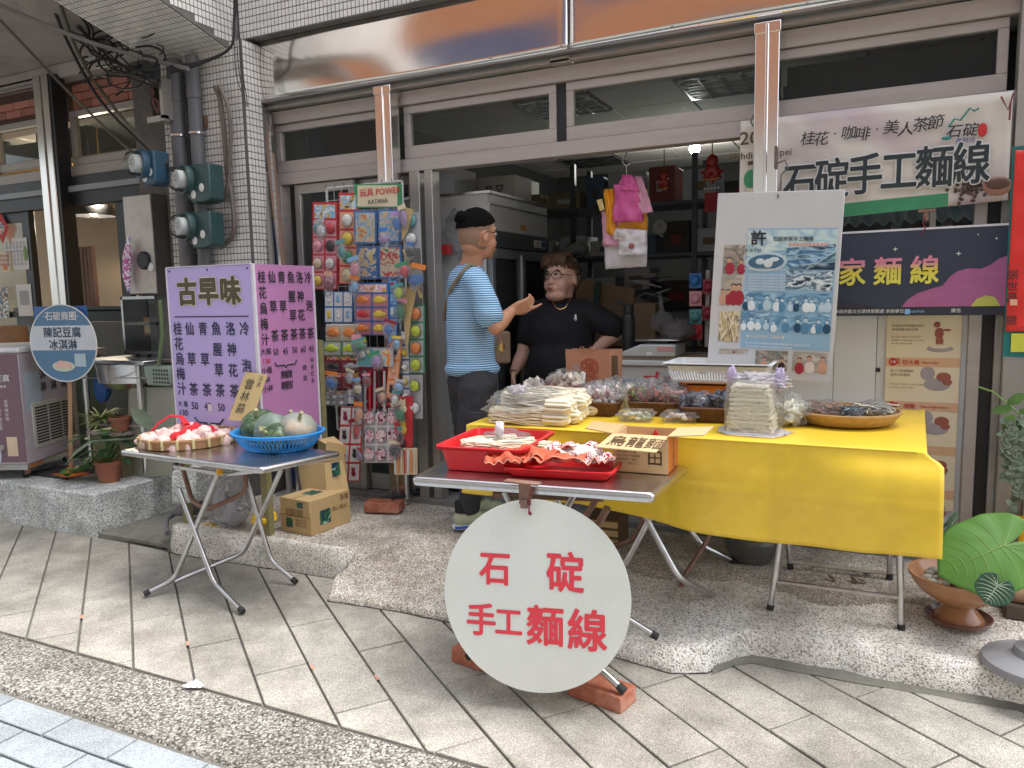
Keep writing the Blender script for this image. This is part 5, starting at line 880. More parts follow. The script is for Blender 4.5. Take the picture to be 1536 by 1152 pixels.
# ================================================================== yellow cloth table
m_cloth = M('glossy yellow tarpaulin', (.87, .60, .045), .36, var=.05, vs=2.2, dirt=(.66, .40, .02), ds=3.5, da=.6, bump=.05, bs=10, coat=.15)
t = T('yellow_tablecloth', 'bright yellow tarpaulin draped over the long tables', 'tablecloth', (-.65, 3.2, .53))
ZT = .884
def cfn(u, v):
    x = lerp(-1.60, .165, u); w_ = noise.noise((x*2.5, v*3, 1))
    if v < .6: k = v/.6; y = lerp(3.86, 2.862, k); z = ZT+.004*w_-(.006 if u < .02 else 0)+.008*sm((u-.985)/.015)*sm((.5-k)/.5); return Vector((x+.035*k*0+.04*(1-k)*u, y, z))
    k = (v-.6)/.4; bot = lerp(.60, .522, sm(u*1.5))+.012*math.sin(x*5)+.01*noise.noise((x*4, 0, 3)); z = lerp(ZT-.004, bot, k); bul = .045*noise.noise((x*2.2+.4, z*1.2, 7))+.014*math.sin(x*7+z*3+1)*k+.005*(1-min(1, abs(((x+2) % .37)-.18)/.03))-.006*(1-min(1, abs(z-.70)/.012))
    x2 = x+.05*sm(k*8)*sm((u-.9)/.1)+.01*k*(u-.5); return Vector((x2, 2.862-.004-.035*sm(k*2.5)*.6+bul*sm(k*4), z))
B('sheet', MB().grid(110, 60, cfn), m_cloth, t, ang=60, solid=.002)
B('hem_crease', MB().tube([cfn(u/60, .6)+Vector((0, -.001, .002)) for u in range(2, 60)], .0035, 6), m_cloth, t)
p = ay(1376, 737, 2.83); B('tear', MB().box(p, (.02, .004, .022)).box(p+Vector((.003, -.002, .002)), (.01, .004, .012)), m_paper, t)
def lside(u, v): y = lerp(2.862, 3.86, u); return Vector((-1.60-.01*math.sin(u*8)-.01*v, y, lerp(ZT-.004, .62, v)))
B('side_drop', MB().grid(20, 10, lside), m_cloth, t, solid=.002)
t = T('folding_table', 'straight legged steel folding table under the right end of the yellow cloth', 'table', (-.1, 3.3, .13)); B('table_top', MB().b2(-.72, .14, 2.90, 3.7, .855, .877), m_top, t, bev=.004)
fl_, fr2 = az(1155, 915, .125), az(1352, 945, .125); bl_, br_ = az(1186, 852, .165), az(1334, 868, .165)
for q, x2 in ((fl_, 1172), (fr2, 1349)): leg(t, [ay(x2, 800, q.y+.0), q])
for q, x2 in ((bl_, 1181), (br_, 1336)): leg(t, [ay(x2, 800, q.y), q])
B('rail', MB().tube([ay(1166, 873, fl_.y), ay(1350, 896, fr2.y)], .009, 8).tube([ay(1184, 843, bl_.y), ay(1335, 861, br_.y)], .009, 8), m_tubes, t)
t = T('folding_table', 'cross legged steel folding table under the left end of the yellow cloth', 'table', (-1.1, 3.3, .13)); B('table_top', MB().b2(-1.57, -.74, 2.90, 3.7, .855, .877), m_top, t, bev=.004)
leg(t, [ay(960, 750, 2.98), ay(973, 785, 2.98), ay(1018, 867, 2.98), az(1080, 899, .12)], .0135); leg(t, [ay(990, 750, 2.98), ay(971, 785, 2.98), ay(938, 847, 2.98), az(905, 865, .12)], .0135)
leg(t, [ay(1020, 760, 3.5), ay(1034, 793, 3.5), ay(1053, 819, 3.5), az(1102, 842, .165)], .0135); leg(t, [ay(1080, 770, 3.5), ay(1056, 819, 3.45), ay(1024, 868, 3.3), az(1022, 880, .15)], .011, False, m_rust); leg(t, [ay(970, 770, 3.5), ay(953, 809, 3.5), az(914, 822, .165)], .0135, mat=m_rust)
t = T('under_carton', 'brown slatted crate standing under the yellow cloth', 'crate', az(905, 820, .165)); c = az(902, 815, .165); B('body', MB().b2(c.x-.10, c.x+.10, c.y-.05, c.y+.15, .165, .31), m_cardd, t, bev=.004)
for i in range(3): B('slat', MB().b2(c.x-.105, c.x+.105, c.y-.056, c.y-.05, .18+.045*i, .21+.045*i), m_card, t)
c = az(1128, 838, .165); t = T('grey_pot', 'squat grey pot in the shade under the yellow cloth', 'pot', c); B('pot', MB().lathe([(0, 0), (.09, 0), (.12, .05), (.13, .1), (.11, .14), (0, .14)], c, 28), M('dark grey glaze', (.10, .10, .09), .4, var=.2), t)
# ================================================================== goods on the yellow cloth
ZC = .887
m_wick = M('brown wicker', (.13, .055, .025), .6, var=.35, vs=40, bump=.3, bs=160); m_wickt = M('tan woven bamboo', (.42, .25, .10), .6, var=.25, vs=50, bump=.5, bs=220)
def wicker(label, c, w_=.2, d_=.15, h=.055, rz=.1):
    t = T('wicker_basket', label, 'basket', c, 'brown wicker baskets on the yellow cloth'); X = Matrix.Translation(c) @ Matrix.Rotation(rz, 4, 'Z'); mb = MB(); n = len(rr(w_, d_, .03))
    for j in range(8): a = -.02+.02*j/7; L = [X @ (v+Vector((0, 0, .004+h*j/7))) for v in rr(w_+2*a, d_+2*a, .03)]; mb.tube(L, .0045, 5, closed=True)
    for k in range(0, n): v0 = rr(w_-.04, d_-.04, .03)[k]; v1 = rr(w_, d_, .03)[k]; mb.tube([X @ v0, X @ (v1+Vector((0, 0, h)))], .0035, 4)
    for s in (-1, 1):
        for k in range(12): x = -w_*.42+w_*.84*k/11; mb.tube([X @ Vector((x*.85, s*(d_/2-.02), 0)), X @ Vector((x, s*d_/2, h))], .003, 4)
    B('weave', mb, m_wick, t); B('base', loft([[X @ v for v in rr(w_-.04, d_-.04, .03)], [X @ (v+Vector((0, 0, .004))) for v in rr(w_-.04, d_-.04, .03)]], True, True), m_wick, t)
    B('rim', MB().tube([X @ (v+Vector((0, 0, h+.004))) for v in rr(w_, d_, .03)], .006, 6, closed=True), m_wick, t); return t
def bag(label, c, r, cols, n=60, sz=.012, seed=1, mat=None, cat='bag', group='bagged goods on the yellow cloth', neck=True, name='goods_bag', E3=None):
    t = T(name, label, cat, c, group); rg = random.Random(seed); mb = MB()
    for i in range(n*2):
        a = rg.uniform(0, 6.28); q = rg.random()**.5*.85; z = rg.uniform(-.6, .55); mb.mi = rg.randrange(len(cols)); s = sz*rg.uniform(.45, .95)
        mb.ell(Vector(c)+Vector((math.cos(a)*q*r[0], math.sin(a)*q*r[1], z*r[2])), (s*2.2, s*1.1, s*.7), 6, 4, (rg.uniform(0, 3), rg.uniform(0, 3), rg.uniform(0, 3)))
    B('contents', mb, cols, t, kind='stuff'); bm = crumple(c, r, 30, 20, .25, 2.5, seed)
    if neck: bm.ell(Vector(c)+Vector((r[0]*.5, 0, r[2]*.9)), (r[0]*.3, r[1]*.2, r[2]*.45), 14, 10, (0, .5, 0), lambda d: 1+.5*noise.noise(d*4+Vector((seed, 0, 0))))
    B('wrap', bm, mat or m_clear, t, ang=80); return t
cR = [M('dried red slices', (.30, .10, .07), .6), M('dried pink slices', (.5, .27, .22), .6), M('dried brown slices', (.22, .13, .09), .6)]; cG = [M('green plums', (.20, .22, .05), .4), M('olive plums', (.12, .11, .04), .4), M('red plums', (.28, .07, .06), .4)]
cW = [M('cream noodles', (.78, .72, .60), .6), M('pale noodles', (.70, .66, .58), .6)]; cB = [M('black mushrooms', (.03, .03, .05), .5), M('slate mushrooms', (.10, .11, .15), .5)]; cP = [M('pale lilac sweets', (.6, .5, .52), .5), M('rosy sweets', (.45, .25, .26), .5), M('white sweets', (.75, .7, .68), .5)]
wicker('front left wicker basket on the yellow cloth, below the paper bag', Vector((-1.14, 3.28, ZC))); bag('bag of pale dried slices in the front left wicker basket', Vector((-1.14, 3.28, ZC+.085)), (.11, .08, .06), cP, 90, .012, 1)
wicker('middle wicker basket on the yellow cloth, behind the clear box', Vector((-.90, 3.36, ZC)), .22); bag('bag of olive and red plums in the middle wicker basket', Vector((-.95, 3.36, ZC+.085)), (.075, .07, .05), cG, 60, .013, 2); bag('bag of red plums in the middle wicker basket', Vector((-.85, 3.37, ZC+.085)), (.07, .07, .05), cR, 60, .012, 3)
wicker('right wicker basket on the yellow cloth, beside the noodle stack', Vector((-.63, 3.27, ZC)), .24, .16); bag('bag of black mushrooms at the left of the right wicker basket', Vector((-.69, 3.26, ZC+.075)), (.075, .07, .04), cB, 50, .02, 4); bag('bag of black mushrooms at the right of the right wicker basket', Vector((-.58, 3.28, ZC+.075)), (.07, .07, .04), cB, 50, .02, 5)
wicker('rear wicker basket under the orange tray', Vector((-.72, 3.55, ZC)), .22); bag('bag of red dates behind the middle basket', Vector((-.82, 3.46, ZC+.08)), (.06, .05, .045), cR, 60, .011, 6); bag('bag of pink dried fruit at the back centre', Vector((-.95, 3.52, ZC+.095)), (.09, .06, .055), cP, 60, .012, 7)
for i, (x, y, lab) in enumerate(((-1.2, 3.56, 'bag of cream noodles left of the paper bag foot'), (-1.06, 3.50, 'bag of cream noodles in front of the paper bag'), (-.98, 3.66, 'bag of cream noodles right behind the paper bag'))): bag(lab, Vector((x, y, ZC+.06)), (.11, .07, .065), cW, 40, .022, 10+i)
def clambox(label, c, w_=.13, d_=.10, h=.045, cols=cW, seed=1, rz=.1):
    t = T('clear_box', label, 'box', c, 'clear plastic boxes on the yellow cloth'); X = Matrix.Translation(c) @ Matrix.Rotation(rz, 4, 'Z'); L = [[X @ (v+Vector((0, 0, z))) for v in rr(w_+2*a, d_+2*a, .012)] for a, z in ((0, 0), (.01, h*.6), (.018, h*.6), (.018, h*.66), (.008, h*.7), (.0, h), (-.02, h))]
    B('shell', loft(L, True, True), m_clear2, t); rg = random.Random(seed); mb = MB()
    for i in range(26): mb.mi = rg.randrange(len(cols)); mb.ell(X @ Vector((rg.uniform(-w_, w_)*.4, rg.uniform(-d_, d_)*.4, rg.uniform(.012, h*.7))), (.014, .011, .009), 7, 5)
    B('contents', mb, cols, t, kind='stuff'); return t
clambox('clear box of pale green pieces at the front of the middle basket', Vector((-.93, 3.17, ZC)), cols=[M('pale green pieces', (.42, .48, .35), .5), cW[0]], seed=3); clambox('clear box of white sweets in front of the right basket', Vector((-.745, 3.20, ZC)), cols=cP, seed=5); clambox('small clear box of white sweets stacked behind the front clear box', Vector((-.70, 3.30, ZC)), .10, .08, .04, cP, 6)
tray('pink_basket', 'faded pink plastic basket of bagged noodles at the back left', Vector((-1.50, 3.60, ZC)), .27, .20, .075, .02, .15, m_pinkp, 'basket'); bag('clear bag of noodles heaped on the pink basket', Vector((-1.42, 3.60, ZC+.11)), (.11, .08, .06), cW, 24, .022, 21); bag('small clear bag at the left of the pink basket', Vector((-1.58, 3.56, ZC+.09)), (.06, .06, .035), cW, 12, .016, 22, neck=False)
for k in range(18): pass
# brown paper carrier
c = Vector((-1.165, 3.66, 1.0)); t = T('paper_bag', 'brown printed paper bag with a red emblem standing behind the baskets', 'paper bag', c); m_pb = M('reddish brown paper', (.42, .20, .12), .75, var=.12, vs=60, dirt=(.30, .11, .06), ds=50, da=.5, streak=(1, 1, 5))
a = ay(848, 524, 3.6); b = ay(925, 574, 3.6); dx = b.x-a.x
B('body', MB().slab([(a.x+.005, 3.6, b.z), (b.x-.035, 3.6, b.z-.005), (b.x-.035, 3.6, a.z-.0), (a.x, 3.6, a.z)], (0, .003, 0)).slab([(b.x-.035, 3.6, b.z-.005), (b.x+.0, 3.68, b.z), (b.x+.005, 3.68, a.z), (b.x-.035, 3.6, a.z)], (-.002, .002, 0)).slab([(a.x+.005, 3.68, b.z), (b.x, 3.68, b.z), (b.x+.005, 3.68, a.z), (a.x+.005, 3.68, a.z)], (0, .002, 0)), m_pb, t)
cx_ = lerp(a.x, b.x-.035, .55); m_rp = M('red brown print', (.38, .05, .03), .7)
for r_ in (.036, .046): B('emblem_ring', MB().tube([(cx_+math.cos(k*.524)*r_*(1+.12*(k % 2)), 3.598, lerp(b.z, a.z, .45)+math.sin(k*.524)*r_) for k in range(12)], .0022, 4, closed=True), m_rp, t)
text('福', (cx_, 3.597, lerp(b.z, a.z, .45)-.02), X1, Z1, .055, m_rp, t, .01); text('手工麵線', (cx_, 3.597, b.z+.012), X1, Z1, .022, m_rp, t)
for x in (cx_-.05, cx_+.0): B('handle', MB().tube([(x, 3.597, a.z-.015), (x+.006, 3.592, a.z+.014), (x+.02, 3.592, a.z+.016), (x+.027, 3.597, a.z-.01)], .0025, 5), m_pb, t)
B('contents', MB().b2(a.x+.01, b.x-.01, 3.61, 3.675, b.z, a.z-.03), m_cardd, t)
# white slotted tray on an orange tray
wt0 = ay(1083, 570, 3.58); t = T('white_tray', 'white slotted plastic tray balanced above the wicker baskets', 'tray', wt0); X = Matrix.Translation(wt0) @ Matrix.Rotation(.0, 4, 'Z'); w_, d_, h = .40, .26, .085
L = [[X @ (v+Vector((0, 0, z))) for v in rr(w_+2*a, d_+2*a, .02)] for a, z in ((.018, h*.62), (.024, h), (.042, h), (.042, h-.006), (.042, h+.004), (.022, h+.004), (.015, h*.62))]; B('rim', loft(L, False, False), m_whp, t)
L = [[X @ (v+Vector((0, 0, z))) for v in rr(w_+2*a, d_+2*a, .02)] for a, z in ((0, 0), (.004, .012), (0, .012), (-.01, .004))]; B('base', loft(L, True, True), m_whp, t); mb = MB()
for k in range(33):
    for s in (-1, 1): x = -w_/2+.01+(w_-.02)*k/32; mb.slab([X @ Vector((x-.0035, s*(d_/2), .005)), X @ Vector((x+.0035, s*(d_/2), .005)), X @ Vector((x*1.09+.0035, s*(d_/2+.018), h*.64)), X @ Vector((x*1.09-.0035, s*(d_/2+.018), h*.64))], (0, s*.003, 0))
for k in range(20):
    for s in (-1, 1): y = -d_/2+.01+(d_-.02)*k/19; mb.slab([X @ Vector((s*w_/2, y-.0035, .005)), X @ Vector((s*w_/2, y+.0035, .005)), X @ Vector((s*(w_/2+.018), y*1.1+.0035, h*.64)), X @ Vector((s*(w_/2+.018), y*1.1-.0035, h*.64))], (s*.003, 0, 0))
B('slats', mb, m_whp, t, kind='stuff'); tray('orange_tray', 'orange plastic tray directly under the white slotted tray', Vector((wt0.x-.02, 3.57, wt0.z-.066)), .26, .2, .062, .012, .0, M('orange plastic', (.70, .22, .03), .4))
B('tray_support', MB().b2(wt0.x-.1, wt0.x+.08, 3.54, 3.64, ZC, wt0.z-.067), m_card, label='plain cardboard box under the orange tray', cat='box')
# stack of white noodles in a bag
t = T('noodle_stack', 'tall bagged stack of pale white noodles at the middle of the yellow cloth', 'noodles', Vector((-.43, 3.05, ZC))); m_wn = M('off white noodles', (.86, .83, .68), .6, var=.08, vs=25, dirt=(.72, .72, .5), ds=30, da=.4, bump=.6, bs=60, streak=(1, 1, 3)); rg = random.Random(4)
for k in range(11):
    z = ZC+.003+.0172*k; w_ = .168-.004*k+rg.uniform(-.006, .006); f = lambda u, v: None; mb = MB(); L = []
    for q in range(5):
        zz = z+.017*q/4; g = .006*math.sin(math.pi*q/4); L.append([Vector((-.43+p.x, 3.05+p.y, zz))+Vector((rg.uniform(-.0035, .0035), rg.uniform(-.004, .004), rg.uniform(-.003, .003))) for p in rr(w_+2*g, .168+2*g-.003*k, .02, 9)])
    B('noodle_layer', loft(L, True, True), m_wn, t, ang=80)
    lm = MB()
    for q in range(26): y0 = 3.05-.085+.002*k; x0 = -.43+rg.uniform(-.075, .05); zz = z+rg.uniform(.001, .017); lm.tube([(x0, y0-.004, zz), (x0+.015, y0-.006, zz+rg.uniform(-.004, .004)), (x0+.03, y0-.003, zz)], .0022, 4)
    B('strands', lm, m_wn, t, kind='stuff')
L = []
for q in range(9): zz = ZC+.002+.205*q/8; g = .006+.008*math.sin(q*1.1)**2; L.append([Vector((-.425+p.x*(1.06), 3.06+p.y*1.08, zz))+Vector((1, 1, 0))*.006*noise.noise((p.x*20, p.y*20, zz*15)) for p in rr(.18+g-.03*(q/8)**4, .19+g-.03*(q/8)**4, .03, 6)])
B('bag', loft(L, False, True), m_clear2, t, ang=80); B('bag_skirt', crumple(Vector((-.43, 3.03, ZC+.006)), (.14, .12, .008), seed=4), m_milky, t, ang=80); B('bag_top', crumple(Vector((-.41, 3.10, ZC+.195)), (.10, .08, .03), 36, 24, .7, 3.5, seed=9), m_milky, t, ang=80)
for sx_ in (-1, 1): B('bag_ear', crumple(Vector((-.42+sx_*.09, 3.06, ZC+.205)), (.022, .015, .045), 14, 10, .6, 3, seed=3+sx_), M('lilac handle plastic', (.45, .38, .55), .35), t, ang=80)
t = T('noodle_stack', 'second milky bag of noodles right behind the tall noodle stack', 'noodles', Vector((-.30, 3.25, ZC))); B('contents', crumple(Vector((-.31, 3.26, ZC+.05)), (.05, .07, .045), amp=.7, f=4), m_wn, t, ang=80); B('bag', crumple(Vector((-.31, 3.25, ZC+.055)), (.075, .085, .06), seed=12, amp=.6, f=3.5), m_clear, t, ang=80)
# bamboo tray with dried packs
c = Vector((-.105, 3.38, ZC)); t = T('woven_tray', 'round woven bamboo tray with dried noodle packs at the right of the yellow cloth', 'tray', c); B('tray', MB().lathe([(0, .003), (.13, .004), (.17, .018), (.198, .05), (.205, .052), (.203, .044), (.175, .008), (.14, 0), (0, 0)], c, 44), m_wickt, t, ang=70)
wv = MB()
for j in range(4): wv.tube([c+Vector((math.cos(a*.1308)*(.172+.009*j), math.sin(a*.1308)*(.172+.009*j), .014+.011*j+.002*(a % 2))) for a in range(48)], .0035, 4, closed=True)
B('weave', wv, m_wickt, t); B('rim', MB().tube([c+Vector((math.cos(a*.1308)*.204, math.sin(a*.1308)*.204, .052)) for a in range(48)], .0065, 6, closed=True), m_wickt, t)
cD = [M('red brown dried strips', (.22, .09, .05), .6), M('tan dried strips', (.42, .24, .15), .6)]; cN = [M('blue black seaweed', (.012, .03, .06), .35), M('teal glints', (.05, .12, .16), .3)]; cS = [M('silver green noodles', (.28, .28, .20), .4), M('pale straw noodles', (.5, .47, .36), .5)]
def strips(label, c, r, cols, n, seed, L_=.05):
    t = T('dried_pack', label, 'pack', c, 'packs on the woven tray'); rg = random.Random(seed); mb = MB()
    for i in range(n):
        mb.mi = rg.randrange(2); a = rg.uniform(0, 6.28); q = rg.random()**.5; p = c+Vector((math.cos(a)*q*r[0], math.sin(a)*q*r[1], rg.uniform(.0, r[2]))); d = Vector((rg.uniform(-1, 1), rg.uniform(-.6, .6), rg.uniform(-.3, .3)))*L_*.5; mb.tube([p-d, p+Vector((0, 0, .006)), p+d], .0035, 4)
    B('contents', mb, cols, t, kind='stuff'); B('wrap', crumple(c+Vector((0, 0, r[2]*.5)), (r[0]*1.15, r[1]*1.15, r[2]*.8), seed=seed), m_clear2, t, ang=80)
strips('brown dried strips in the left half of the woven tray', c+Vector((-.10, .0, .03)), (.085, .08, .045), cD, 150, 1); strips('dark blue seaweed pack in the middle of the woven tray', c+Vector((.03, -.02, .03)), (.05, .05, .035), cN, 70, 2, .04); strips('silvery green noodle pack at the right of the woven tray', c+Vector((.11, .01, .035)), (.055, .06, .045), cS, 90, 3, .08)
# ================================================================== TOY RACK
tr = T('toy_rack', 'white wire display rack on castors hung with carded toys', 'display rack', (-2.62, 3.93, .17)); m_wire = M('white coated wire', (.6, .6, .58), .4)
fr = MB(); y = 3.80; x0, x1, z0, z1 = ay(490, 285, y).x, ay(603, 272, y).x, .62, ay(600, 272, y).z
for x in (x0, x1): fr.tube([(x, y, z0), (x, y, z1)], .008, 6)
for z in (z0, z1): fr.tube([(x0, y, z), (x1, y, z)], .008, 6)
B('frame', fr, m_wire, tr); g = MB()
for i in range(1, 10): g.tube([(lerp(x0, x1, i/10), y, z0), (lerp(x0, x1, i/10), y, z1)], .002, 4)
for i in range(1, 20): g.tube([(x0, y-.003, lerp(z0, z1, i/20)), (x1, y-.003, lerp(z0, z1, i/20))], .002, 4)
B('grid', g, m_wire, tr); B('pole', MB().tube([(-2.60, 3.86, .20), (-2.60, 3.86, 2.02)], .022, 10), m_tubes, tr)
B('base_leg', MB().tube([az(570, 748, .22), az(640, 735, .22)], .014, 4), m_blk, tr); B('base_leg', MB().tube([(-2.60, 3.70, .22), (-2.60, 4.0, .22)], .014, 4), m_blk, tr)
for p in ((572, 750), (638, 738)): q = az(p[0], p[1], .20); mb = MB(); mb.X = Matrix.Translation(q) @ Matrix.Rotation(R(90), 4, 'Y'); B('castor', mb.lathe([(0, -.012), (.024, -.012), (.026, 0), (.024, .012), (0, .012)], n=14), m_cond, tr)
hooks = MB()
for i in range(9): hooks.tube([(lerp(x0, x1, i/8), y, z1+.0), (lerp(x0, x1, i/8), y-.01, z1+.02), (lerp(x0, x1, i/8)+.01, y-.02, z1+.005)], .0025, 4)
B('hooks', hooks, m_blk, tr)
K = {'red': (.60, .04, .05), 'blue': (.03, .18, .50), 'green': (.04, .28, .12), 'white': (.78, .78, .76), 'yellow': (.80, .60, .08), 'pink': (.78, .35, .42), 'orange': (.78, .25, .05), 'lime': (.55, .65, .05), 'black': (.03, .03, .03), 'teal': (.10, .35, .36), 'cream': (.75, .65, .45), 'silver': (.45, .46, .48), 'purple': (.4, .25, .5), 'maroon': (.28, .02, .04), 'sky': (.25, .5, .75), 'peach': (.78, .42, .26)}
KM = {k: M('toy '+k, v, .35, var=.08, vs=20) for k, v in K.items()}
m_blis = film('blister plastic', (.99, .99, .99), .12, .06, .4, 60, body=.03)
_cn = [0]
def card(label, px, Y, base, hdr, rows, cols, toys, shape='ball', cell=None, skew=(0, 0), rim=True, pic=None, nm='toy_card'):
    xa_, ya_, xb_, yb_ = px; _cn[0] += 1; sd0 = _cn[0]; rg = random.Random(sd0)
    Yb_ = Y-.0; P = [ay(xa_, ya_, Y), ay(xb_, ya_, Y), ay(xb_+skew[0], yb_, Y), ay(xa_+skew[0], yb_, Y)]; P[1].z = P[0].z if 0 else P[1].z
    t = T(nm, label, 'toy card', (P[2]+P[3])/2, 'toys hung on the wire rack'); F = lambda u, v, o=0: lerp(lerp(P[0], P[1], u), lerp(P[3], P[2], u), v)-Vector((0, o, 0))
    B('backing', MB().slab([F(0, 0), F(1, 0), F(1, 1), F(0, 1)], (0, .004, 0)), KM[base], t); h0 = .0
    if hdr: h0 = .20 if rows > 1 else .28; B('header', MB().slab([F(.08, .03, .002), F(.92, .03, .002), F(.92, h0-.02, .002), F(.08, h0-.02, .002)], (0, .001, 0)), picture('header '+hdr+str(sd0 % 3), [K[hdr], (.8, .8, .75), K[hdr], (.75, .5, .1), (.1, .1, .15)], 26, seed=sd0), t)
    W = (P[1]-P[0]).length/cols; H = (P[3]-P[0]).length*(1-h0)/rows
    for r_ in range(rows):
        for c_ in range(cols):
            k = toys[(r_*cols+c_) % len(toys)]; u0, u1 = (c_+.08)/cols, (c_+.92)/cols; v0 = h0+(1-h0)*(r_+.06)/rows; v1 = h0+(1-h0)*(r_+.94)/rows
            if cell or pic: cl_ = B('print', MB().slab([F(u0, v0, .002), F(u1, v0, .002), F(u1, v1, .002), F(u0, v1, .002)], (0, .0015, 0)), picture('card print %d' % ((sd0+r_+c_) % 7), [K[k], K[cell or 'white'], K[toys[(r_+c_+1) % len(toys)]], K[cell or 'white'], (.75, .55, .3)], 16, seed=sd0+r_*2+c_) if pic else KM[cell], t)
            ct = F((u0+u1)/2, (v0+v1)/2, .014); r1 = min(W, H)*.34
            if shape == 'ball': b_ = B('toy', MB().ell(ct, (r1, .014, r1), 12, 8).ell(ct+Vector((-r1*.2, -.008, r1*.1)), (r1*.55, .012, r1*.5), 8, 6), [KM[k]], t); B('blister', MB().ell(ct, (r1*1.15, .02, r1*1.15), 12, 8), m_blis, t)
            elif shape == 'car': b_ = B('toy', MB().ell(ct, (W*.4, .016, H*.22), 12, 8).ell(ct+Vector((0, -.004, H*.12)), (W*.22, .014, H*.2), 10, 6), KM[k], t); B('blister', MB().box(ct, (W*.84, .026, H*.8)), m_blis, t, bev=.006, seg=2)
            elif shape == 'bar': B('toy', MB().tube([F((u0+u1)/2, v0, .012), F((u0+u1)/2, v1, .012)], W*.22, 7), KM[k], t)
            elif shape == 'disc': mb = MB(); mb.X = Matrix.Translation(ct) @ Matrix.Rotation(R(90), 4, 'X'); B('toy', mb.lathe([(0, .008), (r1*1.2, .008), (r1*1.3, .0), (0, -.004)], n=20), picture('disc print %d' % (c_+r_ & 1), [K[k], K['white'], K['pink'], K['black']], 40, seed=sd0+r_), t)
            elif shape == 'fig': B('toy', MB().ell(ct+Vector((0, .008, r1*.5)), (r1*.45, .006, r1*.45), 9, 6).ell(ct+Vector((0, .008, -r1*.3)), (r1*.6, .006, r1*.6), 9, 6).ell(ct+Vector((-r1*.3, .008, r1*.95)), (r1*.15, .004, r1*.2), 6, 4).ell(ct+Vector((r1*.3, .008, r1*.95)), (r1*.15, .004, r1*.2), 6, 4), KM[k], t)
    return t
card('narrow red card of round toys at the far left of the rack', (469, 303, 506, 434), 3.77, 'red', 'sky', 4, 2, ['teal', 'red', 'pink', 'black', 'cream', 'white', 'yellow', 'pink'], cell='pink'); card('tall red card with a blue header and ball toys', (508, 289, 537, 426), 3.75, 'red', 'sky', 4, 1, ['white', 'yellow', 'green', 'cream'], cell='peach')
t = card('green bordered toy header card at the top of the rack', (531, 276, 602, 312), 3.75, 'green', None, 1, 1, ['cream'], shape='none', cell='cream'); 
text('玩具 POWER', ay(570, 292, 3.744), X1, Z1, .05, KM['red'], t, .01); text('KATANA', ay(567, 305, 3.744), X1, Z1, .035, KM['black'], t, .005)
for lab, px, k in (('boxed toy set with a bright picture, upper left of four', (531, 316, 565, 366), ['orange', 'sky', 'green']), ('boxed toy set with a pink picture, upper right of four', (567, 314, 601, 364), ['pink', 'sky', 'green']), ('boxed toy set with a yellow picture, lower left of four', (535, 369, 567, 419), ['yellow', 'blue', 'orange']), ('boxed toy set with a green picture, lower right of four', (568, 368, 603, 418), ['green', 'red', 'sky'])):
    tt = card(lab, px, 3.73, 'blue', None, 1, 1, k, shape='none', pic=True, cell='cream'); a, b = ay(px[0], px[1], 3.725), ay(px[2], px[3], 3.725); B('window', MB().b2(a.x, b.x, 3.715, 3.727, b.z, a.z), m_blis, tt); text('武士', (b.x-.03, 3.714, a.z-.05), X1, Z1, .03, KM['white'], tt)
card('blue gridded card with white pouches, left of the rack', (487, 437, 529, 484), 3.74, 'blue', None, 2, 3, ['white', 'sky', 'white', 'yellow'], shape='fig', cell='white'); card('blue dotted card of yellow and pink sweet packs', (533, 424, 584, 503), 3.72, 'blue', 'pink', 3, 2, ['orange', 'yellow', 'red', 'yellow'], shape='car', cell='pink'); card('narrow blue card at the right edge of the rack', (582, 420, 596, 515), 3.73, 'blue', None, 5, 1, ['red', 'sky', 'white'], shape='fig', cell='sky')
card('card of orange fish toys', (489, 486, 538, 513), 3.71, 'white', None, 1, 2, ['orange', 'orange'], shape='car', cell='cream'); card('card of lime green splash toys', (485, 512, 541, 534), 3.70, 'green', None, 1, 2, ['lime', 'lime'], shape='car', cell='white'); card('upper pack of black toys with a maroon header', (486, 534, 543, 558), 3.70, 'maroon', 'red', 1, 2, ['black', 'silver'], shape='car'); card('lower pack of black toys with a maroon header', (487, 559, 543, 584), 3.69, 'maroon', 'red', 1, 2, ['black', 'maroon'], shape='car'); card('card of silver trinkets low on the rack', (489, 586, 520, 608), 3.70, 'silver', 'maroon', 2, 3, ['silver', 'white'], shape='ball'); card('small blue card beside the silver trinkets', (521, 582, 543, 606), 3.70, 'blue', None, 2, 2, ['white', 'sky'], shape='fig', cell='white')
card('pair of flat teal boxes sticking out of the rack', (535, 522, 590, 550), 3.64, 'silver', None, 1, 2, ['peach', 'teal'], shape='none', pic=True, cell='teal'); card('white card with red grid lines and dark bear shapes', (511, 610, 545, 722), 3.68, 'red', None, 4, 2, ['maroon', 'maroon', 'black'], shape='fig', cell='white', skew=(-6, 0))
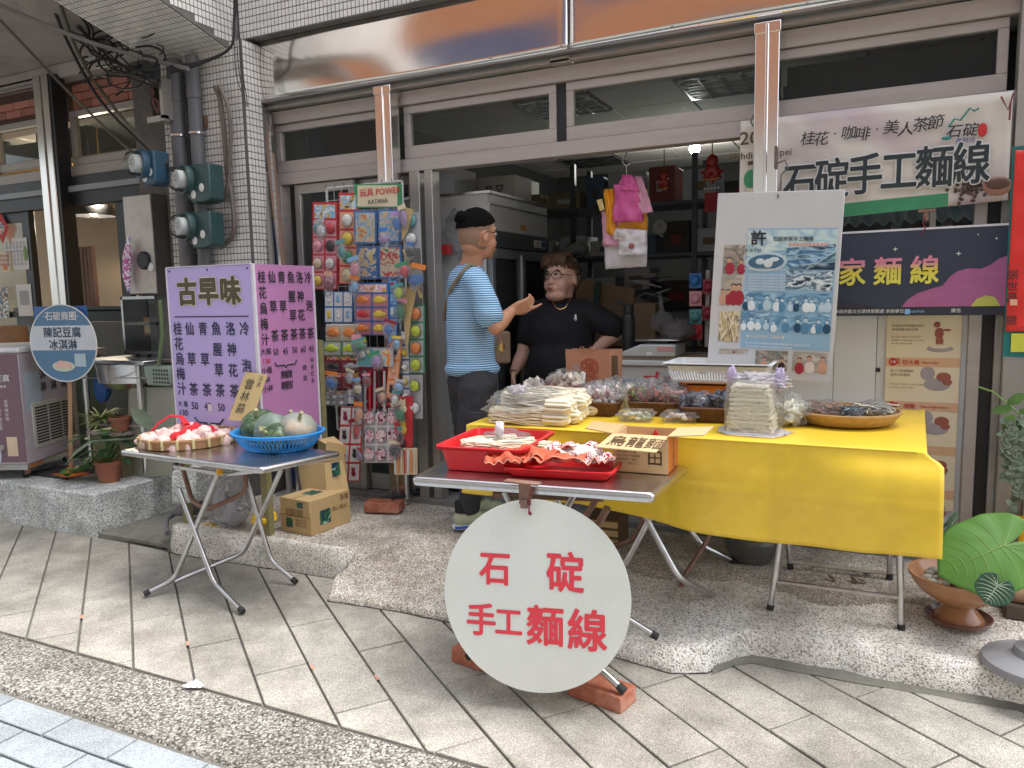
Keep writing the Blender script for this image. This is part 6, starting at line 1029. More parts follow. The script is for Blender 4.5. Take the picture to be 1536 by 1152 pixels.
card('hanging bundle of plastic swords', (546, 552, 582, 620), 3.69, 'maroon', None, 1, 5, ['silver', 'red', 'silver', 'black', 'white'], shape='bar'); card('sheet of round disc toys in clear bags', (547, 612, 600, 694), 3.69, 'white', None, 3, 3, ['pink', 'purple', 'red', 'green'], shape='disc', cell='silver'); card('long orange paper strip with black eye prints', (586, 512, 603, 598), 3.66, 'orange', None, 3, 1, ['black', 'peach'], shape='fig', cell='peach', skew=(-8, 0)); card('red card with gold rings at the right of the rack', (592, 594, 619, 688), 3.67, 'red', None, 3, 1, ['cream', 'yellow', 'black'], shape='fig'); card('bunch of white and orange sticks at the foot of the rack', (592, 672, 626, 712), 3.65, 'cream', None, 1, 7, ['white', 'orange', 'cream', 'red'], shape='bar'); card('narrow blue dotted strip right of the rack pole', (601, 496, 613, 626), 3.70, 'blue', None, 6, 1, ['white', 'yellow'], shape='ball', cell='white', skew=(4, 0)); card('green edged card of lime balls at the right of the rack', (613, 458, 637, 560), 3.70, 'green', None, 4, 1, ['orange', 'lime', 'orange', 'lime'], shape='ball', cell='silver'); card('clear bag of pale green balls low right on the rack', (613, 562, 634, 628), 3.70, 'silver', None, 2, 1, ['lime', 'white'], shape='ball'); card('bagged white balls beside the top of the rack pole', (606, 318, 630, 372), 3.70, 'silver', None, 2, 1, ['teal', 'white'], shape='ball')
card('blue card hanging low behind the discs', (548, 548, 562, 612), 3.72, 'blue', None, 3, 1, ['sky', 'white'], shape='ball'); card('tiny bottles card between the swords and the red strip', (562, 595, 590, 616), 3.71, 'pink', None, 1, 3, ['red', 'pink'], shape='ball')
for i, (P, lab) in enumerate(((((604, 310), (620, 314), (612, 345), (602, 362)), 'short brown cardboard wedge beside the rack top'), (((602, 430), (625, 433), (616, 480), (610, 540)), 'long brown cardboard wedge in the middle right of the rack'), (((603, 375), (606, 372), (634, 446), (630, 448)), 'thin slanting cardboard strip right of the rack'))): t = T('cardboard_wedge', lab, 'cardboard', ay(*P[2], 3.66)); B('sheet', MB().slab([ay(x, y, 3.66) for x, y in P], (0, .004, 0)), M('tan cardboard', (.50, .37, .17)), t)

rg = random.Random(77); ks = list(K); spots = ['beside the red cards', 'over the ball toys', 'below the boxed sets', 'over the sweet packs', 'beside the fish toys', 'under the lime toys', 'over the black toys', 'near the silver trinkets', 'beside the swords', 'over the disc toys', 'near the bear card', 'by the red ring card', 'by the lime balls', 'at the rack edge']
for i in range(34):
    x = rg.uniform(478, 628); y = rg.uniform(318, 690); x = min(x, 600) if y > 640 else x; p = ay(x, y, rg.uniform(3.60, 3.66)); w_, h_ = rg.uniform(.05, .09), rg.uniform(.06, .12); k = rg.choice([q for q in ks if q not in ('white', 'black')]); k2 = rg.choice(ks)
    t = T('toy_packet', 'small crinkled %s and %s toy packet hanging %s' % (k, k2, spots[min(13, int((y-318)/27))]), 'toy packet', p, 'loose toy packets on the rack'); e = (0, rg.uniform(-.35, .35), rg.uniform(-.4, .4))
    mb = MB(); mb.X = Matrix.Translation(p) @ _eul(e); B('header', mb.box((0, 0, h_*.62), (w_, .003, h_*.25)), KM[k], t); mb = MB(); mb.X = Matrix.Translation(p) @ _eul(e); B('toy', mb.ell((0, 0, 0), (w_*.36, .012, h_*.36), 10, 7, (0, rg.uniform(0, 3), 0), lambda d: 1+.5*noise.noise(d*3+Vector((i, 0, 0)))), KM[k2], t)
    mb = MB(); mb.X = Matrix.Translation(p) @ _eul(e); B('wrap', mb.ell((0, 0, 0), (w_*.55, .02, h_*.55), 14, 10, fn=lambda d: 1+.25*noise.noise(d*4+Vector((i, 0, 0)))), m_clear, t, ang=80)
# ================================================================== INSIDE THE SHOP
fr_ = T('display_fridge', 'tall two door glass display fridge with a white top panel along the left wall', 'fridge', (-2.5, 4.65, .17)); FXx = -2.155
m_fw = M('grey white enamel', (.55, .57, .57), .35, var=.05, vs=3, coat=.2); m_fd = M('dark grey fridge trim', (.07, .08, .085), .4)
B('cabinet', MB().b2(-2.85, -2.60, 4.205, 5.12, .19, 1.84).b2(-2.60, FXx-.03, 4.205, 4.235, .19, 1.84).b2(-2.60, FXx-.03, 5.09, 5.12, .19, 1.84).b2(-2.60, FXx-.03, 4.235, 5.09, .19, .45), m_fw, fr_, bev=.004); B('top_panel', MB().b2(-2.85, FXx, 4.20, 5.12, 1.84, 2.06), m_fw, fr_, bev=.008); B('top_rail', MB().b2(-2.84, FXx+.012, 4.195, 5.13, 2.06, 2.075).b2(FXx, FXx+.008, 4.2, 5.12, 1.99, 2.0), m_steelb, fr_)
B('control_strip', MB().b2(-2.3, FXx+.006, 4.20, 5.12, 1.74, 1.84), m_fd, fr_, bev=.003); B('display', MB().b2(FXx+.006, FXx+.01, 4.86, 5.06, 1.765, 1.815), m_paper, fr_); B('blue_plate', MB().b2(FXx+.01, FXx+.012, 4.98, 5.05, 1.77, 1.81), M('blue plate', (.03, .08, .25)), fr_); text('-72 ', (FXx+.012, 4.92, 1.775), (0, 1, 0), Z1, .04, m_ink, fr_)
B('warning_label', MB().b2(FXx+.001, FXx+.003, 4.66, 4.74, 1.87, 1.905), M('amber label', (.5, .28, .03), .5), fr_)
for a, b in ((4.21, 4.655), (4.665, 5.11)):
    d = B('door', MB().b2(FXx-.02, FXx+.012, a, a+.045, .47, 1.73).b2(FXx-.02, FXx+.012, b-.045, b, .47, 1.73).b2(FXx-.02, FXx+.012, a+.045, b-.045, .47, .53).b2(FXx-.02, FXx+.012, a+.045, b-.045, 1.67, 1.73), M('grey door frame', (.22, .25, .26), .3, .4), fr_, bev=.003); B('pane', MB().b2(FXx-.004, FXx, a+.04, b-.04, .53, 1.67), m_glass, d); B('handle', MB().b2(FXx+.012, FXx+.022, b-.02, b-.005, .5, 1.7), m_steel, d)
for z in (.75, 1.02, 1.29, 1.5):
    B('shelf', MB().b2(-2.58, FXx-.05, 4.24, 5.08, z, z+.01), m_wire, fr_)
rg = random.Random(9)
gi = 0
for z in (.46, .76, 1.03, 1.30):
    for k in range(4):
        y_ = 4.34+.2*k; c = Vector((-2.32, y_, z)); o = T('stored_pack', ['dark green', 'clear', 'silver', 'bright green'][k]+' wrapped pack on the '+{.46: 'bottom', .76: 'low', 1.03: 'middle', 1.30: 'upper'}[z]+' fridge shelf', 'pack', c, 'packs in the display fridge'); B('pack', MB().b2(c.x-.1, c.x+.08, y_-.06, y_+.07, z+.01, z+.12+.05*rg.random()), [m_lfd, m_clear, KM['silver'], KM['green']][k % 4], o, bev=.02, seg=2); B('label', MB().b2(c.x+.08, c.x+.083, y_-.03, y_+.03, z+.04, z+.08), m_paper, o)
t = T('crumpled_wrap', 'clear crumpled wrap and red packets at the left side of the fridge', 'bag', ay(685, 360, 4.15)); B('wrap', crumple(ay(688, 352, 4.17), (.09, .03, .13), seed=6, amp=.5), m_clear, t, ang=80); B('packets', MB().b2(-2.48, -2.41, 4.13, 4.19, 1.70, 1.76), KM['red'], t)
# boxes on the fridge, shelves at the back
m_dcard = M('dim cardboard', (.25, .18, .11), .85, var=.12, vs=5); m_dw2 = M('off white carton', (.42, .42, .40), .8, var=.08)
for i, (x0, x1, y0, y1, h, mt, lab) in enumerate(((-2.8, -2.45, 4.3, 4.6, .18, m_dw2, 'off white carton with a black mark on top of the fridge'), (-2.5, -2.2, 4.68, 4.95, .16, m_dw2, 'smaller pale carton on the fridge top'), (-2.8, -2.3, 4.98, 5.1, .13, m_dcard, 'brown carton at the back of the fridge top'))):
    t = T('stored_carton', lab, 'carton', (x0, y0, 2.077)); B('body', MB().b2(x0, x1, y0, y1, 2.077, 2.077+h), mt, t, bev=.004); text('KEY' if 0 else '⊠ ▽', (lerp(x0, x1, .5), y0-.002, 2.077+h*.3), X1, Z1, .07, m_ink, t, .01)
sh = T('back_shelving', 'dark steel shelving full of stock along the back of the shop', 'shelving', (-1.9, 6.2, .17))
for x in (-3.3, -2.3, -1.3, -.68): B('upright', MB().b2(x-.02, x+.02, 6.0, 6.04, .17, 2.5), m_fd, sh); B('upright', MB().b2(x-.02, x+.02, 6.4, 6.44, .17, 2.5), m_fd, sh)
for z in (.4, .85, 1.28, 1.72, 2.12): B('shelf', MB().b2(-3.32, -.66, 5.98, 6.46, z, z+.025), m_fd, sh)
rg = random.Random(21); names = ['brown', 'grey', 'white', 'dark', 'blue', 'dusty', 'small', 'narrow']; lvl = {0: 'lowest', 1: 'second', 2: 'middle', 3: 'fourth', 4: 'top'}
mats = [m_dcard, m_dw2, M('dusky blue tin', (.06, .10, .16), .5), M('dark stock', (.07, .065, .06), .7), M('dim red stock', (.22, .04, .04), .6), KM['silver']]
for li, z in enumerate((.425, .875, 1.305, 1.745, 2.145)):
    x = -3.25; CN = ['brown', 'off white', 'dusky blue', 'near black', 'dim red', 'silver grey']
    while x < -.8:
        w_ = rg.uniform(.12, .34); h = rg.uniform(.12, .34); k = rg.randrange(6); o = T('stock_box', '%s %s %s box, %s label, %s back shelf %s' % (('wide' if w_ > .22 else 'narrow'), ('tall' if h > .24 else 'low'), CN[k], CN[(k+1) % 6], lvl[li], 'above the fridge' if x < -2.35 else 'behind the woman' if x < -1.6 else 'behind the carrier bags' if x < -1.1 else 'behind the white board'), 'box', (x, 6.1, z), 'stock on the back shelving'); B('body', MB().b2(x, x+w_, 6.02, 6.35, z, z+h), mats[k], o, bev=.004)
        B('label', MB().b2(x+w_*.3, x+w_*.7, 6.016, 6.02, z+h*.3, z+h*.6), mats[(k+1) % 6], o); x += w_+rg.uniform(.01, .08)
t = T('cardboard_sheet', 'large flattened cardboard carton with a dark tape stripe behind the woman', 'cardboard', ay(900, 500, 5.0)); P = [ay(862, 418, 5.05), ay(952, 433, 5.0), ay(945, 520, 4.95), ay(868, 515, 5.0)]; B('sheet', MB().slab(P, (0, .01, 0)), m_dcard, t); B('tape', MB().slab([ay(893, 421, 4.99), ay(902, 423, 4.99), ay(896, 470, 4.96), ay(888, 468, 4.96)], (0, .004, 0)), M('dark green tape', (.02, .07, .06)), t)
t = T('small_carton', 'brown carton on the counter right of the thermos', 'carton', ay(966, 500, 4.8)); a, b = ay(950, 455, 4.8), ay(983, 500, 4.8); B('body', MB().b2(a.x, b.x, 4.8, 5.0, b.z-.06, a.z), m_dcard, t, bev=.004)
t = T('newspaper_pile', 'messy pile of papers and plastic on a middle shelf', 'papers', ay(980, 440, 5.5)); 
for i in range(7): c = ay(965+5*i, 415+9*(i % 4)*1.2, 5.5); B('sheet', MB().box(c, (.22, .1, .012), (.3*(i % 3-1), .25*(i % 2), .3*i)), [m_dw2, KM['silver'], mats[2]][i % 3], t)
# freezer counter with lettering
ct = T('freezer_counter', 'white chest freezer counter with red and blue lettering inside the opening', 'counter', (-.95, 4.4, .17)); CZ = 1.065
B('body', MB().b2(-1.42, -.30, 4.10, 4.75, .25, CZ-.03), m_fw, ct, bev=.01); B('top', MB().b2(-1.43, -.29, 4.085, 4.76, CZ-.03, CZ), M('white counter edge', (.62, .65, .68), .35), ct, bev=.006); B('plinth', MB().b2(-1.38, -.34, 4.14, 4.7, .17, .25), m_fd, ct); B('blue_line', MB().b2(-1.42, -.30, 4.096, 4.1, CZ-.12, CZ-.105), M('pale blue line', (.40, .48, .58)), ct)
text('古', ay(986, 588, 4.095), X1, Z1, .13, m_redi, ct, .02, 1.3); text('冰', ay(925, 592, 4.095), X1, Z1, .12, M('blue ink', (.05, .06, .3)), ct, .02)
B('board', MB().slab([(-1.32, 4.12, CZ+.001), (-.72, 4.10, CZ+.001), (-.70, 4.5, CZ+.001), (-1.30, 4.5, CZ+.001)], (0, 0, .014)), m_dcard, label='worn sheet of brown cardboard under the scale', cat='board')
q = Vector((-1.13, 4.22, CZ+.016)); t = T('weighing_scale', 'grey white electronic weighing scale on the counter', 'scale', q)
B('body', MB().slab([(q.x-.17, q.y-.10, q.z), (q.x+.14, q.y-.10, q.z), (q.x+.14, q.y-.10, q.z+.07), (q.x-.06, q.y-.10, q.z+.07), (q.x-.17, q.y-.10, q.z+.025)], (0, .26, 0)), M('aged scale plastic', (.52, .54, .52), .4), t, bev=.01, seg=2); B('pan', MB().b2(q.x-.10, q.x+.15, q.y-.06, q.y+.17, q.z+.088, q.z+.097), m_steelb, t, bev=.004); B('support', MB().b2(q.x-.03, q.x+.08, q.y, q.y+.12, q.z+.07, q.z+.088), m_fd, t)
B('screen', MB().b2(q.x+.04, q.x+.13, q.y-.103, q.y-.10, q.z+.035, q.z+.06), M('pink sticker', (.6, .3, .32)), t); B('keypad', MB().b2(q.x-.02, q.x+.01, q.y-.102, q.y-.10, q.z+.01, q.z+.03), m_paper, t)
q = ay(943, 508, 4.35); q.z = CZ+.016; t = T('thermos_bottle', 'black vacuum bottle with a looped lid behind the scale', 'bottle', q); B('body', MB().lathe([(0, 0), (.036, 0), (.038, .01), (.038, .20), (.03, .23), (.022, .24), (0, .24)], q, 20), m_blk, t); B('lid', MB().lathe([(0, .29), (.028, .288), (.03, .24), (.0, .24)], q, 20).tube([q+Vector((-.02, 0, .285)), q+Vector((-.05, 0, .30)), q+Vector((-.07, 0, .295))], .008, 6), m_blk, t)
t = T('bag_of_tools', 'dark plastic bag of ladles behind the scale on the counter', 'bag', ay(1025, 500, 4.35)); c = ay(1015, 497, 4.4); B('bag', crumple(c, (.10, .07, .07), seed=14), film('dark film', (.35, .3, .3), .4, .1, .8, 30, body=.3), t, ang=80)
t = T('clear_bag', 'thin clear bag drooping at the back of the counter', 'bag', ay(993, 480, 4.5)); B('bag', crumple(ay(993, 483, 4.5), (.07, .04, .06), seed=15).tube([ay(993, 470, 4.5), ay(990, 440, 4.5)], [.02, .006], 8), m_clear, t, ang=80)
t = T('inner_toy_rack', 'small rack of pink and blue toy packs behind the white board', 'display rack', ay(1050, 500, 4.5)); B('post', MB().tube([ay(1062, 405, 4.55), ay(1060, 520, 4.55)], .014, 8), m_wire, t)
for i, (x, y, k) in enumerate(((1043, 421, 'blue'), (1043, 448, 'pink'), (1043, 475, 'teal'), (1044, 498, 'red'), (1063, 430, 'maroon'), (1062, 470, 'maroon'))): a = ay(x-9, y-11, 4.5); b = ay(x+9, y+11, 4.5); B('toy_pack', MB().b2(a.x, b.x, 4.5, 4.52, b.z, a.z).ell(((a.x+b.x)/2, 4.49, (a.z+b.z)/2), (.03, .02, .03), 10, 6), KM[k], t)
# bundle of carrier bags on a hook
hk = ay(940, 240, 4.1); t = T('bag_bundle', 'bundle of pink orange and white carrier bags hanging on a steel hook', 'bags', hk)
B('hook', MB().tube([ay(941, 228, 4.1), ay(935, 238, 4.1), ay(934, 244, 4.1), ay(939, 249, 4.1), ay(945, 246, 4.1)], .0035, 6).tube([ay(940, 249, 4.1), ay(940, 266, 4.1)], .003, 6).tube([ay(941, 228, 4.1), (hk.x, 4.05, 2.19)], .0025, 5), m_steelb, t)
def hbag(pts, Y, mt, seed, dep=.02):
    P = [ay(x, y, Y) for x, y in pts]; F = lambda u, v: lerp(lerp(P[0], P[1], u), lerp(P[3], P[2], u), v)+Vector((0, dep*noise.noise((u*5, v*4, seed))-dep*math.sin(u*3.14)*.8, .004*noise.noise((u*9, v*2, seed)))); B('bag', MB().grid(14, 12, F), mt, t, ang=50, solid=.002)
m_bp = M('hot pink plastic bag', (.66, .10, .32), .35, var=.1, vs=14, bump=.3, bs=30); m_blp = M('pale pink plastic bag', (.72, .36, .48), .4, var=.1, vs=14, bump=.3, bs=30); m_bo = M('orange plastic bag', (.80, .33, .01), .4, var=.1, vs=14, bump=.3, bs=30); m_bw = M('white plastic bag', (.66, .64, .65), .4, var=.08, vs=14, bump=.3, bs=30)
for n_, (pts, Y, mt) in enumerate(((((905, 330), (972, 325), (970, 400), (908, 404)), 4.14, m_bw), (((902, 318), (970, 300), (971, 368), (905, 370)), 4.13, m_blp), (((906, 284), (925, 284), (926, 355), (910, 350)), 4.11, m_bo), (((918, 284), (972, 284), (971, 345), (920, 346)), 4.12, m_bo), (((921, 342), (967, 344), (966, 362), (921, 360)), 4.10, M('cream plastic bag', (.68, .56, .5), .4)), (((948, 266), (962, 264), (980, 318), (962, 322)), 4.09, m_blp), (((921, 277), (964, 277), (964, 332), (920, 334)), 4.08, m_bp), (((926, 345), (970, 345), (971, 382), (928, 384)), 4.08, m_bw), (((934, 262), (948, 262), (962, 286), (924, 286)), 4.075, m_bp))): hbag(pts, Y, mt, n_*3.1)
c = ay(947, 369, 4.06); B('print', MB().ell(c, (.018, .003, .016), 10, 6), M('dull red print', (.4, .12, .1)), t); c = ay(899, 308, 4.1); B('tag', MB().slab([ay(895, 300, 4.1), ay(903, 298, 4.1), ay(907, 314, 4.1), ay(900, 317, 4.1)], (0, .003, 0)), M('yellow tag', (.65, .5, .2)), t)
# lucky charms
for i, (x, y, Y, s, lab) in enumerate(((1068, 268, 4.6, 1, 'red and gold lucky charm hanging beside the shop banner'), (996, 282, 5.0, .8, 'red paper flower charm hanging in the dark shop'))):
    c = ay(x, y, Y); t = T('lucky_charm', lab, 'charm', c); B('gourd', MB().ell(c+Vector((0, 0, .03*s)), (.06*s, .03*s, .05*s), 14, 9, fn=lambda d: 1+.25*math.sin(math.atan2(d.z, d.x)*7)).ell(c+Vector((0, 0, .10*s)), (.035*s, .02*s, .04*s), 12, 8), M('glossy dark red', (.30, .02, .015), .3), t); B('gold_trim', MB().tube([c+Vector((-.05*s, -.02, .0)), c+Vector((0, -.035, -.01)), c+Vector((.05*s, -.02, 0))], .005, 5).tube([c+Vector((0, 0, .14*s)), c+Vector((0, 0, .3))], .003, 4), M('brass', (.7, .45, .15)), t)
    if i == 0:
        for k in range(5): B('bead', MB().ell(c+Vector((-.04+.02*k, -.01, -.055)), (.006, .006, .006), 6, 4), m_paper, t)
        B('tassel', MB().b2(c.x-.04, c.x+.045, c.y-.01, c.y+.01, c.z-.19, c.z-.08), M('dark red tassel', (.20, .015, .02), .8), t)
t = T('wall_clock', 'small white round fan clock glimpsed on a dark shelf', 'clock', ay(990, 341, 5.6)); c = ay(990, 341, 5.7); mb = MB(); mb.X = Matrix.Translation(c) @ Matrix.Rotation(R(90), 4, 'X'); B('face', mb.lathe([(0, .01), (.05, .01), (.055, 0), (0, -.01)], n=20), m_dw2, t); B('hands', MB().b2(c.x-.003, c.x+.003, c.y-.016, c.y-.014, c.z, c.z+.03), m_ink, t)
t = T('wrapped_roll', 'pale wrapped roll lying on a shelf above the woman', 'roll', ay(860, 378, 5.9)); B('roll', MB().tube([ay(832, 384, 5.9), ay(870, 372, 5.95), ay(880, 376, 5.95)], [.03, .06, .04], 10), M('pale grey wrap', (.30, .33, .33), .6), t)
# ================================================================== PEOPLE
m_skm = M('tanned skin', (.50, .25, .15), .5, var=.05, vs=9, spec=.35); m_skw = M('light skin', (.74, .45, .35), .5, var=.06, vs=9, spec=.35)  # own skin tones of the man and the woman
m_hair = M('black cropped hair', (.006, .005, .005), .95, spec=.1, var=.4, vs=90, bump=.8, bs=200); m_fade = M('shaved hair stubble', (.27, .165, .11), .8, var=.15, vs=160); m_hairw = M('tinted brown hair', (.085, .045, .025), .5, var=.5, vs=55, dirt=(.30, .19, .10), ds=30, da=.6, streak=(1, .25, 1), bump=.7, bs=90)
m_eye = M('eye white', (.75, .72, .68), .2, var=0); m_iris = M('dark iris', (.02, .012, .01), .15, var=0); m_lip = M('lip', (.42, .15, .12), .5)
m_trs = M('charcoal cargo cloth', (.035, .035, .042), .85, var=.15, vs=20, bump=.3, bs=14); m_blk2 = M('black cotton', (.012, .012, .017), .85, var=.2, vs=10, bump=.5, bs=9)
st = M('blue and white striped jersey', (.7, .75, .78), .8); n = st.node_tree; N = n.nodes; L = n.links; tcn = N.new('ShaderNodeTexCoord'); wv_ = N.new('ShaderNodeTexWave'); wv_.bands_direction = 'Z'; wv_.inputs['Scale'].default_value = 27; wv_.inputs['Distortion'].default_value = .5; wv_.inputs['Detail'].default_value = 0; wv_.inputs['Detail Scale'].default_value = 1
L.new(tcn.outputs['Object'], wv_.inputs['Vector']); rpn = ramp(N, [(0, (.02, .19, .42)), (.66, (.03, .26, .52)), (.76, (.60, .74, .82)), (1, (.70, .80, .84))]); L.new(wv_.outputs['Fac'], rpn.inputs[0]); L.new(rpn.outputs[0], N['Principled BSDF'].inputs['Base Color'])
def remesh(o, vox, it=4, fac=.5):
    m = o.modifiers.new('union', 'REMESH'); m.mode = 'VOXEL'; m.voxel_size = vox; m.use_smooth_shade = True
    s = o.modifiers.new('smooth', 'SMOOTH'); s.factor = fac; s.iterations = it; return o
def limb(mb, pts, rad, flat=None):
    for i in range(len(pts)-1):
        a, b = Vector(pts[i]), Vector(pts[i+1]); k = 5; mb.tube([lerp(a, b, j/k) for j in range(k+1)], [lerp(rad[i], rad[i+1], j/k) for j in range(k+1)], 14)
    for p, r in zip(pts, rad): mb.ell(p, (r, r, r), 14, 9)
def headframe(c, fwd, roll=0.): f = Vector(fwd).normalized(); r = f.cross(Vector((0, 0, 1))).normalized(); u = r.cross(f); return Matrix(((f.x, r.x, u.x, c[0]), (f.y, r.y, u.y, c[1]), (f.z, r.z, u.z, c[2]), (0, 0, 0, 1)))
def head(mb, H, w_=1., s=1., ch=0.):
    E = [((0, 0, .012), (.098, .077*w_, .103)), ((.035, 0, -.045), (.058, .060*w_, .078)), ((.050, 0, -.01), (.047, .058*w_, .06)), ((.066, 0, -.098), (.024, .028*w_, .022)), ((.09, 0, -.070), (.014, .026, .016)), ((.050, .036*w_, -.045), (.036, .028*w_, .036)), ((.050, -.036*w_, -.045), (.036, .028*w_, .036)), ((.088, 0, .032), (.013, .045, .012)), ((-.03, 0, -.05), (.06, .055*w_, .06))]
    for c, r in E: mb.X = H @ Matrix.Scale(s, 4); mb.ell(c, r, 20, 14)
    mb.ell((.100, 0, -.022), (.012, .011, .028), 12, 8, (0, -.25, 0)); mb.ell((.104, .011, -.038), (.010, .009, .009), 8, 6); mb.ell((.104, -.011, -.038), (.010, .009, .009), 8, 6)
    if ch: mb.ell((.045, 0, -.105), (.05, .055*w_, .03), 14, 10)
    for sg in (-1, 1): mb.ell((-.004, sg*.080*w_, -.012), (.020, .010, .032), 12, 8, (.15*sg, .15, 0)); mb.ell((.008, sg*.076*w_, -.012), (.010, .010, .022), 8, 6)
    mb.X = None
def face(t, H, w_=1., s=1.):
    HX = H @ Matrix.Scale(s, 4)
    for sg in (-1, 1):
        mb = MB(); mb.X = HX; e = B('eye', mb.ell((.086, sg*.031, .004), (.013, .016, .0085), 14, 9), m_eye, t); mb = MB(); mb.X = HX; B('iris', mb.ell((.0965, sg*.029, .006), (.004, .0068, .0068), 10, 7), m_iris, e); mb = MB(); mb.X = HX; B('eyebrow', mb.tube([(.094, sg*.015, .027), (.094, sg*.032, .031), (.086, sg*.048, .026)], [.003, .0035, .002], 6), m_hair, t)
        mb = MB(); mb.X = HX; B('eyelid', mb.tube([(.098, sg*.017, .007), (.1005, sg*.030, .0125), (.092, sg*.046, .006)], .0018, 5), m_hair, t)
    mb = MB(); mb.X = HX; B('lips', mb.ell((.1025, 0, -.0665), (.006, .021, .0045), 14, 7).ell((.101, 0, -.0755), (.007, .018, .0055), 14, 7), m_lip, t)
def glasses(t, H, mat, r=.021, s=1., round_=1.):
    HX = H @ Matrix.Scale(s, 4)
    for sg in (-1, 1):
        mb = MB(); mb.X = HX; B('spectacle_rim', mb.tube([(.106-9*(.031+sg*math.cos(k*.393)*r*1.12)**2, sg*.031 + math.cos(k*.393)*r*1.12, .003+math.sin(k*.393)*r*round_) for k in range(16)], .0019, 6, closed=True), mat, t); mb = MB(); mb.X = HX; B('temple', mb.tube([(.100, sg*.055, .006), (.06, sg*.079, .008), (-.005, sg*.084, .008), (-.02, sg*.083, -.008)], .0019, 6), mat, t)
    mb = MB(); mb.X = HX; B('bridge', mb.tube([(.104, -.009, .006), (.109, 0, .009), (.104, .009, .006)], .0018, 5), mat, t)
def hand(mb, wrist, d, palmn, L=.18, curl=.5, point=False, thumb=1.):
    """palm and five fingers; d: direction of the hand, palmn: the way the palm faces"""
    w, d, pn = Vector(wrist), Vector(d).normalized(), Vector(palmn); pn = (pn-d*pn.dot(d)).normalized(); s = d.cross(pn); pl_ = L*.5
    for k in range(4):
        y = (k-1.5)*.019; limb(mb, [w+s*y*.5, w+d*pl_*.55+s*y*.9, w+d*pl_+s*y], [.0155, .0155, .011])
    for k in range(4):
        y = (k-1.5)*.0205; fl = L*(.42, .47, .44, .35)[k]; c = curl*(.15 if (point and k == (3 if thumb < 0 else 0)) else 1); p = w+d*pl_+s*y; P = [p]; a = .2*c
        for q in range(3): a += c*(.55+.2*q); e = d*math.cos(a)+pn*math.sin(a); p = p+e*fl*(.45, .32, .25)[q]; P.append(p)
        limb(mb, P, [.0092, .0085, .008, .0068])
    b = w+d*.018+s*(-.028*thumb); limb(mb, [w+d*.01-s*.012*thumb, b+d*.02-s*.004*thumb, b+d*.045-s*.018*thumb+pn*.012, b+d*.075-s*.020*thumb+pn*.026], [.014, .012, .0095, .0078])
VD = Vector((-.434, .901, 0))
# ---- the man in the striped shirt
t = T('person', 'man in a blue and white striped T-shirt with cropped black hair, pointing', 'person', Vector((-2.03, 3.64, .17)))
pm = lambda x, y, d=0.: ay(x, y, 3.64)+VD*d
gm_ = Vector((math.cos(R(62)), math.sin(R(62)), -.02)); HM = headframe(pm(716, 352), gm_); rt = gm_.cross(Vector((0, 0, 1))).normalized()
b = MB(); head(b, HM, 1.0, 1.06); sR, eR, wR = pm(715, 421, -.10), pm(744, 490, -.13), pm(768, 466, .02); sL, eL, wL = pm(688, 421, .12), pm(674, 480, .17), pm(705, 505, .32)
limb(b, [pm(712, 368), pm(708, 395), pm(703, 412)], [.056, .058, .07]); limb(b, [pm(706, 430), pm(706, 480), pm(708, 540), pm(708, 575)], [.095, .10, .10, .10]); limb(b, [sR, pm(731, 455, -.13), eR], [.052, .048, .040]); limb(b, [eR, lerp(eR, wR, .35), wR], [.040, .042, .027]); limb(b, [sL, eL, wL], [.044, .036, .027])
hd = pm(790, 458, .06)-wR; hand(b, wR, hd, Vector((-.2, .5, .3)), .175, .75, True, 1.); hand(b, wL, wL-eL, Vector((.5, 0, -1)), .17, .9)
hp = [(pm(717, 578, -.07), pm(712, 668, -.09), pm(706, 752, -.08)), (pm(700, 578, .08), pm(701, 668, .10), pm(716, 742, .17))]
for h_, k_, a_ in hp: limb(b, [h_, k_, a_], [.07, .05, .042])
remesh(B('body', b, m_skm, t), .0062, 3)
face(t, HM, 1, 1.06); glasses(t, HM, m_blk, .019, 1.08, .75)
hh = MB(); hh.X = HM @ Matrix.Scale(1.06, 4)
hl = lambda d: 1.10+.03*noise.noise(d*9) if d.z > .18+.30*max(0, d.x)-.10*max(0, -d.x) else .85
hh.ell((-.004, 0, .016), (.102, .081, .108), 96, 64, fn=hl); hh.ell((-.095, 0, .075), (.028, .04, .035), 20, 14, fn=lambda d: 1+.35*noise.noise(d*8)); B('hair', hh, m_hair, t, ang=50)
fd = MB(); fd.X = HM @ Matrix.Scale(1.06, 4); fd.ell((-.006, 0, .006), (.1012, .0805, .105), 80, 60, fn=lambda d: 1.0 if (d.z > -.80 and d.x < .42 and not (abs(d.y) > .75 and d.x > -.28 and d.z < .1)) else .8); B('shaved_sides', fd, m_fade, t, ang=50)
s_ = MB(); limb(s_, [pm(706, 409), pm(706, 440)], [.072, .10]); limb(s_, [sL, pm(703, 421), sR], [.07, .10, .07]); s_.ell(pm(706, 450), (.14, .125, .12), 24, 16, (0, 0, R(-28))); limb(s_, [pm(705, 460), pm(705, 500), pm(708, 535)], [.128, .132, .136]); s_.ell(pm(709, 552), (.155, .15, .06), 24, 12)
limb(s_, [sR, pm(727, 447, -.125), pm(735, 470, -.135)], [.066, .070, .074]); limb(s_, [sL, pm(680, 455, .15)], [.064, .064]); 
so = B('striped_shirt', s_, st, t); remesh(so, .010, 8); ds = so.modifiers.new('folds', 'DISPLACE'); tx = bpy.data.textures.new('folds', 'CLOUDS'); tx.noise_scale = .12; ds.texture = tx; ds.strength = .022; ds.mid_level = .5
c_ = MB()
for h_, k_, a_ in hp: limb(c_, [h_, lerp(h_, k_, .5), k_, lerp(k_, a_, .6), a_], [.112, .098, .082, .070, .060])
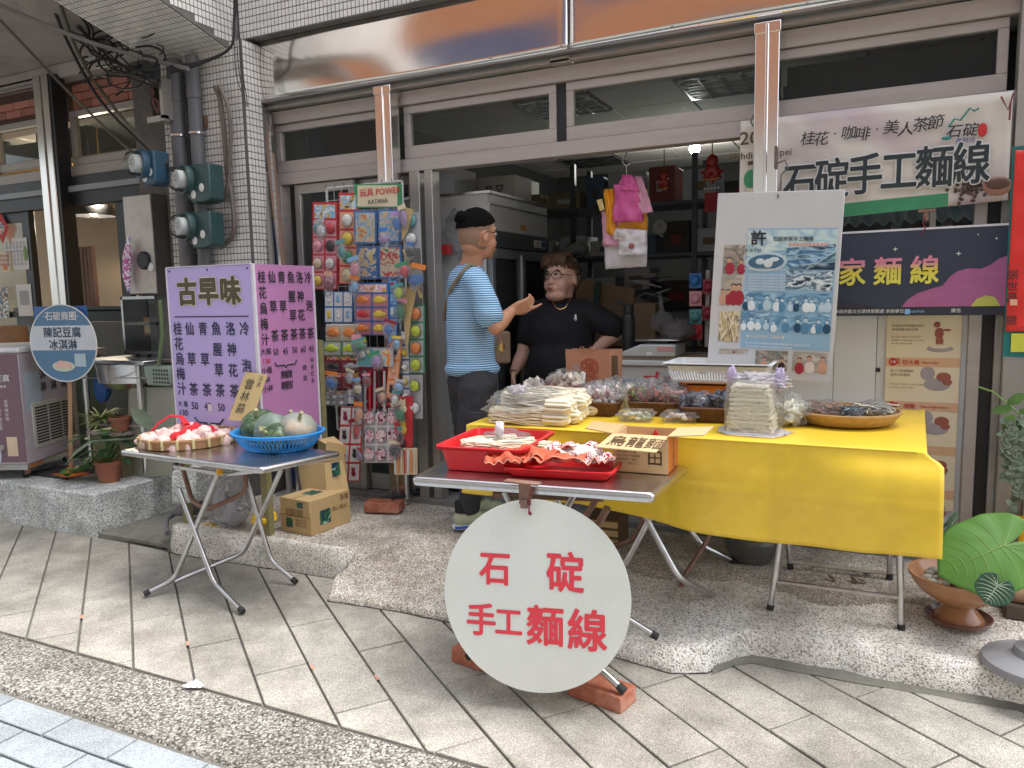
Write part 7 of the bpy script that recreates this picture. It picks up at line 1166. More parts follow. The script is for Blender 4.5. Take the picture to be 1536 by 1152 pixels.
c_.ell(pm(708, 575), (.145, .125, .10), 20, 12); limb(c_, [pm(719, 625, -.14), pm(718, 650, -.15)], [.045, .045]); co = B('cargo_trousers', c_, m_trs, t); remesh(co, .010, 5); ds = co.modifiers.new('folds', 'DISPLACE'); ds.texture = tx; ds.strength = .03; ds.mid_level = .5
pk = pm(722, 632, -.185); B('cargo_pocket', MB().box(pk, (.11, .014, .15), (0, 0, R(26))).box(pk+Vector((0, -.006, .06)), (.12, .016, .045), (0, 0, R(26))), m_trs, t, bev=.006, seg=2)
m_sh = M('pale lime and grey mesh shoe', (.42, .45, .30), .6, var=.1); 
for i, (a_, dz) in enumerate(((hp[0][2], 0), (hp[1][2], .0))):
    gx = Vector((.80, .60, 0)) if i == 0 else Vector((.6, .8, 0)); o = Vector((a_.x, a_.y, .172)); o = o-gx*.03; rx = gx.cross(Vector((0, 0, 1))); F = Matrix(((gx.x, rx.x, 0, o.x), (gx.y, rx.y, 0, o.y), (0, 0, 1, o.z), (0, 0, 0, 1)))
    m_ = MB(); m_.X = F; m_.ell((-.01, 0, .055), (.055, .042, .055), 18, 12); m_.ell((.09, 0, .038), (.10, .045, .036), 20, 12); m_.ell((.04, 0, .055), (.07, .042, .045), 18, 12); sh_ = remesh(B('shoe', m_, m_sh, t), .006, 3)
    m_ = MB(); m_.X = F; L_s = [[Vector((.065+p.x, p.y*(1+.12*math.sin((p.x)*10)), z)) for p in rr(.27, .09, .04)] for z in (0, .022)]; L2 = [F @ v for v in L_s[0]], [F @ v for v in L_s[1]]; B('sole', loft(list(L2), True, True), M('white foam sole', (.75, .76, .75), .5), sh_, bev=.004)
    m_ = MB(); m_.X = F; B('sole_stripe', m_.box((-.01, 0, .014), (.10, .094, .014)), M('blue sole stripe', (.03, .10, .45), .4), sh_)
    for k in range(5): m_ = MB(); m_.X = F; B('lace', m_.tube([(.05+.02*k, -.043, .03), (.045+.02*k, -.03, .07-.004*k), (.055+.02*k, .0, .082-.006*k), (.045+.02*k, .03, .07-.004*k)], .004, 5), m_nv if k % 2 else M('lemon lace', (.7, .68, .2), .6), sh_)
    m_ = MB(); m_.X = F; B('sock', m_.tube([(-.01, 0, .09), (-.01, 0, .15)], .044, 14), m_blk2, sh_)
m_kh = M('khaki webbing', (.22, .18, .12), .8); B('bag_strap', MB().tube([pm(716, 402, -.06), pm(706, 398, -.10), pm(694, 412, -.14), pm(680, 432, -.125), pm(669, 458, -.03), pm(665, 480, .06)], .011, 6, flat=1), m_kh, t)
B('shoulder_bag', MB().box(pm(748, 524, .14), (.12, .07, .18), (0, 0, R(60))), M('khaki canvas bag', (.20, .14, .09), .8), t, bev=.015, seg=2); cc = pm(751, 522, .03); B('charm', crumple(cc, (.022, .012, .03), 12, 8, .5, 5), M('brass', (.7, .45, .15), .3, 1), t); B('charm_cord', MB().tube([cc+Vector((0, 0, .03)), cc+Vector((-.005, 0, .07))], .003, 5), m_pinkp, t)
# ---- the woman in black
t = T('person', 'woman in a black T-shirt with glasses and gold necklace, hand on hip', 'person', Vector((-1.80, 4.44, .17)))
pw = lambda x, y, d=0.: ay(x, y, 4.44)+VD*d
gw = Vector((-.20, -.97, .12)); HW = headframe(pw(842, 417), gw)
b = MB(); head(b, HW, 1.12, 1.12, 1); sr, er, wr_ = pw(799, 472), pw(785, 530, -.03), pw(771, 556, -.06); sl, el, wl = pw(886, 472), pw(930, 494, .03), pw(896, 522, .0)
limb(b, [pw(845, 432, .03), pw(843, 452, .03), pw(842, 464, .03)], [.068, .072, .09]); limb(b, [pw(842, 490, .02), pw(842, 540), pw(842, 600)], [.13, .14, .15]); limb(b, [sr, er], [.065, .048]); limb(b, [er, lerp(er, wr_, .4), wr_], [.048, .045, .03]); limb(b, [sl, el], [.065, .05]); limb(b, [el, lerp(el, wl, .4), wl], [.05, .046, .032])
hand(b, wr_, (-.05, -.05, -1), (1, .3, 0), .165, .35, thumb=-1.); hand(b, wl, (-.8, -.2, -.25), (0, .4, -1), .16, .5, thumb=1.)
for s in (-1, 1): limb(b, [(-1.80+s*.11, 4.47, .95), (-1.80+s*.12, 4.47, .55), (-1.80+s*.12, 4.48, .26)], [.12, .075, .05])
remesh(B('body', b, m_skw, t), .0065, 3); face(t, HW, 1.12, 1.12); glasses(t, HW, m_blk, .0225, 1.12, .95)
hh = MB(); hh.X = HW @ Matrix.Scale(1.12, 4)
hw = lambda d: (1.12+.05*noise.noise(d*7)+.03*noise.noise(d*22)) if (d.z > .60 or (d.z > .28 and d.x < .55) or d.x < -.05 and d.z > -.55 and not (abs(d.y) > .8 and -.28 < d.x < .1 and d.z < .05)) else .8
hh.ell((-.006, 0, .014), (.104, .092, .112), 110, 80, fn=hw)
for k in range(16): a = -1.25+k*.16; hh.tube([(.02, a*.05, .128), (.075, a*.058+.008, .105), (.098-.02*abs(a), a*.062+.014, .066-.012*math.sin(k*2)), (.098-.03*abs(a), a*.066+.02, .048-.01*math.cos(k*3))], [.012, .011, .008, .002], 6)
B('hair', hh, m_hairw, t, ang=50)
s_ = MB(); limb(s_, [sr, pw(842, 468, .03), sl], [.088, .115, .088]); s_.ell(pw(842, 500, .0), (.215, .165, .20), 28, 18, (0, 0, R(15))); s_.ell(pw(842, 545, -.01), (.22, .175, .22), 28, 18, (0, 0, R(15))); s_.ell(pw(842, 590, -.005), (.23, .175, .18), 28, 18, (0, 0, R(15)))
limb(s_, [sr, pw(793, 505, -.01)], [.088, .082]); limb(s_, [sl, pw(922, 490, .02)], [.088, .080]); so = B('black_tshirt', s_, m_blk2, t); remesh(so, .012, 8); ds = so.modifiers.new('folds', 'DISPLACE'); ds.texture = tx; ds.strength = .03; ds.mid_level = .5
c_ = MB()
for s in (-1, 1): limb(c_, [(-1.80+s*.10, 4.47, .92), (-1.80+s*.12, 4.47, .55), (-1.80+s*.12, 4.48, .24)], [.155, .11, .09]); c_.ell((-1.80+s*.12, 4.42, .21), (.055, .12, .045), 14, 10)
remesh(B('black_trousers', c_, m_blk2, t), .014, 6)
m_gold = M('gold chain', (.85, .55, .2), .25, 1); B('necklace', MB().tube([pw(826, 443, -.04), pw(827, 452, -.09), pw(832, 461, -.125), pw(838, 464, -.14), pw(846, 461, -.13), pw(853, 452, -.09), pw(856, 445, -.04)], .0035, 6), m_gold, t)
lp = pw(859, 476, -.21); B('chest_logo', MB().ell(lp, (.009, .004, .016), 10, 7).ell(lp+Vector((0, 0, .018)), (.006, .004, .006), 8, 5), m_paper, t); B('bracelet', MB().tube([wr_+Vector((math.cos(k*.785)*.032, math.sin(k*.785)*.032, .01)) for k in range(8)], .004, 6, closed=True), m_blk, t)
# ================================================================== RIGHT SIDE: BOARDS, BANNERS, PLANTS
m_wp = M('white laminated panel', (.70, .72, .75), .35, var=.02, vs=2, dirt=(.55, .54, .5), ds=2, da=.3)
t = T('white_partition', 'white laminated partition panels filling the right of the shop front', 'partition', (-.05, 3.99, .17)); 
for x0, x1 in ((-.62, -.185), (-.183, .0), (.002, .37)): B('panel', MB().b2(x0, x1, 3.975 if x0 < -.1 else 3.985, 3.995, .19, 1.66), m_wp, t, bev=.002)
for x, y in ((1317, 555), (1179, 575), (1173, 577)): p = ay(x, y, 3.972); mb = MB(); mb.X = Matrix.Translation(p) @ Matrix.Rotation(R(90), 4, 'X'); B('hole_cap', mb.lathe([(0, .003), (.009, .003), (.011, 0)], n=14), m_blk, t)
# view over the partition: corrugated canopy and glass
f = B('window', MB().b2(-.55, .37, 3.985, 4.02, 1.66, 1.70).b2(-.55, .37, 3.985, 4.02, 2.15, 2.185).b2(.20, .225, 3.985, 4.02, 1.70, 2.15), m_alug, bl); B('pane', MB().b2(-.55, .37, 4.0, 4.005, 1.70, 2.15), m_glass, f)
cg = T('corrugated_awning', 'pale corrugated awning seen through the strip of glass above the dark banner', 'awning', (0, 4.6, 1.7)); B('sheet', MB().grid(120, 6, lambda u, v: (lerp(-.6, .6, u), lerp(4.25, 5.1, v), lerp(1.755, 2.0, v)+.012*math.sin(u*120))), M('pale blue corrugated', (.55, .62, .66), .4), cg, ang=70, solid=.003)
B('post', MB().b2(.05, .10, 4.5, 4.55, .2, 1.8).b2(.28, .33, 4.5, 4.55, .2, 1.8), m_cbar, cg)
iw('wall_annex', -.55, 1.2, 5.15, 5.2, .17, 2.8, m=m_in)
# process poster strip
t = T('process_poster', 'cream step by step poster strip on the white panel', 'poster', (.19, 3.98, .42)); m_pc = M('cream poster', (.76, .66, .47), .5, var=.02); m_ph = M('peach band', (.68, .42, .25), .5, var=.02); px0, px1 = .042, .345; Yp = 3.97
B('sheet', MB().b2(px0, px1, Yp, Yp+.003, .40, 1.40), m_pc, t); m_gr = M('brown grey text', (.22, .17, .14)); m_sk = M('sketch grey', (.36, .32, .33)); m_skr = M('sketch brown', (.34, .10, .07))
for k, z in enumerate((1.10, .895, .69, .485)):
    B('band', MB().b2(px0, px1, Yp-.0015, Yp, z-.03, z+.012), m_ph, t)
    if k < 2:
        mb = MB(); mb.X = Matrix.Translation((px0+.03, Yp-.002, z-.008)) @ Matrix.Rotation(R(90), 4, 'X'); B('badge', mb.lathe([(0, .001), (.018, .001), (.018, 0)], n=16), m_redi, t); text(['2', '3'][k], (px0+.052, Yp-.003, z-.016), X1, Z1, .032, m_redi, t, .02); text('步驟', (px0+.03, Yp-.004, z-.013), X1, Z1, .013, m_paper, t)
        text(['切大條', '滾麵'][k], (px0+.105, Yp-.002, z-.018), X1, Z1, .024, m_redi, t, .01); text(['Giant snake', 'Make dough thinner'][k], (px0+.15, Yp-.002, z-.014), X1, Z1, .014, m_redi, t, .01, al='L')
    zc = z-.11
    if k < 3:
        for i, s in enumerate((['將小刀將麵團割', '成粗大的麵條'], ['將粗麵條送入滾麵機,', '均勻切割'], ['', ''])[k]): 
            if s: text(s, (px0+.02, Yp-.002, zc+.055-.018*i), X1, Z1, .014, m_gr, t, al='L')
        if k == 0:
            for i, s in enumerate(('Noodle makers cut the dough,', 'as it like a giant snake')): text(s, (px0+.02, Yp-.002, zc-.005-.015*i), X1, Z1, .0115, m_gr, t, al='L')
    for (dx, dz, w_, h_, mt) in ((.215, .0, .055, .03, m_sk), (.175, .05, .03, .032, m_sk), (.24, .035, .03, .022, m_skr), (.255, .012, .02, .015, m_skr)): B('drawing', MB().ell((px0+dx, Yp-.001-(.001 if mt is m_skr else 0), zc+dz), (w_, .0012, h_), 18, 6), mt, t)
for i, s in enumerate(('將置放好的麵糰用拖拉', '成適麵團,滑出空氣')): text(s, (px0+.02, Yp-.002, 1.255-.017*i), X1, Z1, .0135, m_gr, t, al='L')
for i, s in enumerate(('Noodle makers knead the', 'dough by stamping on it until', 'the air is squeezed.')): text(s, (px0+.02, Yp-.002, 1.205-.015*i), X1, Z1, .0115, m_gr, t, al='L')
for (dx, dz, w_, h_, mt) in ((.22, 1.155, .055, .016, m_sk), (.22, 1.165, .04, .01, m_pc), (.215, 1.225, .018, .026, m_skr), (.205, 1.265, .014, .014, m_skr), (.21, 1.19, .008, .018, m_skr), (.225, 1.19, .008, .018, m_skr), (.245, 1.24, .018, .005, m_skr)): B('drawing', MB().ell((px0+dx, Yp-.001-(.0008 if mt is not m_sk else 0), dz), (w_, .0012, h_), 16, 6), mt, t)
# upper banner
def quadpx(P, Y): return [ay(x, y, Y) for x, y in P]
BP = quadpx(((1111, 182), (1520, 136), (1512, 300), (1108, 342)), 3.90); m_ban = picture('cream banner print', ['d6d0c4', 'dbd5ca', 'd8cfc2', 'ddd6cb', 'cfc2bc', 'c2b2b2'], 1.3, .5, 3.2, 3, (1, 1, 1.6), 'LINEAR'); m_bgr = M('banner green', (.05, .27, .13), .5)
t = T('shop_banner', 'cream cloth banner with large black characters for handmade noodles', 'banner', (BP[2]+BP[3])/2); BF = lambda u, v, o=0: lerp(lerp(BP[0], BP[1], u), lerp(BP[3], BP[2], u), v)+Vector((0, .012*math.sin(u*9)*math.sin(v*2.5)-o, 0))
B('cloth', MB().grid(50, 12, BF), m_ban, t, ang=60, solid=.002)
def bandfn(u, v): k = .86+.0*u; return BF(lerp(.0, .80, u), lerp(.875, 1.0, v), .003)
B('green_band', MB().grid(30, 3, bandfn), m_bgr, t, ang=60); bu = (BP[0]-BP[3]).normalized(); br = (BP[1]-BP[0]).normalized(); m_bk = M('dark slate lettering', (.025, .035, .04), .5)
for i, ch in enumerate('石碇手工麵線'):
    o = BF(.250+.124*i, .775, .016); text(ch, o, br, bu, .19, m_paper, t, .045, .80); text(ch, o-Vector((0, .003, 0)), br, bu, .19, m_bk, t, .016, .80)
for i, ch in enumerate('桂花·咖啡·美人茶節'): text(ch, BF(.275+.052*i, .28+.02*math.sin(i*2), .016), br+bu*.05*math.sin(i*3), bu+br*.15, .066, m_ink, t, .006)
text('2023', BF(.082, .225, .014), br, bu, .085, m_cardd, t, .012, 1.1); text('Shihding, Taipei', BF(.085, .36, .014), br, bu, .046, m_cardd, t, .01); B('pill_print', MB().slab([BF(.035, .385, .014), BF(.15, .375, .014), BF(.15, .41, .014), BF(.035, .42, .014)], (0, -.001, 0)), m_cardd, t)
for (u, v, w_, h_, mt) in ((.05, .55, .035, .045, m_bgr), (.115, .6, .04, .05, m_bgr), (.06, .66, .03, .03, KM['cream']), (.10, .76, .05, .03, KM['pink']), (.145, .72, .02, .02, KM['cream'])): B('leaf_print', MB().ell(BF(u, v, .014), (w_, .0015, h_), 16, 6), mt, t)
lg = [BF(.79, .27, .015), BF(.81, .20, .015), BF(.83, .22, .015), BF(.86, .12, .015), BF(.875, .15, .015), BF(.89, .13, .015)]; B('logo_print', MB().tube(lg, .004, 5), M('teal print', (.03, .22, .2)), t); text('石碇', BF(.835, .36, .015), br, bu+br*.2, .06, m_ink, t, .01); B('logo_print', MB().ell(BF(.905, .33, .016), (.018, .002, .03), 12, 6), m_redi, t); B('logo_print', MB().ell(BF(.785, .37, .016), (.02, .002, .008), 10, 5), M('teal print', (.03, .22, .2)), t); text('產銷班', BF(.85, .425, .015), br, bu, .025, M('blue ink', (.05, .06, .3)), t)
be = MB(); rg = random.Random(2)
for i in range(60): be.ell(BF(.875+rg.gauss(0, .022), .86+rg.gauss(0, .055), .006), (.0075, .004, .0075), 7, 5)
B('berry_print', be, picture('berry print', ['3c2a24', '5a4238', '241814', '7a6254'], 60), t, kind='stuff'); B('cup_print', MB().ell(BF(.965, .86, .005), (.055, .004, .04), 20, 8), M('terracotta print', (.35, .17, .11), .5), t); B('cup_print', MB().ell(BF(.965, .84, .01), (.043, .003, .022), 20, 8), M('cocoa print', (.12, .06, .045), .5), t); B('tie', MB().tube([ay(1520, 140, 3.89), ay(1512, 165, 3.88), ay(1502, 145, 3.89)], .004, 5).tube([ay(1516, 152, 3.88), ay(1514, 180, 3.88)], .004, 5), M('dark red string', (.2, .03, .04)), t); B('tie', MB().tube([ay(1133, 168, 3.89), ay(1126, 182, 3.88), ay(1130, 190, 3.88)], .004, 5), m_cond, t)
B('bracket', MB().b2(-.455, -.445, 3.80, 3.86, 2.0, 2.10).tube([ay(1166, 245, 3.8), ay(1178, 240, 3.79), ay(1182, 252, 3.78), ay(1172, 262, 3.79), ay(1170, 300, 3.78)], .004, 5), m_cond, t)
# dark night sky banner
DP = quadpx(((1256, 350), (1515, 336), (1511, 481), (1250, 474)), 3.86); DP[2].z = DP[3].z; m_nt = M('night blue print', (.035, .045, .075), .45, var=.06, vs=1)
t = T('night_banner', 'dark blue banner with yellow pink characters and a pink hill', 'banner', (DP[2]+DP[3])/2); DF = lambda u, v, o=0: lerp(lerp(DP[0], DP[1], u), lerp(DP[3], DP[2], u), v)-Vector((0, o, 0))
B('sheet', MB().slab([DF(0, 0), DF(1, 0), DF(1, 1), DF(0, 1)], (0, .004, 0)), m_nt, t); B('top_rail', MB().slab([DF(0, -.012, .002), DF(1, -.012, .002), DF(1, .012, .002), DF(0, .012, .002)], (0, .008, 0)), m_wf, t); B('footer', MB().slab([DF(0, .90, .001), DF(1, .90, .001), DF(1, 1, .001), DF(0, 1, .001)], (0, -.0008, 0)), M('footer black', (.03, .03, .045)), t)
def hill(pts, o, mt, nm): B(nm, MB().slab([DF(u, v, o) for u, v in pts], (0, -.0008, 0)), mt, t)
hill([(.41, .90), (.44, .82), (.50, .74), (.58, .69), (.64, .66), (.68, .56), (.72, .50), (.78, .47), (.85, .48), (.90, .44), (.95, .37), (1.0, .34), (1, .90)], .002, M('orchid pink hill', (.40, .12, .27), .45, var=.12, vs=30), 'hill_print'); hill([(0, .90), (0, .82), (.1, .84), (.2, .87), (.24, .90)], .0022, M('dark dune', (.035, .035, .05)), 'dune_print')
hill([(.80, .90), (.83, .82), (.88, .78), (.93, .80), (.96, .90)], .003, M('yellow green mound', (.5, .5, .1), .5), 'mound_print')
for u, v, s in ((.36, .22, .018), (.725, .30, .018), (.93, .15, .008), (.83, .1, .005)): hill([(u-s, v), (u, v-.008), (u+s, v), (u, v+.008)], .002, m_paper, 'star_print'); hill([(u-.003, v), (u, v-s*1.8), (u+.003, v), (u, v+s*1.8)], .0025, m_paper, 'star_print')
dr = (DP[1]-DP[0]).normalized(); du = Z1
gm = bpy.data.materials.new('yellow to pink lettering'); gm.use_nodes = True; N = gm.node_tree.nodes; L_ = gm.node_tree.links; tc = N.new('ShaderNodeTexCoord'); sp = N.new('ShaderNodeSeparateXYZ'); L_.new(tc.outputs['Object'], sp.inputs[0]); rp = ramp(N, [(.0, (.75, .72, .10)), (.45, (.75, .62, .08)), (.7, (.70, .25, .35))]); mpn = N.new('ShaderNodeMapRange'); mpn.inputs['From Min'].default_value = .15; mpn.inputs['From Max'].default_value = .27; L_.new(sp.outputs['Z'], mpn.inputs[0]); L_.new(mpn.outputs[0], rp.inputs[0]); L_.new(rp.outputs[0], N['Principled BSDF'].inputs['Base Color'])
for i, ch in enumerate('家麵線'): text(ch, DF(.105+.215*i, .60, .003), dr, du, .13, gm, t, .022, .9)
text('新北市政府藝文化環境景觀處', DF(.13, .965, .003), dr, du, .019, m_paper, t); text('承辦單位:', DF(.375, .965, .003), dr, du, .019, m_paper, t); text('廣告', DF(.72, .965, .003), dr, du, .02, m_paper, t); text('eastAsia', DF(.50, .965, .003), dr, du, .018, KM['sky'], t); B('logo_print', MB().b2(DF(.43, .94).x, DF(.46, .94).x, 3.855, 3.857, DF(.43, .985).z, DF(.43, .925).z), KM['sky'], t)
t = T('hanging_clip', 'rusty clip with a red string above the night banner', 'clip', ay(1390, 330, 3.84)); B('clip', MB().box(ay(1390, 316, 3.84), (.065, .02, .012)).box(ay(1389, 324, 3.84), (.02, .012, .04)), m_rust, t); B('string', MB().tube([ay(1388, 326, 3.83), ay(1384, 334, 3.83), ay(1388, 342, 3.83), ay(1382, 350, 3.84)], .003, 5), M('dark red string', (.2, .03, .04)), t)
# white board with poster and snapshots
WP = quadpx(((1077, 290), (1268, 284), (1247, 575), (1060, 558)), 3.60); t = T('white_board', 'large white board with a blue poster and snapshots tied to the right post', 'board', (WP[2]+WP[3])/2); WF = lambda u, v, o=0: lerp(lerp(WP[0], WP[1], u), lerp(WP[3], WP[2], u), v)-Vector((0, o, 0)); m_wbd = M('greyish white board', (.60, .60, .60), .45, var=.02, vs=2, dirt=(.46, .46, .45), ds=4, da=.3)
B('board', MB().slab([WF(0, 0), WF(1, 0), WF(1, 1), WF(0, 1)], (0, .006, 0)), m_wbd, t, bev=.002)
def wpx(P, o): return [onpl(x, y, WP[0], Vector((0, 1, 0)))-Vector((0, o, 0)) for x, y in P]
def wq(nm, P, o, mt): return B(nm, MB().slab(wpx(P, o), (0, -.0008, 0)), mt, t)
wq('poster', ((1122, 343), (1257, 342), (1244, 527), (1110, 521)), .001, M('blue poster', (.28, .46, .62), .4, var=.05, vs=3))
bl5 = ['dfe8ea', '7fa9c4', '2f6088', 'a8c8d8', '14344e']; rd5 = ['e8e0dc', '9c2438', '5a1a2c', 'c89a8c', '3a3038']
PH = [(((1122, 345), (1257, 344), (1254, 390), (1120, 384)), ['b4cfd4', 'c8dcd8', '9cc0d0', 'd8e4dc', '88aec4'], 9), (((1180, 372), (1254, 366), (1252, 405), (1178, 404)), bl5, 12), (((1179, 405), (1250, 407), (1248, 437), (1178, 434)), ['0e2a40', 'b8d4e0', '28506e', 'e4eef0', '14344e'], 18), (((1114, 437), (1155, 438), (1154, 465), (1112, 464)), bl5, 16), (((1157, 438), (1202, 440), (1201, 467), (1155, 465)), bl5, 20), (((1203, 440), (1247, 441), (1246, 468), (1202, 467)), bl5, 24), (((1112, 466), (1154, 468), (1152, 495), (1111, 493)), bl5, 28), (((1155, 468), (1202, 470), (1201, 498), (1154, 496)), ['0e2a40', '28506e', '14344e', '7fa9c4', '08182a'], 32), (((1203, 470), (1245, 472), (1244, 500), (1202, 498)), bl5, 36)]
def figures(P, o, bg, tones, n, seed, k0):
    """a small photograph: backdrop, then people as heads and shoulders"""
    rg = random.Random(seed); wq('photo_print', P, o, picture('backdrop %s' % k0, bg, 9, .5, seed, 3, (1, 1, 2), 'LINEAR')); L_, T_, R_, B_ = P[0][0], P[0][1], P[1][0], P[2][1]; mbs = [MB() for _ in tones]
    for i in range(n):
        x = lerp(L_, R_, (i+.5)/n+rg.uniform(-.06, .06)); h = (B_-T_)*rg.uniform(.5, .8); y = B_-h*.5; c1 = onpl(x, B_-h*.32, WP[0], Vector((0, 1, 0)))-Vector((0, o+.0012+.0001*i, 0)); c2 = onpl(x+rg.uniform(-1, 1), B_-h*.82, WP[0], Vector((0, 1, 0)))-Vector((0, o+.0014+.0001*i, 0)); u = h/FPX*3.7
        mbs[rg.randrange(len(tones))].ell(c1, (u*.26, .0006, u*.34), 12, 5); mbs[0].ell(c2, (u*.12, .0006, u*.14), 10, 5); mbs[-1].ell(c2+Vector((0, .0002, u*.07)), (u*.13, .0006, u*.11), 10, 5)
    for m_, tn in zip(mbs, tones):
        if m_.f: B('figure_print', m_, M('print tone '+tn, tn, .5), t)
TB = ['b8d0dc', 'dfe9ec', '4f86a8', '1b4866']; TRd = ['c89a80', 'a02438', 'd8ccc4', '3a2428']
for i, (P, cols, sd0) in enumerate(PH):
    if i >= 3: figures(P, .002+.0002*i, ['2f6088', '5d92b4', '8fb8d0', '4a7ea2', 'a8c8d8'] if i != 7 else ['14344e', '0e2a40', '28506e'], TB, 4 if i != 7 else 3, sd0, 'blue%d' % (i % 3))
    else: wq('photo_print', P, .002+.0002*i, picture('poster photo %d' % i, cols, [5, 9, 9][i], .5, sd0, 4, (1, 1, 2.5), 'LINEAR'))
c = onpl(1225, 395, WP[0], Vector((0, 1, 0)))-Vector((0, .004, 0)); B('arm_print', MB().tube([c+Vector((-.11, 0, -.012)), c, c+Vector((.08, 0, .05))], [.006, .018, .026], 8, flat=.1), M('pale print skin', (.50, .60, .66)), t)
c = onpl(1149, 393, WP[0], Vector((0, 1, 0))); B('bowl_print', MB().ell(c-Vector((0, .004, 0)), (.092, .001, .043), 26, 6), M('pale bowl print', (.5, .62, .68)), t); B('bowl_print', MB().ell(c-Vector((0, .005, 0)), (.078, .001, .034), 26, 6), M('dark bowl print', (.06, .15, .24)), t); B('food_print', MB().ell(c+Vector((.01, -.006, -.006)), (.02, .001, .02), 14, 5).ell(c+Vector((-.025, -.006, .003)), (.02, .001, .014), 14, 5).ell(c+Vector((.035, -.006, .01)), (.022, .001, .01), 14, 5), M('pale food print', (.62, .70, .72)), t)
wr = (WP[1]-WP[0]).normalized(); tw = lambda s, x, y, sz, mt, **k: text(s, onpl(x, y, WP[0], Vector((0, 1, 0)))-Vector((0, .0045, 0)), wr, Z1, sz, mt, t, **k)
tw('石碇許家手工麵線', 1190, 361, .021, m_ink, bold=.01); tw('許', 1138, 366, .07, m_ink, bold=.02); tw('許家手好', 1130, 378, .018, m_ink)
tw('●'*10, 1212, 369, .018, M('salmon print', (.7, .35, .3)), sp=1.0)
for i in range(7): tw('手工麵線傳承四代每日現做純手工製作', 1116, 409+4.3*i-(4 if i == 0 else 0), .0105, m_paper, al='L')
tw('● 石碇許家手工麵線 ●', 1148, 507, .016, KM['cream']); tw('新北市石碇區 訂購專線 歡迎團體參觀體驗製作手工麵線 每日營業', 1119, 515, .0095, m_paper, al='L'); tw('地址 石碇東街 電話預約 宅配服務 假日現場教學', 1119, 520, .0095, m_paper, al='L')
SN = (((1087, 368), (1118, 368), (1113, 411), (1084, 411)), ((1083, 413), (1113, 413), (1110, 457), (1080, 457)), ((1080, 467), (1110, 467), (1107, 513), (1077, 511)), ((1080, 523), (1122, 524), (1121, 530), (1078, 530)), ((1134, 525), (1182, 527), (1180, 556), (1132, 553)), ((1190, 527), (1241, 530), (1240, 560), (1188, 556)))
for i, P in enumerate(SN):
    if i == 2: wq('snapshot', P, .0018, picture('noodle snapshot', ['d8c8a0', 'b09868', 'e8dcc0', '6a5844', 'c9b488'], 12, .45, 4, 4, (3, 1, 1), 'LINEAR'))
    else: figures(P, .0018, [['8a8078', 'b0a090', '6a6a60', 'c0b4a4'], ['d0c8bc', '9a9488', 'b4a898']][i % 2], TRd, [2, 4, 0, 3, 2, 3][i], 30+i, 'red%d' % (i % 2))
B('tie', MB().tube([ay(1172, 262, 3.79), ay(1168, 285, 3.62), ay(1167, 296, 3.59), ay(1169, 290, 3.61)], .004, 5), m_cond, t)
# red couplet, wire grille, brick wall at the right edge
CP = quadpx(((1523, 225), (1548, 222), (1538, 500), (1508, 497)), 3.70); t = T('red_couplet', 'long red couplet banner with black brush writing at the right edge', 'banner', (CP[2]+CP[3])/2)
B('backing', MB().slab([ay(1519, 220, 3.71), ay(1590, 214, 3.71), ay(1575, 538, 3.71), ay(1504, 535, 3.71)], (0, .003, 0)), M('teal green backing', (.01, .16, .15), .5), t); B('cloth', MB().grid(14, 30, lambda u, v: ay(lerp(lerp(1523, 1508, v), lerp(1590, 1575, v), u), lerp(225, 497, v), 3.705+.006*math.sin(v*30)*math.sin(u*5))), M('bright red satin', (.72, .03, .02), .5, var=.06), t, ang=60, solid=.002); B('yellow_panel', MB().slab([ay(1517, 500, 3.705), ay(1575, 500, 3.705), ay(1575, 528, 3.705), ay(1516, 528, 3.705)], (0, -.002, 0)), M('acid yellow', (.6, .6, .06)), t)
for i, ch in enumerate('張世昌印題'): text(ch, ay(1519-.6*i, 418+17*i, 3.695), X1, Z1, .042, m_ink if i != 3 else m_redi, t, .006)
B('seal', MB().slab([ay(1515, 449, 3.694), ay(1526, 449, 3.694), ay(1526, 458, 3.694), ay(1515, 458, 3.694)], (0, -.001, 0)), KM['peach'], t)
t = T('wire_grille', 'grey wire grille over white tiles at the right edge', 'grille', (.75, 3.8, .9)); B('tiled_back', MB().b2(.60, 1.2, 3.92, 3.96, .85, 2.0), m_tile, t); g = MB()
for i in range(14): g.tube([(.605+.045*i, 3.86, .85), (.605+.045*i, 3.86, 1.95)], .003, 4)
for i in range(24): g.tube([(.6, 3.855, .86+.045*i), (1.2, 3.855, .86+.045*i)], .003, 4)
B('wires', g, m_fd, t, kind='stuff')
t = T('low_brick_wall', 'low dark red brick wall at the right edge below the grille', 'wall', (.8, 3.85, .16)); B('core', MB().b2(.602, 1.25, 3.83, 3.95, .16, .85), m_conc, t); m_rbr = M('glossy dark red brick', (.17, .035, .02), .35, var=.15, vs=9, rnd=.2)
for j in range(8):
    for i in range(4): x = .605+.165*i-(.08 if j % 2 else 0); a = max(x, .603); B('brick', MB().b2(a+.004, min(x+.161, 1.25), 3.818, 3.835, .18+.083*j, .18+.083*j+.076), m_rbr, t, bev=.002)
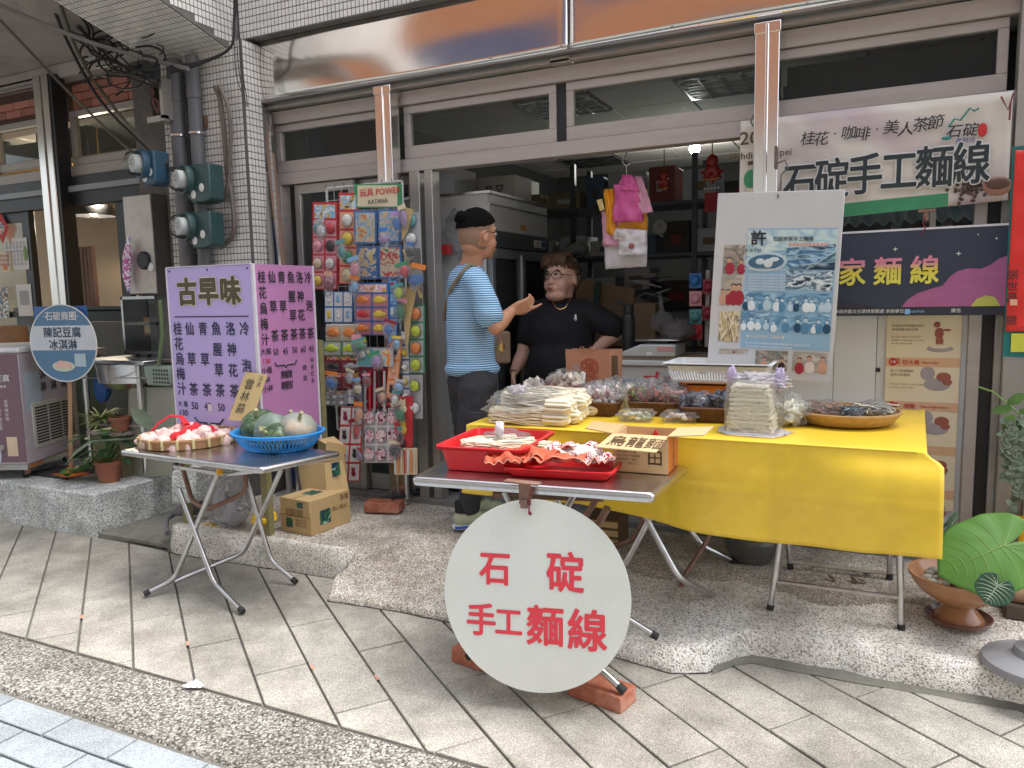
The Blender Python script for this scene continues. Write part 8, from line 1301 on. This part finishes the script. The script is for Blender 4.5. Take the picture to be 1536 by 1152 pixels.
# planter bowl with elephant ear
c = az(1437, 930, .15); t = T('pedestal_planter', 'brown glazed pedestal bowl planter holding stones and a pot', 'planter', c); m_gl = M('tan brown glazed clay', (.42, .20, .09), .3, var=.2, vs=9, coat=.35, dirt=(.25, .13, .07), ds=8, da=.5)
B('saucer', MB().lathe([(0, .0), (.105, .0), (.118, .022), (.112, .024), (.10, .008), (0, .008)], c, 36), M('dark brown glaze', (.16, .07, .045), .3, coat=.3), t); B('foot', MB().lathe([(.09, .008), (.085, .02), (.055, .055), (.05, .062), (.056, .07), (.0, .07)], c, 48, wob=lambda a, z: 1+.03*math.sin(a*24) if z < .05 else 1), m_gl, t, ang=70)
B('bowl', MB().lathe([(.05, .068), (.085, .082), (.135, .115), (.165, .15), (.172, .172), (.18, .178), (.180, .188), (.166, .188), (.155, .165), (.12, .13), (0, .12)], c, 48), m_gl, t, ang=60)
rg = random.Random(8)
for i in range(34): a = rg.uniform(0, 6.28); q = rg.uniform(.03, .14); s = rg.uniform(.012, .024); B('stone', MB().ell(c+Vector((math.cos(a)*q, math.sin(a)*q, .155+rg.uniform(0, .012))), (s, s*.8, s*.6), 9, 6, (0, 0, a)), M('river pebble', (.36, .34, .29), .6, rnd=.3), t)
t = T('elephant_ear', 'large leaf elephant ear plant in a terracotta pot on the pedestal bowl', 'potted plant', c+Vector((.03, 0, .15))); B('pot', MB().lathe([(0, 0), (.06, 0), (.078, .09), (.082, .09), (.083, .11), (.074, .11), (.07, .095), (0, .095)], c+Vector((.02, 0, .13)), 32), M('red brown plastic pot', (.28, .07, .03), .5), t)
def earleaf(nm, P0, tip, side, nrm, L, W, mat, vein, curl=.1, nu=28, nv=14):
    """heart leaf: P0 the stalk joint, veins as raised ridges"""
    P0 = Vector(P0); d = (Vector(tip)-P0).normalized(); s = Vector(side); s = (s-d*s.dot(d)).normalized(); n = Vector(nrm); n = d.cross(s); n = n if n.dot(Vector(nrm)) > 0 else -n
    def prof(a):                                    # a: angle round the joint, 0 at the tip, pi at the notch
        a = abs(a); r = lerp(1.02, .86, (a/.45)**.8) if a < .45 else lerp(.86, .62, sm((a-.45)/1.1)) if a < 1.55 else lerp(.62, .56, (a-1.55)/.6) if a < 2.15 else lerp(.56, .50, (a-2.15)/.6) if a < 2.75 else lerp(.50, .05, (a-2.75)/.39)
        return r
    def F(u, v):
        a = (u*2-1)*math.pi; r = prof(a)*L*v; x = math.cos(a)*r; y = math.sin(a)*r*W; wv = .012*L*math.sin(a*9)*v*v; return P0+d*x+s*y+n*(-curl*(y*y)/L*1.2-curl*.6*x*abs(x)/L+wv)
    def G(x, y): v = min(1, math.hypot(x, y)/(prof(math.atan2(y, x))*L+1e-6)); a = math.atan2(y, x); wv = .012*L*math.sin(a*9)*v*v; return P0+d*x+s*y*W+n*(-curl*(y*W)**2/L*1.2-curl*.6*x*abs(x)/L+wv)
    tt = B(nm, MB().grid(96, 18, F), mat, t, ang=80, solid=.0012); vm = MB()
    def vein_(x0, a, r0, bow=.0):
        r = prof(a)*L*.97; x1, y1 = math.cos(a)*r, math.sin(a)*r; P = []
        for k in range(9): q = k/8; P.append(G(lerp(x0, x1, q)-bow*math.sin(q*3.14)*L*.05, y1*(q**.85))+n*.001)
        vm.tube(P, [r0*.62*(1-.8*k/8) for k in range(9)], 5)
    vein_(0, 0, .0050)
    for sg in (-1, 1):
        for x0, a in ((.03, 2.75), (0, 2.3), (.0, 1.75), (.06, 1.3), (.2, .98), (.34, .72), (.48, .50), (.62, .33), (.76, .2)): vein_(x0*L, sg*a, .0030, 1)
    B('veins', vm, vein, tt); return tt
m_el = M('broad bright green leaf', (.11, .27, .045), .5, var=.14, vs=7, bump=.15, bs=14, dirt=(.12, .25, .05), ds=6, da=.4); m_vn = M('pale yellow green vein', (.22, .36, .09), .5); m_eld = M('dark blue green leaf', (.03, .085, .05), .4, var=.15, vs=10); m_vnd = M('pale grey green vein', (.30, .38, .26), .5)
jn = ay(1507, 818, 3.12); tp = ay(1411, 856, 3.06)
earleaf('leaf', jn, tp, ay(1496, 760, 3.22)-jn, (0, -1, .45), (tp-jn).length*1.03, 1.0, m_el, m_vn, .26)
B('stalk', MB().tube([jn+Vector((0, .01, 0)), jn+Vector((.03, .05, -.1)), c+Vector((.04, .02, .22))], .008, 8), m_vn, t)
j2 = ay(1496, 878, 3.0); earleaf('small_leaf', j2, ay(1478, 905, 2.98), (1, 0, 0), (0, -1, .2), .075, 1.25, m_eld, m_vnd, .05); j3 = ay(1420, 794, 3.35); earleaf('small_leaf', j3, ay(1436, 776, 3.4), (.3, 0, 1), (0, -1, .2), .09, .9, m_eld, m_vnd, .05); earleaf('small_leaf', ay(1425, 800, 3.34), ay(1405, 812, 3.3), (.3, 0, 1), (0, -1, .2), .06, 1.1, m_eld, m_vnd, .05)
B('stalk', MB().tube([j2, j2+Vector((.02, .05, -.03)), c+Vector((.06, .0, .20))], .004, 6).tube([j3, c+Vector((-.02, .04, .22))], .004, 6), m_lfd, t)
t = T('umbrella_stand', 'round grey concrete stand at the bottom right corner', 'stand', (.53, 3.07, .12)); c2 = Vector((.535, 3.02, .118)); B('base', MB().lathe([(0, 0), (.165, 0), (.17, .012), (.165, .028), (.12, .042), (.075, .048), (.07, .075), (.05, .085), (0, .086)], c2, 44), M('grey moulded stand', (.27, .27, .28), .5, var=.08), t, ang=40); B('socket', MB().tube([c2+Vector((.0, 0, .08)), c2+Vector((0, 0, .22))], .03, 16), M('grey moulded stand', (.27, .27, .28)), t)
t = T('flat_stone', 'flat dark stone lying right of the pedestal planter', 'stone', (.53, 3.35, .15)); B('stone', crumple(az(1500, 906, .16), (.06, .045, .012), amp=.1), M('dark slate', (.08, .08, .09), .7, var=.2), t)
t = T('dark_tray', 'low dark brown trough behind the grey stand', 'trough', (.62, 3.5, .15)); B('trough', MB().b2(.48, .95, 3.35, 3.6, .155, .21), M('dark brown board', (.10, .07, .055), .6), t, bev=.006)
t = T('driftwood', 'rough tan driftwood behind the small dark leaf', 'driftwood', (.60, 3.4, .2)); B('log', MB().tube([(.50, 3.42, .23), (.60, 3.40, .25), (.75, 3.42, .24)], [.03, .045, .04], 9), M('tan bark', (.36, .24, .14), .8, var=.3, vs=20, bump=.8, bs=30), t, ang=80)
t = T('yellow_chair', 'yellow plastic chair frame behind the big leaf at the right edge', 'chair', (.66, 3.6, .16)); B('frame', MB().tube([(.565, 3.6, .16), (.56, 3.6, .48), (.60, 3.62, .55), (.8, 3.64, .56)], .014, 8).tube([(.62, 3.6, .16), (.63, 3.6, .5)], .012, 8), M('yellow frame', (.75, .40, .01), .4), t); B('seat', MB().b2(.57, .9, 3.58, 3.85, .42, .44), M('yellow frame', (.75, .40, .01)), t)
# trailing grey-leaved plant
t = T('hanging_plant', 'trailing silver grey coin leaf plant at the right edge', 'plant', ay(1520, 700, 3.7)); rg = random.Random(13); st_ = MB()
for k in range(16):
    x0, y0 = 1525+rg.uniform(-20, 35), 640+rg.uniform(-15, 40); P = [ay(x0+rg.uniform(-8, 3)*s*.4, y0+s*rg.uniform(14, 24), 3.66+.02*rg.random()) for s in range(rg.randint(2, 6))]; st_.tube(P, .0025, 4)
    for p in P:
        for q in range(4): mb = MB(); a = rg.uniform(0, 6.28); leaf(mb, p+Vector((0, -.01, 0)), (math.cos(a), -.5, math.sin(a)), (0, -1, .5), rg.uniform(.026, .036), .024, n=4); B('leaf', mb, m_lfg, t, ang=80)
B('stems', st_, m_lf, t)
t = T('vine_sprig', 'thin pale vine with a few green leaves crossing the right door post', 'plant', ay(1500, 600, 3.7)); P = [ay(1467, 580, 3.8), ay(1490, 588, 3.76), ay(1512, 606, 3.7), ay(1530, 622, 3.68)]; B('stem', MB().tube(P, .004, 6), m_vn, t)
for i, (x, y, dx, dz) in enumerate(((1512, 606, .6, .5), (1518, 612, -1, -.2), (1528, 618, 1, .1), (1528, 625, .3, -1), (1520, 622, -.5, -.9))): mb = MB(); leaf(mb, ay(x, y, 3.67), (dx, -.2, dz), (0, -1, .2), .075, .042); B('leaf', mb, m_lf, t, ang=80)
t = T('leaf_litter', 'a few dry brown leaves under the yellow table', 'leaves', az(1210, 855, .16), ); rg = random.Random(6)
for i in range(9): mb = MB(); q = az(rg.uniform(1185, 1330), rg.uniform(850, 880), .163); a = rg.uniform(0, 6.28); leaf(mb, q, (math.cos(a), math.sin(a), .1), (0, 0, 1), .05, .022, droop=-.3); B('leaf', mb, M('dry brown leaf', (.13, .08, .04), .8), t, ang=80)
flush_text()
